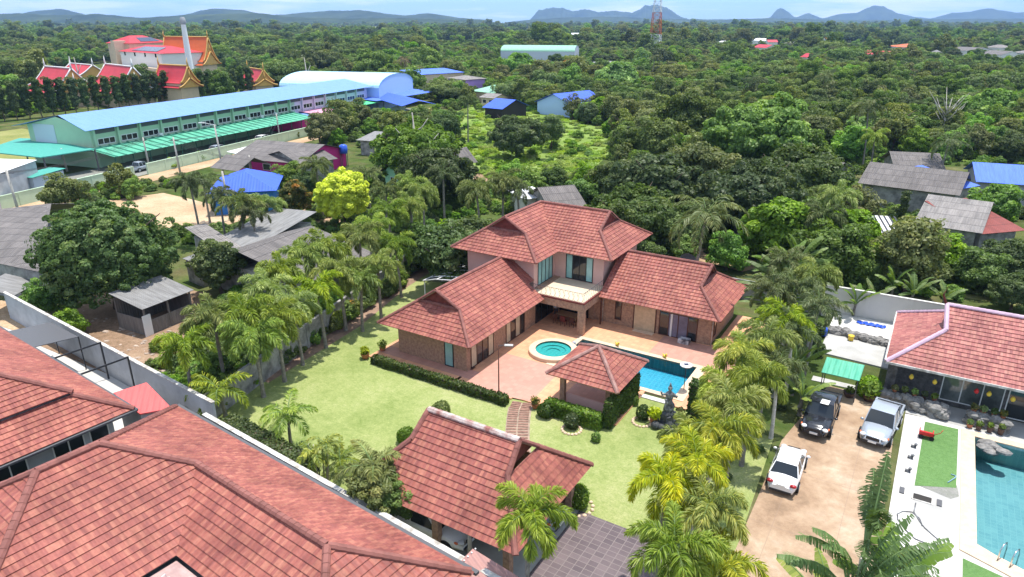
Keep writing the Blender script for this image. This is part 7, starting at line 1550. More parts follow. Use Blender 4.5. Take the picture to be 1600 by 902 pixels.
w_o = tw.children[0]
scatter_bush('undergrowth', 'low weeds and bushes growing over the green field', OPEN[0], 850, .3, 1.0, [w_o] * 14 + [b2_])
scatter_bush('undergrowth', 'scrub and weeds between the villa wall and the wood', [(930, 300), (1200, 330), (1300, 400), (1600, 420), (1600, 470), (1480, 470), (1260, 440), (1180, 425), (1010, 380)], 260, .3, .9, [b1_, b2_])
scatter_bush('undergrowth', 'weeds round the sandy lot and the old roofs', [(300, 362), (400, 345), (500, 352), (640, 290), (690, 330), (560, 370), (380, 395), (300, 380)], 150, .25, .65, [b1_, b2_, b2_])
scatter_bush('undergrowth', 'weeds at the edges of the rubble lot', [(210, 560), (300, 500), (330, 470), (340, 560), (300, 620), (240, 600)], 46, .2, .5, [b1_, b2_])
scatter_bush('undergrowth', 'weeds behind the road wall on the sandy lot', [(120, 300), (270, 278), (290, 292), (200, 305), (150, 330)], 60, .3, .7, [b1_, b2_])
scatter_bush('undergrowth', 'bushes between the school annexes and the big tree', [(500, 200), (560, 190), (690, 170), (730, 180), (700, 225), (620, 240), (560, 230)], 150, .5, 1.2, [b1_, b2_, b2_])
P_ = []
for _ in range(9000):
    Y = 60 + 260 * rr.random() ** .7; X = (rr.random() * 2 - 1) * (Y * .78 + 6)
    if free((X, Y), 1.5, 2.2): P_.append((X, Y, -.1, rr.uniform(.5, 1.35), rr.random() * 6.28, rr.randrange(3)))
cloud('undergrowth', 'leafy undergrowth covering the ground between the trees of the wood', P_, [b1_, b2_, b1_], 5, 'undergrowth')
scatter_bush('undergrowth', 'low bushes and creepers among the old roofs and middle palms', [(250, 368), (340, 362), (440, 356), (470, 310), (560, 290), (640, 280), (700, 320), (640, 350), (570, 340), (480, 345), (380, 400), (300, 380)], 260, .3, .85, [b1_, b2_, b1_])
scatter_bush('undergrowth', 'weeds and low bushes in the gap between the villa and the dirt clearing', [(600, 350), (640, 295), (720, 300), (830, 300), (860, 332), (760, 335), (700, 345), (650, 375)], 190, .3, .8, [b1_, b2_, w_o])
scatter_bush('undergrowth', 'weeds and bushes between the grey roofed houses on the right', [(1290, 300), (1300, 245), (1400, 235), (1600, 235), (1600, 262), (1480, 262), (1330, 275), (1320, 330), (1420, 335), (1600, 330), (1600, 345), (1380, 350)], 260, .3, .9, [b1_, b2_, w_o])
scatter_bush('undergrowth', 'weeds below the two-storey grey house on the right', [(1300, 400), (1400, 395), (1600, 400), (1600, 465), (1450, 460), (1330, 435)], 170, .3, .8, [b1_, b2_, w_o])
scatter_bush('undergrowth', 'rank weeds between the grey wall and the rubble lot', [(240, 620), (300, 560), (350, 470), (400, 430), (420, 470), (350, 560), (300, 630)], 130, .25, .7, [b1_, b2_, b2_])
psheet('sandy_lot', [(165, 314), (255, 302), (300, 312), (400, 338), (330, 360), (280, 360), (205, 342)], .03, 'sand'); psheet('sandy_lane', [(440, 352), (475, 322), (500, 325), (540, 345), (600, 352), (580, 370), (470, 372)], .03, 'sand')
psheet('rubble_lot', [(60, 540), (110, 470), (230, 440), (330, 460), (330, 520), (250, 600), (180, 590)], .03, 'dirt'); psheet('bare_earth', [(730, 295), (745, 268), (775, 272), (770, 300), (745, 320)], .035, 'dirt'); psheet('bare_earth', [(1040, 392), (1080, 405), (1160, 425), (1200, 415), (1180, 395), (1085, 385)], .03, 'sand')
psheet('bare_earth', [(0, 470), (60, 470), (130, 545), (60, 530), (0, 510)], .032, 'sand'); psheet('bare_earth', [(600, 295), (640, 285), (660, 310), (625, 330)], .03, 'sand')
psheet('yard', [(1330, 405), (1480, 430), (1600, 450), (1600, 480), (1400, 450)], .03, 'dry_grass')
# ------------------------------------------------------------ vehicles
def car(name, label, cat, loc, rz, paint, L_=4.4, W_=1.7, H_=1.47, kind='sedan', group=None, front_lamp=True, detail=True, glass='dark_glass'):
    """x runs forward, origin on the ground at the middle"""
    t = thing(name, label, cat, loc, rz, group); hl, hw = L_ / 2, W_ / 2
    if kind == 'sedan':   st = [(-hl, .60, .70), (-hl + .12, .88, .84), (-hl + .5, .93, .95), (-hl + 1.2, .96, 1.0), (0, .98, 1.0), (hl - 1.3, .92, .98), (hl - .5, .80, .90), (hl - .18, .68, .76), (hl, .48, .52)]
    elif kind == 'pickup': st = [(-hl, .95, .93), (-hl + .15, 1.02, .98), (-hl + 1.6, 1.03, 1.0), (0, 1.04, 1.0), (hl - 1.6, 1.03, .98), (hl - .7, .98, .94), (hl - .2, .86, .83), (hl, .62, .62)]
    else: st = [(-hl, .9, .88), (-hl + .15, 1.0, .96), (0, 1.03, 1.0), (hl - 1.4, 1.0, .98), (hl - .5, .9, .93), (hl, .6, .75)]
    zb = .22 if kind == 'sedan' else .38
    def ring(x, z, w):
        y = hw * w; return [(x, -y * .93, zb), (x, -y, zb + (z - zb) * .35), (x, -y * .99, z - .16), (x, -y * .9, z - .03), (x, -y * .5, z + .015), (x, 0, z + .03), (x, y * .5, z + .015), (x, y * .9, z - .03), (x, y * .99, z - .16), (x, y, zb + (z - zb) * .35), (x, y * .93, zb)]
    q = MB(); R_ = [ring(*s) for s in st]
    bedrange = (-hl + .12, -.55) if kind == 'pickup' else None
    for i in range(len(R_) - 1):
        for j in range(10): q.face([R_[i][j], R_[i + 1][j], R_[i + 1][j + 1], R_[i][j + 1]][::-1] if False else [R_[i][j + 1], R_[i + 1][j + 1], R_[i + 1][j], R_[i][j]], None, 0, True)
        q.face([R_[i][0], R_[i + 1][0], R_[i + 1][10], R_[i][10]])
    q.face(R_[0], None, 0); q.face(R_[-1][::-1], None, 0)
    body = q.build('body', MT[paint], t)
    # cabin
    if kind == 'sedan': rb, rt, ft, fb = -hl + .72, -hl + 1.28, hl - 1.72, hl - 1.12; zb_ = .94
    elif kind == 'pickup': rb, rt, ft, fb = -1.0, -.90, hl - 2.0, hl - 1.45; zb_ = 1.02
    else: rb, rt, ft, fb = -hl + .12, -hl + .5, hl - 2.2, hl - 1.4; zb_ = 1.0
    wb, wt = hw * .92, hw * (.70 if kind == 'sedan' else .78); zt = H_ - .05
    B = [(rb, -wb, zb_), (fb, -wb, zb_), (fb, wb, zb_), (rb, wb, zb_)]; T = [(rt, -wt, zt), (ft, -wt, zt), (ft, wt, zt), (rt, wt, zt)]
    q = MB()
    for i in range(4): j = (i + 1) % 4; q.face([B[i], B[j], T[j], T[i]])
    q.build('windows', MT[glass], t)
    q = MB(); rp = [(rt - .03, zt - .02), (rt + .15, zt + .03), ((rt + ft) / 2, zt + .06), (ft - .15, zt + .03), (ft + .03, zt - .02)]
    for i in range(4):
        (x0, z0), (x1, z1) = rp[i], rp[i + 1]
        q.face([(x0, -wt, z0 - .01), (x1, -wt, z1 - .01), (x1, -wt * .8, z1 + .02), (x0, -wt * .8, z0 + .02)], None, 0, True); q.face([(x0, -wt * .8, z0 + .02), (x1, -wt * .8, z1 + .02), (x1, wt * .8, z1 + .02), (x0, wt * .8, z0 + .02)], None, 0, True); q.face([(x0, wt * .8, z0 + .02), (x1, wt * .8, z1 + .02), (x1, wt, z1 - .01), (x0, wt, z0 - .01)], None, 0, True)
    q.build('roof_panel', MT[paint], t)
    q = MB()
    for s in (-1, 1):
        for a, b in (((rb, zb_), (rt, zt)), ((fb, zb_), (ft, zt)), (((rb + fb) / 2 - .1, zb_), ((rt + ft) / 2, zt))):
            q.beam((a[0], s * (wb + .005), a[1] - .05), (b[0], s * (wt + .005), b[1]), .09, .05, up=(0, 1, 0))
    q.build('pillar', MT[paint], t)
    if kind == 'pickup':
        q = MB(); q.box(-hl + .14, -1.06, -hw * .84, hw * .84, .98, 1.062); q.build('load_bed', MT['steel_black'], t)
        q = MB(); q.box(-hl + .05, -1.04, -hw * .97, -hw * .84, .98, 1.10); q.box(-hl + .05, -1.04, hw * .84, hw * .97, .98, 1.10); q.box(-hl + .02, -hl + .14, -hw * .9, hw * .9, .9, 1.09); q.build('bed_rail', MT[paint], t)
    wx = (-hl + (.85 if kind == 'sedan' else 1.15), hl - (.82 if kind == 'sedan' else .95)); wr_ = .31 if kind == 'sedan' else .38
    for x in wx:
        for s in (-1, 1):
            y = s * (hw - .06); q = MB(); n = 18
            q.tube([(x, y - .11, wr_), (x, y + .11, wr_)], wr_, n, sm=False); w_ = q.build('wheel', MT['rubber'], t); q = MB(); q.tube([(x, y + s * .105, wr_), (x, y + s * .125, wr_)], wr_ * .62, 12, sm=False); q.build('rim', MT['silver_paint'], w_)
    if detail:
        zl = .62 if kind == 'sedan' else .80
        for s in (-1, 1):
            q = MB(); q.blob((hl - .16, s * hw * .68, zl), .17, (1.1, 1.1, .62), 10, 6); q.build('headlight', MT['head_lamp'], t)
            if kind != 'sedan': q = MB(); q.blob((hl - .33, s * hw * .88, zl + .02), .1, (1.3, .6, .7), 8, 5); q.build('indicator', MT['orange_lamp'], t)
            q = MB(); q.blob((-hl + .1, s * hw * .74, zl + .14), .17, (.8, 1.15, .6), 10, 6); q.build('tail_light', MT['tail_lamp'], t)
            q = MB(); q.blob((fb - .1, s * (hw + .1), zb_ + .04), .11, (.7, 1.1, .8), 8, 5); q.build('mirror', MT['black_car' if paint == 'black_car' else paint], t)
        q = MB(); q.box(hl - .03, hl + .03, -hw * .42, hw * .42, zl - .17, zl + .02); q.build('grille', MT['steel_black'], t)
        q = MB(); q.box(hl + .0, hl + .045, -.24, .24, zl - .36, zl - .22); q.box(-hl - .03, -hl + .01, -.24, .24, zl - .02, zl + .1); q.build('number_plate', MT['white_paint'], t)
        q = MB(); q.box(hl - .1, hl + .02, -hw * .7, hw * .7, zb, zb + .14); q.box(-hl - .02, -hl + .1, -hw * .7, hw * .7, zb, zb + .14); q.build('bumper_trim', MT['steel_black'], t)
    return t
def vcar(a0, b0, a1, b1, *a, **k):
    p = (V2W(a0, b0) + V2W(a1, b1)) / 2; d = V2W(a1, b1) - V2W(a0, b0); p.z = .03; return car(*a[:3], p, math.atan2(d.y, d.x), *a[3:], **k)
vcar(23.45, -2.85, 23.35, 1.6, 'parked_car', 'white sedan seen from behind on the orange driveway', 'car', 'white_car', L_=4.4, W_=1.68, H_=1.43)
bt = vcar(24.1, 9.2, 24.05, 4.1, 'pickup_truck', 'black pickup parked nose toward the camera under the driveway palms', 'pickup', 'black_car', L_=5.2, W_=1.85, H_=1.78, kind='pickup')
q = MB(); q.face([(.35, -.05, 1.815), (.35, .45, 1.815), (1.0, .42, 1.81), (1.0, -.08, 1.81)]); o = q.build('paper_sheet', MT['paper'], None)
o.parent = None; o.matrix_world = Matrix.Translation(bt.location) @ Matrix.Rotation(bt.rotation_euler.z, 4, 'Z') @ Matrix.Translation((-.1, 0, .012)); tagp(o, 'white printed sheet lying on the roof of the black pickup', 'paper')
sv = vcar(27.9, 9.9, 27.35, 5.0, 'pickup_truck', 'silver pickup with open load bed beside the grey rock planter', 'pickup', 'silver_paint', L_=5.1, W_=1.82, H_=1.78, kind='pickup')
vcar(6.2, -15.4, 11.0, -15.4, 'parked_car', 'white off-road wagon parked inside the garage nearest the big tiled house', 'car', 'white_paint', L_=4.9, W_=1.9, H_=1.9, kind='suv')
vcar(9.4, -11.8, 14.3, -11.8, 'pickup_truck', 'pale vehicle nosing out of the garage at the tiled drive', 'car', 'silver_paint', L_=4.9, W_=1.85, H_=1.8, kind='suv')
for (s, n, lab, pt, kd) in ((11, 4.2, 'grey pickup parked by the road wall near the teal carport', 'silver_paint', 'pickup'), (31, 4.6, 'silver hatchback parked in front of the long aqua awning', 'silver_paint', 'suv'), (45, 4.9, 'white car parked further along the aqua awning', 'white_car', 'suv'), (73, 4.2, 'grey car parked beyond the shrubs at the far end of the awning', 'silver_paint', 'suv')):
    p = SW(s, n); car('parked_car', lab, 'car', (p.x, p.y, .03), SR, pt, L_=4.6, W_=1.75, H_=1.55 if kd == 'suv' else 1.7, kind=kd, group='cars parked at the school', detail=True)
for (s, n, lab) in ((22, 1.6, 'clipped bush at the road wall by the silver hatchback'), (15, 1.4, 'yellow-green bush by the leaning pole at the road wall'), (38, 1.6, 'round bush at the road wall between the parked cars'), (52, 2.2, 'grey-green bush left of the thin pole at the road wall'), (60, 2.6, 'leafy bush right of the thin pole at the road wall'), (64, 2.6, 'tall bush by the blue-roofed annex')):
    p = SW(s, n); put_tree('bush', p, .85, lab, 'shrub', 'shrub', 'bushes along the school road wall', matname='leaf_bright' if n < 2 else 'leaf_olive')
# ------------------------------------------------------------ garden and pool things
t = thing('lamp_post', 'slim brown lamp post with flat solar head on the terrace edge', 'lamp post', V2W(3.75, -1.35, T0), VR)
q = MB(); q.tube([(0, 0, 0), (0, 0, 3.75)], [.05, .035], 8); q.tube([(0, 0, 0), (0, 0, .05)], .13, 10); q.build('pole', MT['brown_frame'], t)
q = MB(); q.tube([(0, 0, 3.7), (.55, .3, 3.75)], .022, 6); q.build('arm', MT['gutter_dark'], t)
q = MB(); q.box(.35, .95, .18, .46, 3.72, 3.78, rz=.5); q.build('solar_head', MT['grey_paving'], t)
t = thing('solar_lamp', 'round white-rimmed solar lamp on a thin pole at the pool end', 'lamp', V2W(15.0, 5.9, T0), 0)
q = MB(); q.tube([(0, 0, 0), (0, 0, 2.0)], .03, 8); q.build('pole', MT['steel_black'], t)
q = MB(); q.lathe([(0, 2.06), (.22, 2.06), (.42, 2.05), (.45, 2.0), (.4, 1.95), (0, 1.95)], n=24); h_ = q.build('lamp_shade', MT['white_paint'], t)
q = MB(); q.box(-.16, .16, -.16, .16, 2.065, 2.075); q.build('solar_cell', MT['solar'], h_)
for a, b, lab in ((8.0, 10.05, 'yellow duck ornament on the far pool coping nearer the balcony column'), (12.05, 10.05, 'yellow duck ornament on the far pool coping nearer the sliding door')):
    t = vthing('duck_ornament', lab, 'ornament', a, b, T0 + .04, rz=-.6)
    q = MB(); q.blob((0, 0, .13), .15, (1.4, .85, .8), 10, 6); q.blob((.17, 0, .33), .09, n=8, k=6); q.tube([(.1, 0, .18), (.16, 0, .33)], .06, 8); q.tube([(-.16, 0, .14), (-.3, 0, .25)], [.07, .02], 6); q.build('body', MT['yellow_paint'], t)
    q = MB(); q.tube([(.24, 0, .32), (.36, 0, .3)], [.04, .015], 6); q.build('beak', MT['orange_lamp'], t)
# statue group
sp = at_c(1042, 665, 0)
rk = thing('rock_fountain', 'dark wet rock mound under the carved figure at the pool corner', 'rocks', sp)
q = MB()
for i in range(46):
    z = random.random() ** 1.5 * 1.5; r_ = (1.0 - z / 2.2); a = random.random() * 6.28; q.blob((math.cos(a) * r_ * .7 * random.random() ** .5, math.sin(a) * r_ * .55 * random.random() ** .5, z), random.uniform(.16, .34), (1, .9, 1.0), 7, 5, .25, 0, i)
q.build('stone', MT['dark_rock'], rk)
stt = thing('statue', 'grey weathered carved figure standing on the dark rock mound by the pool', 'statue', sp + Vector((0, 0, 1.2)))
q = MB(); q.lathe([(0, 0), (.36, 0), (.34, .15), (.24, .5), (.21, .75), (.27, 1.05), (.30, 1.2), (.18, 1.34), (.09, 1.40), (.09, 1.46)], n=12, sy=.75)
q.tube([(.26, 0, 1.18), (.46, -.05, .95), (.42, -.25, 1.15)], [.09, .075, .06], 8); q.tube([(-.26, 0, 1.18), (-.5, -.05, 1.15), (-.62, -.15, 1.45)], [.09, .075, .06], 8)
for i in range(7): q.blob((math.sin(i * 1.3) * .28, -.16 + .05 * math.cos(i), .2 + i * .15), .11, (1, .8, 1.1), 8, 5, .15, 0, i)
q.build('body', MT['statue_stone'], stt)
q = MB(); q.blob((0, 0, 1.6), .15, (1, 1, 1.2), 10, 8); q.tube([(0, 0, 1.72), (0, .02, 2.0)], [.1, .02], 8); q.blob((0, -.14, 1.58), .035, n=6, k=4); q.build('head', MT['statue_stone'], stt)
for dx, dy, r_, lab, m_ in ((-.85, -.35, .3, 'round dark stone ball beside the rock mound', 'dark_rock'), (-.5, -.5, .24, 'smaller dark stone ball before the rock mound', 'dark_rock'), (-.15, -.95, .2, 'brown rock in front of the rock mound', 'rock'), (.2, -.9, .19, 'flat brown rock at the front of the rock mound', 'rock')):
    o = MB(); o.blob((0, 0, 0), r_, (1, 1, .9), 12, 8, .03); o = o.build('garden_stone', MT[m_]); o.location = sp + Vector((dx, dy, r_ * .85)); tagp(o, lab, 'stone')
def pot(label, p, r=.25, h=.35, m='terracotta', plant=None, pm=None, ps=.3, leaf=.10, tb=.5):
    t = thing('potted_plant', label, 'plant pot', p); q = MB(); q.lathe([(0, 0), (r * .65, 0), (r * .95, h * .6), (r, h * .95), (r * 1.08, h), (r * .9, h), (r * .85, h * .85), (0, h * .85)], n=14); q.build('pot', MT[m], t)
    rg = np.random.default_rng(int(p[0] * 91 + p[1] * 13) % 9973); k = 160; d = unit(rg.normal(0, 1, (k, 3)) + np.array([0, 0, .6])); P = d * ps * rg.uniform(.3, 1, (k, 1)) + np.array([0, 0, h + ps * .5]); tone = np.clip(tb + rg.normal(0, .2, k), 0, 1)
    o = bpy.data.objects.new('plant', quads_mesh('plant', leaves_at(P, d, leaf, rg, tone, 2.4), tone, MT[pm or 'leaf_green'])); col.objects.link(o); o.parent = t; return t
for x, y, lab, kw in ((571, 560, 'terracotta pot with yellow-green plant alone on the lawn by the hedge end', dict(r=.33, h=.42, ps=.42, pm='leaf_yellow', leaf=.14)), (836, 638, 'red pot with thin orange-tipped plant at the top of the stepping path', dict(ps=.4, pm='leaf_orange')), (1022, 662, 'orange pot with yellow spiky plant beside the stone ring', dict(r=.32, h=.5, ps=.5, pm='leaf_yellow', leaf=.16)),
   (598, 549, 'pot with green bush under the left eave of the villa', dict(ps=.45)), (1326, 620, 'dark bowl with low plant near the rear of the silver pickup', dict(r=.4, h=.4, m='dark_pot', ps=.3)), (1357, 626, 'large dark pot with spreading bright bush behind the silver pickup', dict(r=.45, h=.5, m='dark_pot', ps=.75, pm='leaf_bright', leaf=.16)), (1062, 655, 'brown-leaved plant right of the statue', dict(ps=.35, pm='leaf_orange', m='dark_pot'))):
    pot(lab, G(x, y, .03), **kw)
for i, x in enumerate((28.0, 28.6, 29.2, 29.8, 30.4)): pot(('grey-leaved pot', 'white-flowered pot', 'red-potted bush', 'small dark pot', 'tiny-leaved pot')[i] + (' on top of the long rock planter', ' on the long rock planter beside the first', ' in the middle of the long rock planter', ' right of the middle on the long rock planter', ' at the right end of the long rock planter')[i], V2W(x, 12.0, .85), r=.16, h=.22, ps=.24, m='terracotta' if i % 2 == 0 else 'dark_pot', pm=('leaf_olive', 'leaf_green', 'leaf_bright', 'leaf_dark', 'leaf_green')[i])
for i, x in enumerate((32.7, 33.2, 33.8, 34.3)): pot(('orange-flowered pot', 'fern pot', 'leafy dark pot', 'red-flowered pot')[i] + ' on the short rock planter by the doorway', V2W(x, 11.8, .85), r=.17, h=.22, ps=.26, pm=('leaf_orange', 'leaf_green', 'leaf_dark', 'leaf_orange')[i])
for i, (a, b) in enumerate(((32.6, 10.9), (33.1, 10.85), (33.7, 10.9), (34.3, 10.95))): pot(('brown pot group member', 'grey pot with cactus', 'dark glazed pot', 'tall black pot')[i] + ' on the paving below the short rock planter', V2W(a, b, .07), r=.19, h=.3 + .06 * i, ps=.2, m='dark_pot' if i else 'terracotta')
for x, y, r_, lab in ((893, 672, .62, 'white stone ring round the dark pointed shrub'), (1003, 660, .62, 'white stone ring round the dark shrub beside the statue'), (902, 792, .85, 'stone ring round the shrub by the garage corner')):
    o = MB()
    for i in range(16): a = i * math.pi / 8; o.blob((math.cos(a) * r_, math.sin(a) * r_, .05), .12, (1, 1, .7), 7, 5, .1, 0, i)
    o = o.build('stone_ring', MT['coping']); o.location = G(x, y); tagp(o, lab, 'edging')
# stepping path
q = MB(); q2 = MB()
ctr = [(5.9, -1.7), (6.2, -2.6), (6.7, -3.6), (7.3, -4.7), (8.0, -5.9), (8.9, -7.2), (10.0, -8.4), (11.0, -9.2)]
mat('path_stone', (0.40, 0.30, 0.22), 0.9, noise=(1.6, 0.45)); mat('brick_step', (0.30, 0.17, 0.125), 0.9, noise=(4, 0.35))
for i in range(len(ctr) - 1):
    for f in np.linspace(0, 1, 5)[:-1]:
        x = ctr[i][0] + (ctr[i + 1][0] - ctr[i][0]) * f; y = ctr[i][1] + (ctr[i + 1][1] - ctr[i][1]) * f; an_ = math.atan2(ctr[i + 1][1] - ctr[i][1], ctr[i + 1][0] - ctr[i][0]) + math.pi / 2
        for s in (-.38, .38): cx, cy = x + math.cos(an_) * s, y + math.sin(an_) * s; q.box(cx - .33, cx + .33, cy - .09, cy + .09, .01, .05, rz=an_)
L_s = [(x - .82 if i else x - .5, y - .1) for i, (x, y) in enumerate(ctr)]; R_s = [(x + .82, y + .25) for x, y in ctr]
for i in range(len(ctr) - 1): q2.sheet([L_s[i], L_s[i + 1], R_s[i + 1], R_s[i]], .014 + (i % 2) * .002)
o = q2.build('path', MT['path_stone']); struct(o); o.location = VO; o.rotation_euler.z = VR; o = q.build('path_bricks', MT['brick_step']); struct(o); o.location = VO; o.rotation_euler.z = VR
# patio furniture and person
t = vthing('dining_table', 'brown wooden dining table under the balcony', 'table', 2.3, 12.4, T0)
q = MB(); q.box(-1.0, 1.0, -.5, .5, .70, .75); q.build('tabletop', MT['wood_table'], t)
for x in (-.85, .85):
    for y in (-.38, .38): q = MB(); q.box(x - .04, x + .04, y - .04, y + .04, 0, .70); q.build('leg', MT['wood_table'], t)
for i, (a, b, rz_) in enumerate(((1.5, 11.6, 1.57), (2.3, 11.5, 1.57), (3.1, 11.6, 1.57), (3.7, 12.4, 3.14))):
    t = vthing('dining_chair', ('dark chair at the left front of the dining table', 'reddish chair in the middle front of the dining table', 'dark chair at the right front of the dining table', 'dark chair at the right end of the dining table')[i], 'chair', a, b, T0, rz_, 'chairs round the dining table'); m_ = 'gablet_red' if i == 1 else 'brown_frame'
    q = MB(); q.box(-.22, .22, -.22, .22, .42, .47); q.build('seat', MT[m_], t); q = MB(); q.box(-.24, -.19, -.22, .22, .47, .92); q.build('backrest', MT[m_], t)
    for x in (-.19, .19):
        for y in (-.19, .19): q = MB(); q.box(x - .02, x + .02, y - .02, y + .02, 0, .42); q.build('leg', MT[m_], t)
def person(label, loc, rz):
    t = thing('person', label, 'person', loc, rz); J = {'pel': (0, 0, .95), 'ch': (0, 0, 1.25), 'nk': (0, 0, 1.48), 'hd': (.02, 0, 1.62), 'top': (.02, 0, 1.73), 'lh': (0, .10, .9), 'lk': (.02, .12, .5), 'la': (0, .12, .08), 'lt': (.16, .14, .04), 'rh': (0, -.10, .9), 'rk': (-.02, -.12, .5), 'ra': (-.05, -.12, .08), 'rt': (.11, -.14, .04),
        'ls': (0, .19, 1.40), 'le': (0, .26, 1.13), 'lw': (.14, .22, .92), 'lf': (.22, .20, .86), 'rs': (0, -.19, 1.40), 're': (0, -.26, 1.13), 'rw': (.16, -.2, 1.0), 'rf': (.25, -.18, 1.02)}
    Rr = dict(pel=.15, ch=.155, nk=.06, hd=.10, top=.07, lh=.095, lk=.06, la=.045, lt=.035, rh=.095, rk=.06, ra=.045, rt=.035, ls=.065, le=.045, lw=.032, lf=.028, rs=.065, re=.045, rw=.032, rf=.028)
    E_ = [('pel', 'ch'), ('ch', 'nk'), ('nk', 'hd'), ('hd', 'top'), ('pel', 'lh'), ('lh', 'lk'), ('lk', 'la'), ('la', 'lt'), ('pel', 'rh'), ('rh', 'rk'), ('rk', 'ra'), ('ra', 'rt'), ('ch', 'ls'), ('ls', 'le'), ('le', 'lw'), ('lw', 'lf'), ('ch', 'rs'), ('rs', 're'), ('re', 'rw'), ('rw', 'rf')]
    ks = list(J); me = bpy.data.meshes.new('body'); me.from_pydata([J[k] for k in ks], [(ks.index(a), ks.index(b)) for a, b in E_], []); o = bpy.data.objects.new('body', me); col.objects.link(o)
    md = o.modifiers.new('s', 'SKIN'); 
    for i, k in enumerate(ks): me.skin_vertices[0].data[i].radius = (Rr[k], Rr[k]); me.skin_vertices[0].data[i].use_root = (k == 'pel')
    sb = o.modifiers.new('u', 'SUBSURF'); sb.levels = 2; sb.render_levels = 2
    dg = bpy.context.evaluated_depsgraph_get(); m2 = bpy.data.meshes.new_from_object(o.evaluated_get(dg)); o.modifiers.clear(); o.data = m2
    for m_ in ('skin', 'shirt', 'trousers'): m2.materials.append(MT[m_])
    for p in m2.polygons:
        c = p.center; p.use_smooth = True; p.material_index = 1 if (.98 < c.z < 1.47 and abs(c.y) < .30 and c.x < .12) else 2 if (.10 < c.z <= .98 and abs(c.y) < .2) else 0
    o.parent = t; q = MB(); q.blob((0, 0, 1.68), .115, (1.05, 1, .85), 12, 8); q.build('hair', MT['hair'], t); return t
person('person in white shirt and dark trousers standing under the balcony', V2W(.95, 12.6, T0), R(-60))
# small things on the right-hand plot
for i, (x, y) in enumerate(((1430, 700), (1425, 717), (1421, 738))):
    t = thing('path_light', ('topmost of the three small path lights on the white strip', 'middle of the three small path lights on the white strip', 'lowest of the three small path lights on the white strip')[i], 'light', G(x, y, .06), VR, 'path lights on the white strip'); q = MB(); q.tube([(0, 0, 0), (0, 0, .22)], .05, 8); q.build('post', MT['gutter_dark'], t); q = MB(); q.tube([(0, 0, .22), (0, 0, .30)], .10, 10); q.box(-.25, -.05, -.08, .08, 0, .14); q.build('lamp_head', MT['statue_stone'], t)
t = thing('garden_cart', 'small red wheeled cart on the artificial turf corner', 'cart', G(1447, 684, .08), VR)
q = MB(); q.box(-.45, .35, -.25, .25, .25, .32); q.box(-.45, -.4, -.25, .25, .32, .5); q.box(.3, .35, -.25, .25, .32, .5); q.box(-.4, .3, -.25, -.2, .32, .5); q.build('tray', MT['red_paint'], t)
for x in (-.3, .3):
    for y in (-.26, .26): q = MB(); q.tube([(x, y - .03, .14), (x, y + .03, .14)], .14, 12, sm=False); q.build('wheel', MT['rubber'], t)
q = MB(); q.tube([(.35, 0, .3), (.7, .1, .5), (.8, .1, .75)], .02, 6); q.build('handle', MT['red_paint'], t)
q = MB(); hp = [(1431, 786), (1428, 800), (1437, 815), (1445, 825), (1460, 838), (1470, 846), (1468, 852), (1450, 850), (1430, 842), (1415, 828), (1403, 812), (1402, 803), (1410, 799), (1425, 800), (1437, 810), (1441, 822)]
q.tube([G(x, y, .09) for x, y in hp], .03, 6); o = q.build('garden_hose', MT['statue_stone']); tagp(o, 'thin grey hose looped on the white paving near the drain pit', 'hose')
q = MB(); q.tube([G(x, y, .12) for x, y in ((1481, 754), (1492, 747), (1494, 744), (1486, 741))], .03, 6); o = q.build('pool_pole', MT['sheet_paleblue']); tagp(o, 'short bent pale blue pole lying on the artificial turf', 'pole')
t = thing('drain_pit', 'open rectangular drain pit with lifted cover beside the grey mat', 'pit', G(1441, 779, .07), VR)
q = MB(); q.box(-.45, .45, -.28, .28, -.05, .012); q.build('opening', MT['room_dark'], t); q = MB(); q.box(-.55, .55, .28, .36, 0, .03); q.box(-.55, .55, -.36, -.28, 0, .03); q.box(-.55, -.45, -.28, .28, 0, .03); q.box(.45, .55, -.28, .28, 0, .03); q.build('frame', MT['gutter_white'], t); q = MB(); q.box(.7, .95, -.3, .3, 0, .06); q.box(-1.15, -.9, -.1, .5, 0, .05); q.build('cover', MT['gutter_dark'], t)
t = thing('bucket', 'yellow-orange bucket standing on the grey patio', 'bucket', G(1329, 532, .12)); q = MB(); q.lathe([(0, 0), (.2, 0), (.24, .42), (.25, .45), (.21, .45), (.19, .38), (0, .38)], n=14); q.build('body', MT['yellow_paint'], t)
for x, y, lab in ((1270, 537, 'blue plastic drum at the left side of the grey patio'), (1286, 524, 'small blue drum behind the first at the patio edge')):
    t = thing('drum', lab, 'drum', G(x, y, .12)); q = MB(); q.lathe([(0, 0), (.27, 0), (.3, .3), (.27, .7), (0, .72)], n=14); q.build('body', MT['blue_plastic'], t)
q = MB()
for i in range(30):
    for k in range(5):
        h = lambda a, b: .06 + .07 * math.sin(a * 1.9 + b * 2.3) * math.cos(a * .8 - b)
        e = lambda a, b: (a * .075 + .06 * math.sin(b * 2 + a), b * .13 + .08 * math.sin(a * .9), max(.01, h(a, b)))
        q.face([e(i, k), e(i + 1, k), e(i + 1, k + 1), e(i, k + 1)])
o = q.build('blue_tarp', MT['blue_plastic']); p = V2W(24.2, 24.3, .5); o.location = p; o.rotation_euler.z = VR; tagp(o, 'crumpled blue netting lying on the white upper patio', 'netting')
t = thing('water_tank', 'bright blue water tank on a stand behind the grey roof', 'tank', G(539, 262)); q = MB(); q.lathe([(0, 2.6), (.7, 2.6), (.75, 3.2), (.7, 4.0), (.3, 4.2), (0, 4.25)], n=14); q.build('drum', MT['blue_plastic'], t)
q = MB(); [q.beam((x, y, 0), (x, y, 2.6), .1, .1) for x in (-.5, .5) for y in (-.5, .5)]; q.build('stand', MT['gutter_dark'], t)
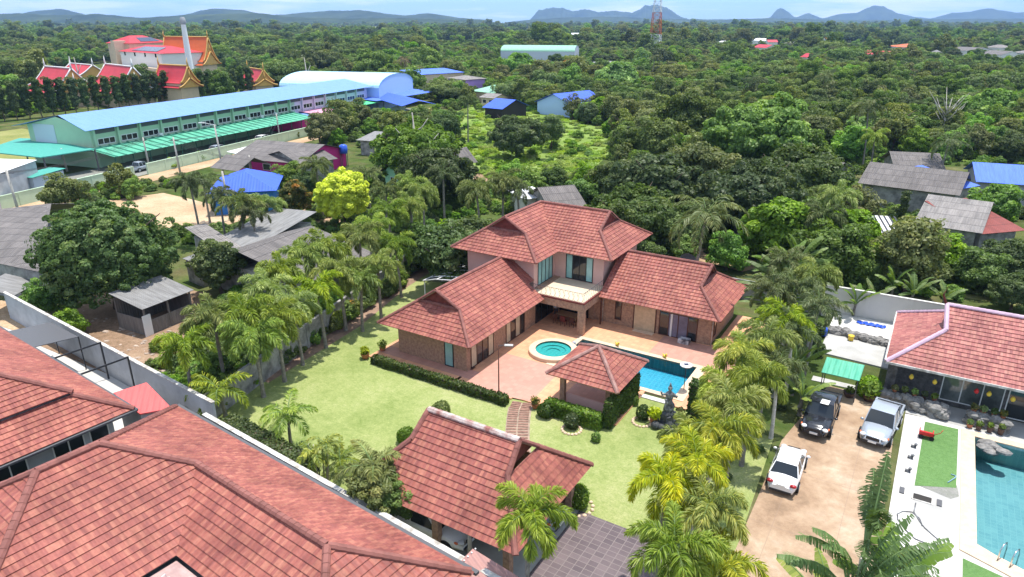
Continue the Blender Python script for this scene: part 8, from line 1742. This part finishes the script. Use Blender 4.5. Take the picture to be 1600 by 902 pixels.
t = thing('gate_post', 'weathered pale post standing between the garage eave and the garden wall', 'post', at_c(735, 885, 0)); q = MB(); q.tube([(0, 0, 0), (0, 0, 3.0)], [.12, .10], 8); q.build('shaft', MT['pale_wood'], t)
t = thing('water_filter', 'blue topped water filter among pipes in the dark garage side', 'filter', at_c(615, 823, 0)); q = MB(); q.tube([(0, 0, 0), (0, 0, .9)], .16, 10); q.build('tank', MT['blue_plastic'], t); q = MB(); q.tube([(.3, 0, 0), (.3, 0, 1.3), (0, 0, 1.3), (0, 0, .9)], .04, 8); q.build('pipe', MT['white_frame'], t)
t = thing('satellite_dish', 'grey satellite dish behind the back right corner of the upper villa roof', 'dish', V2W(8.8, 24.3)); q = MB(); q.tube([(0, 0, 0), (0, 0, 3.0)], .05, 8); q.build('mast', MT['gutter_dark'], t)
q = MB(); q.lathe([(0, 0), (.5, .06), (.9, .22), (1.1, .36)], n=20); o = q.build('dish', MT['gutter_dark'], t); o.location = (0, -.1, 3.1); o.rotation_euler = (R(60), 0, R(20))
mat('rubble', (0.48, 0.38, 0.30), 0.95, noise=(1.5, 0.4))
q = MB()
for i in range(150):
    x, y = rr.uniform(100, 300), rr.uniform(480, 585)
    if inpoly(x, y, [(60, 540), (110, 480), (230, 515), (330, 470), (320, 520), (250, 600), (180, 590)]): g_ = G(x, y); q.blob((g_.x, g_.y, .02), rr.uniform(.05, .22), (1.3, 1, .5), 6, 4, .25, 0, i)
o = q.build('rubble', MT['rubble']); tagp(o, 'broken stones scattered over the bare lot', 'rubble', None, 'stuff')
# ------------------------------------------------------------ haze
hb = MB(); hb.box(-13500, 13500, -13500, 13500, -2.6, 330); hz_ = hb.build('haze', bpy.data.materials.new('haze')); hz_['kind'] = 'stuff'; hm_ = hz_.data.materials[0]; hm_.use_nodes = True; t = hm_.node_tree; t.nodes.clear()
pv_ = N(t, 'ShaderNodeVolumePrincipled'); pv_.inputs['Color'].default_value = (0.38, 0.60, 1.0, 1); pv_.inputs['Density'].default_value = 0.00010; pv_.inputs['Anisotropy'].default_value = 0.0; oo = N(t, 'ShaderNodeOutputMaterial'); t.links.new(pv_.outputs[0], oo.inputs['Volume'])
hm_.cycles.homogeneous_volume = True if hasattr(hm_.cycles, 'homogeneous_volume') else None
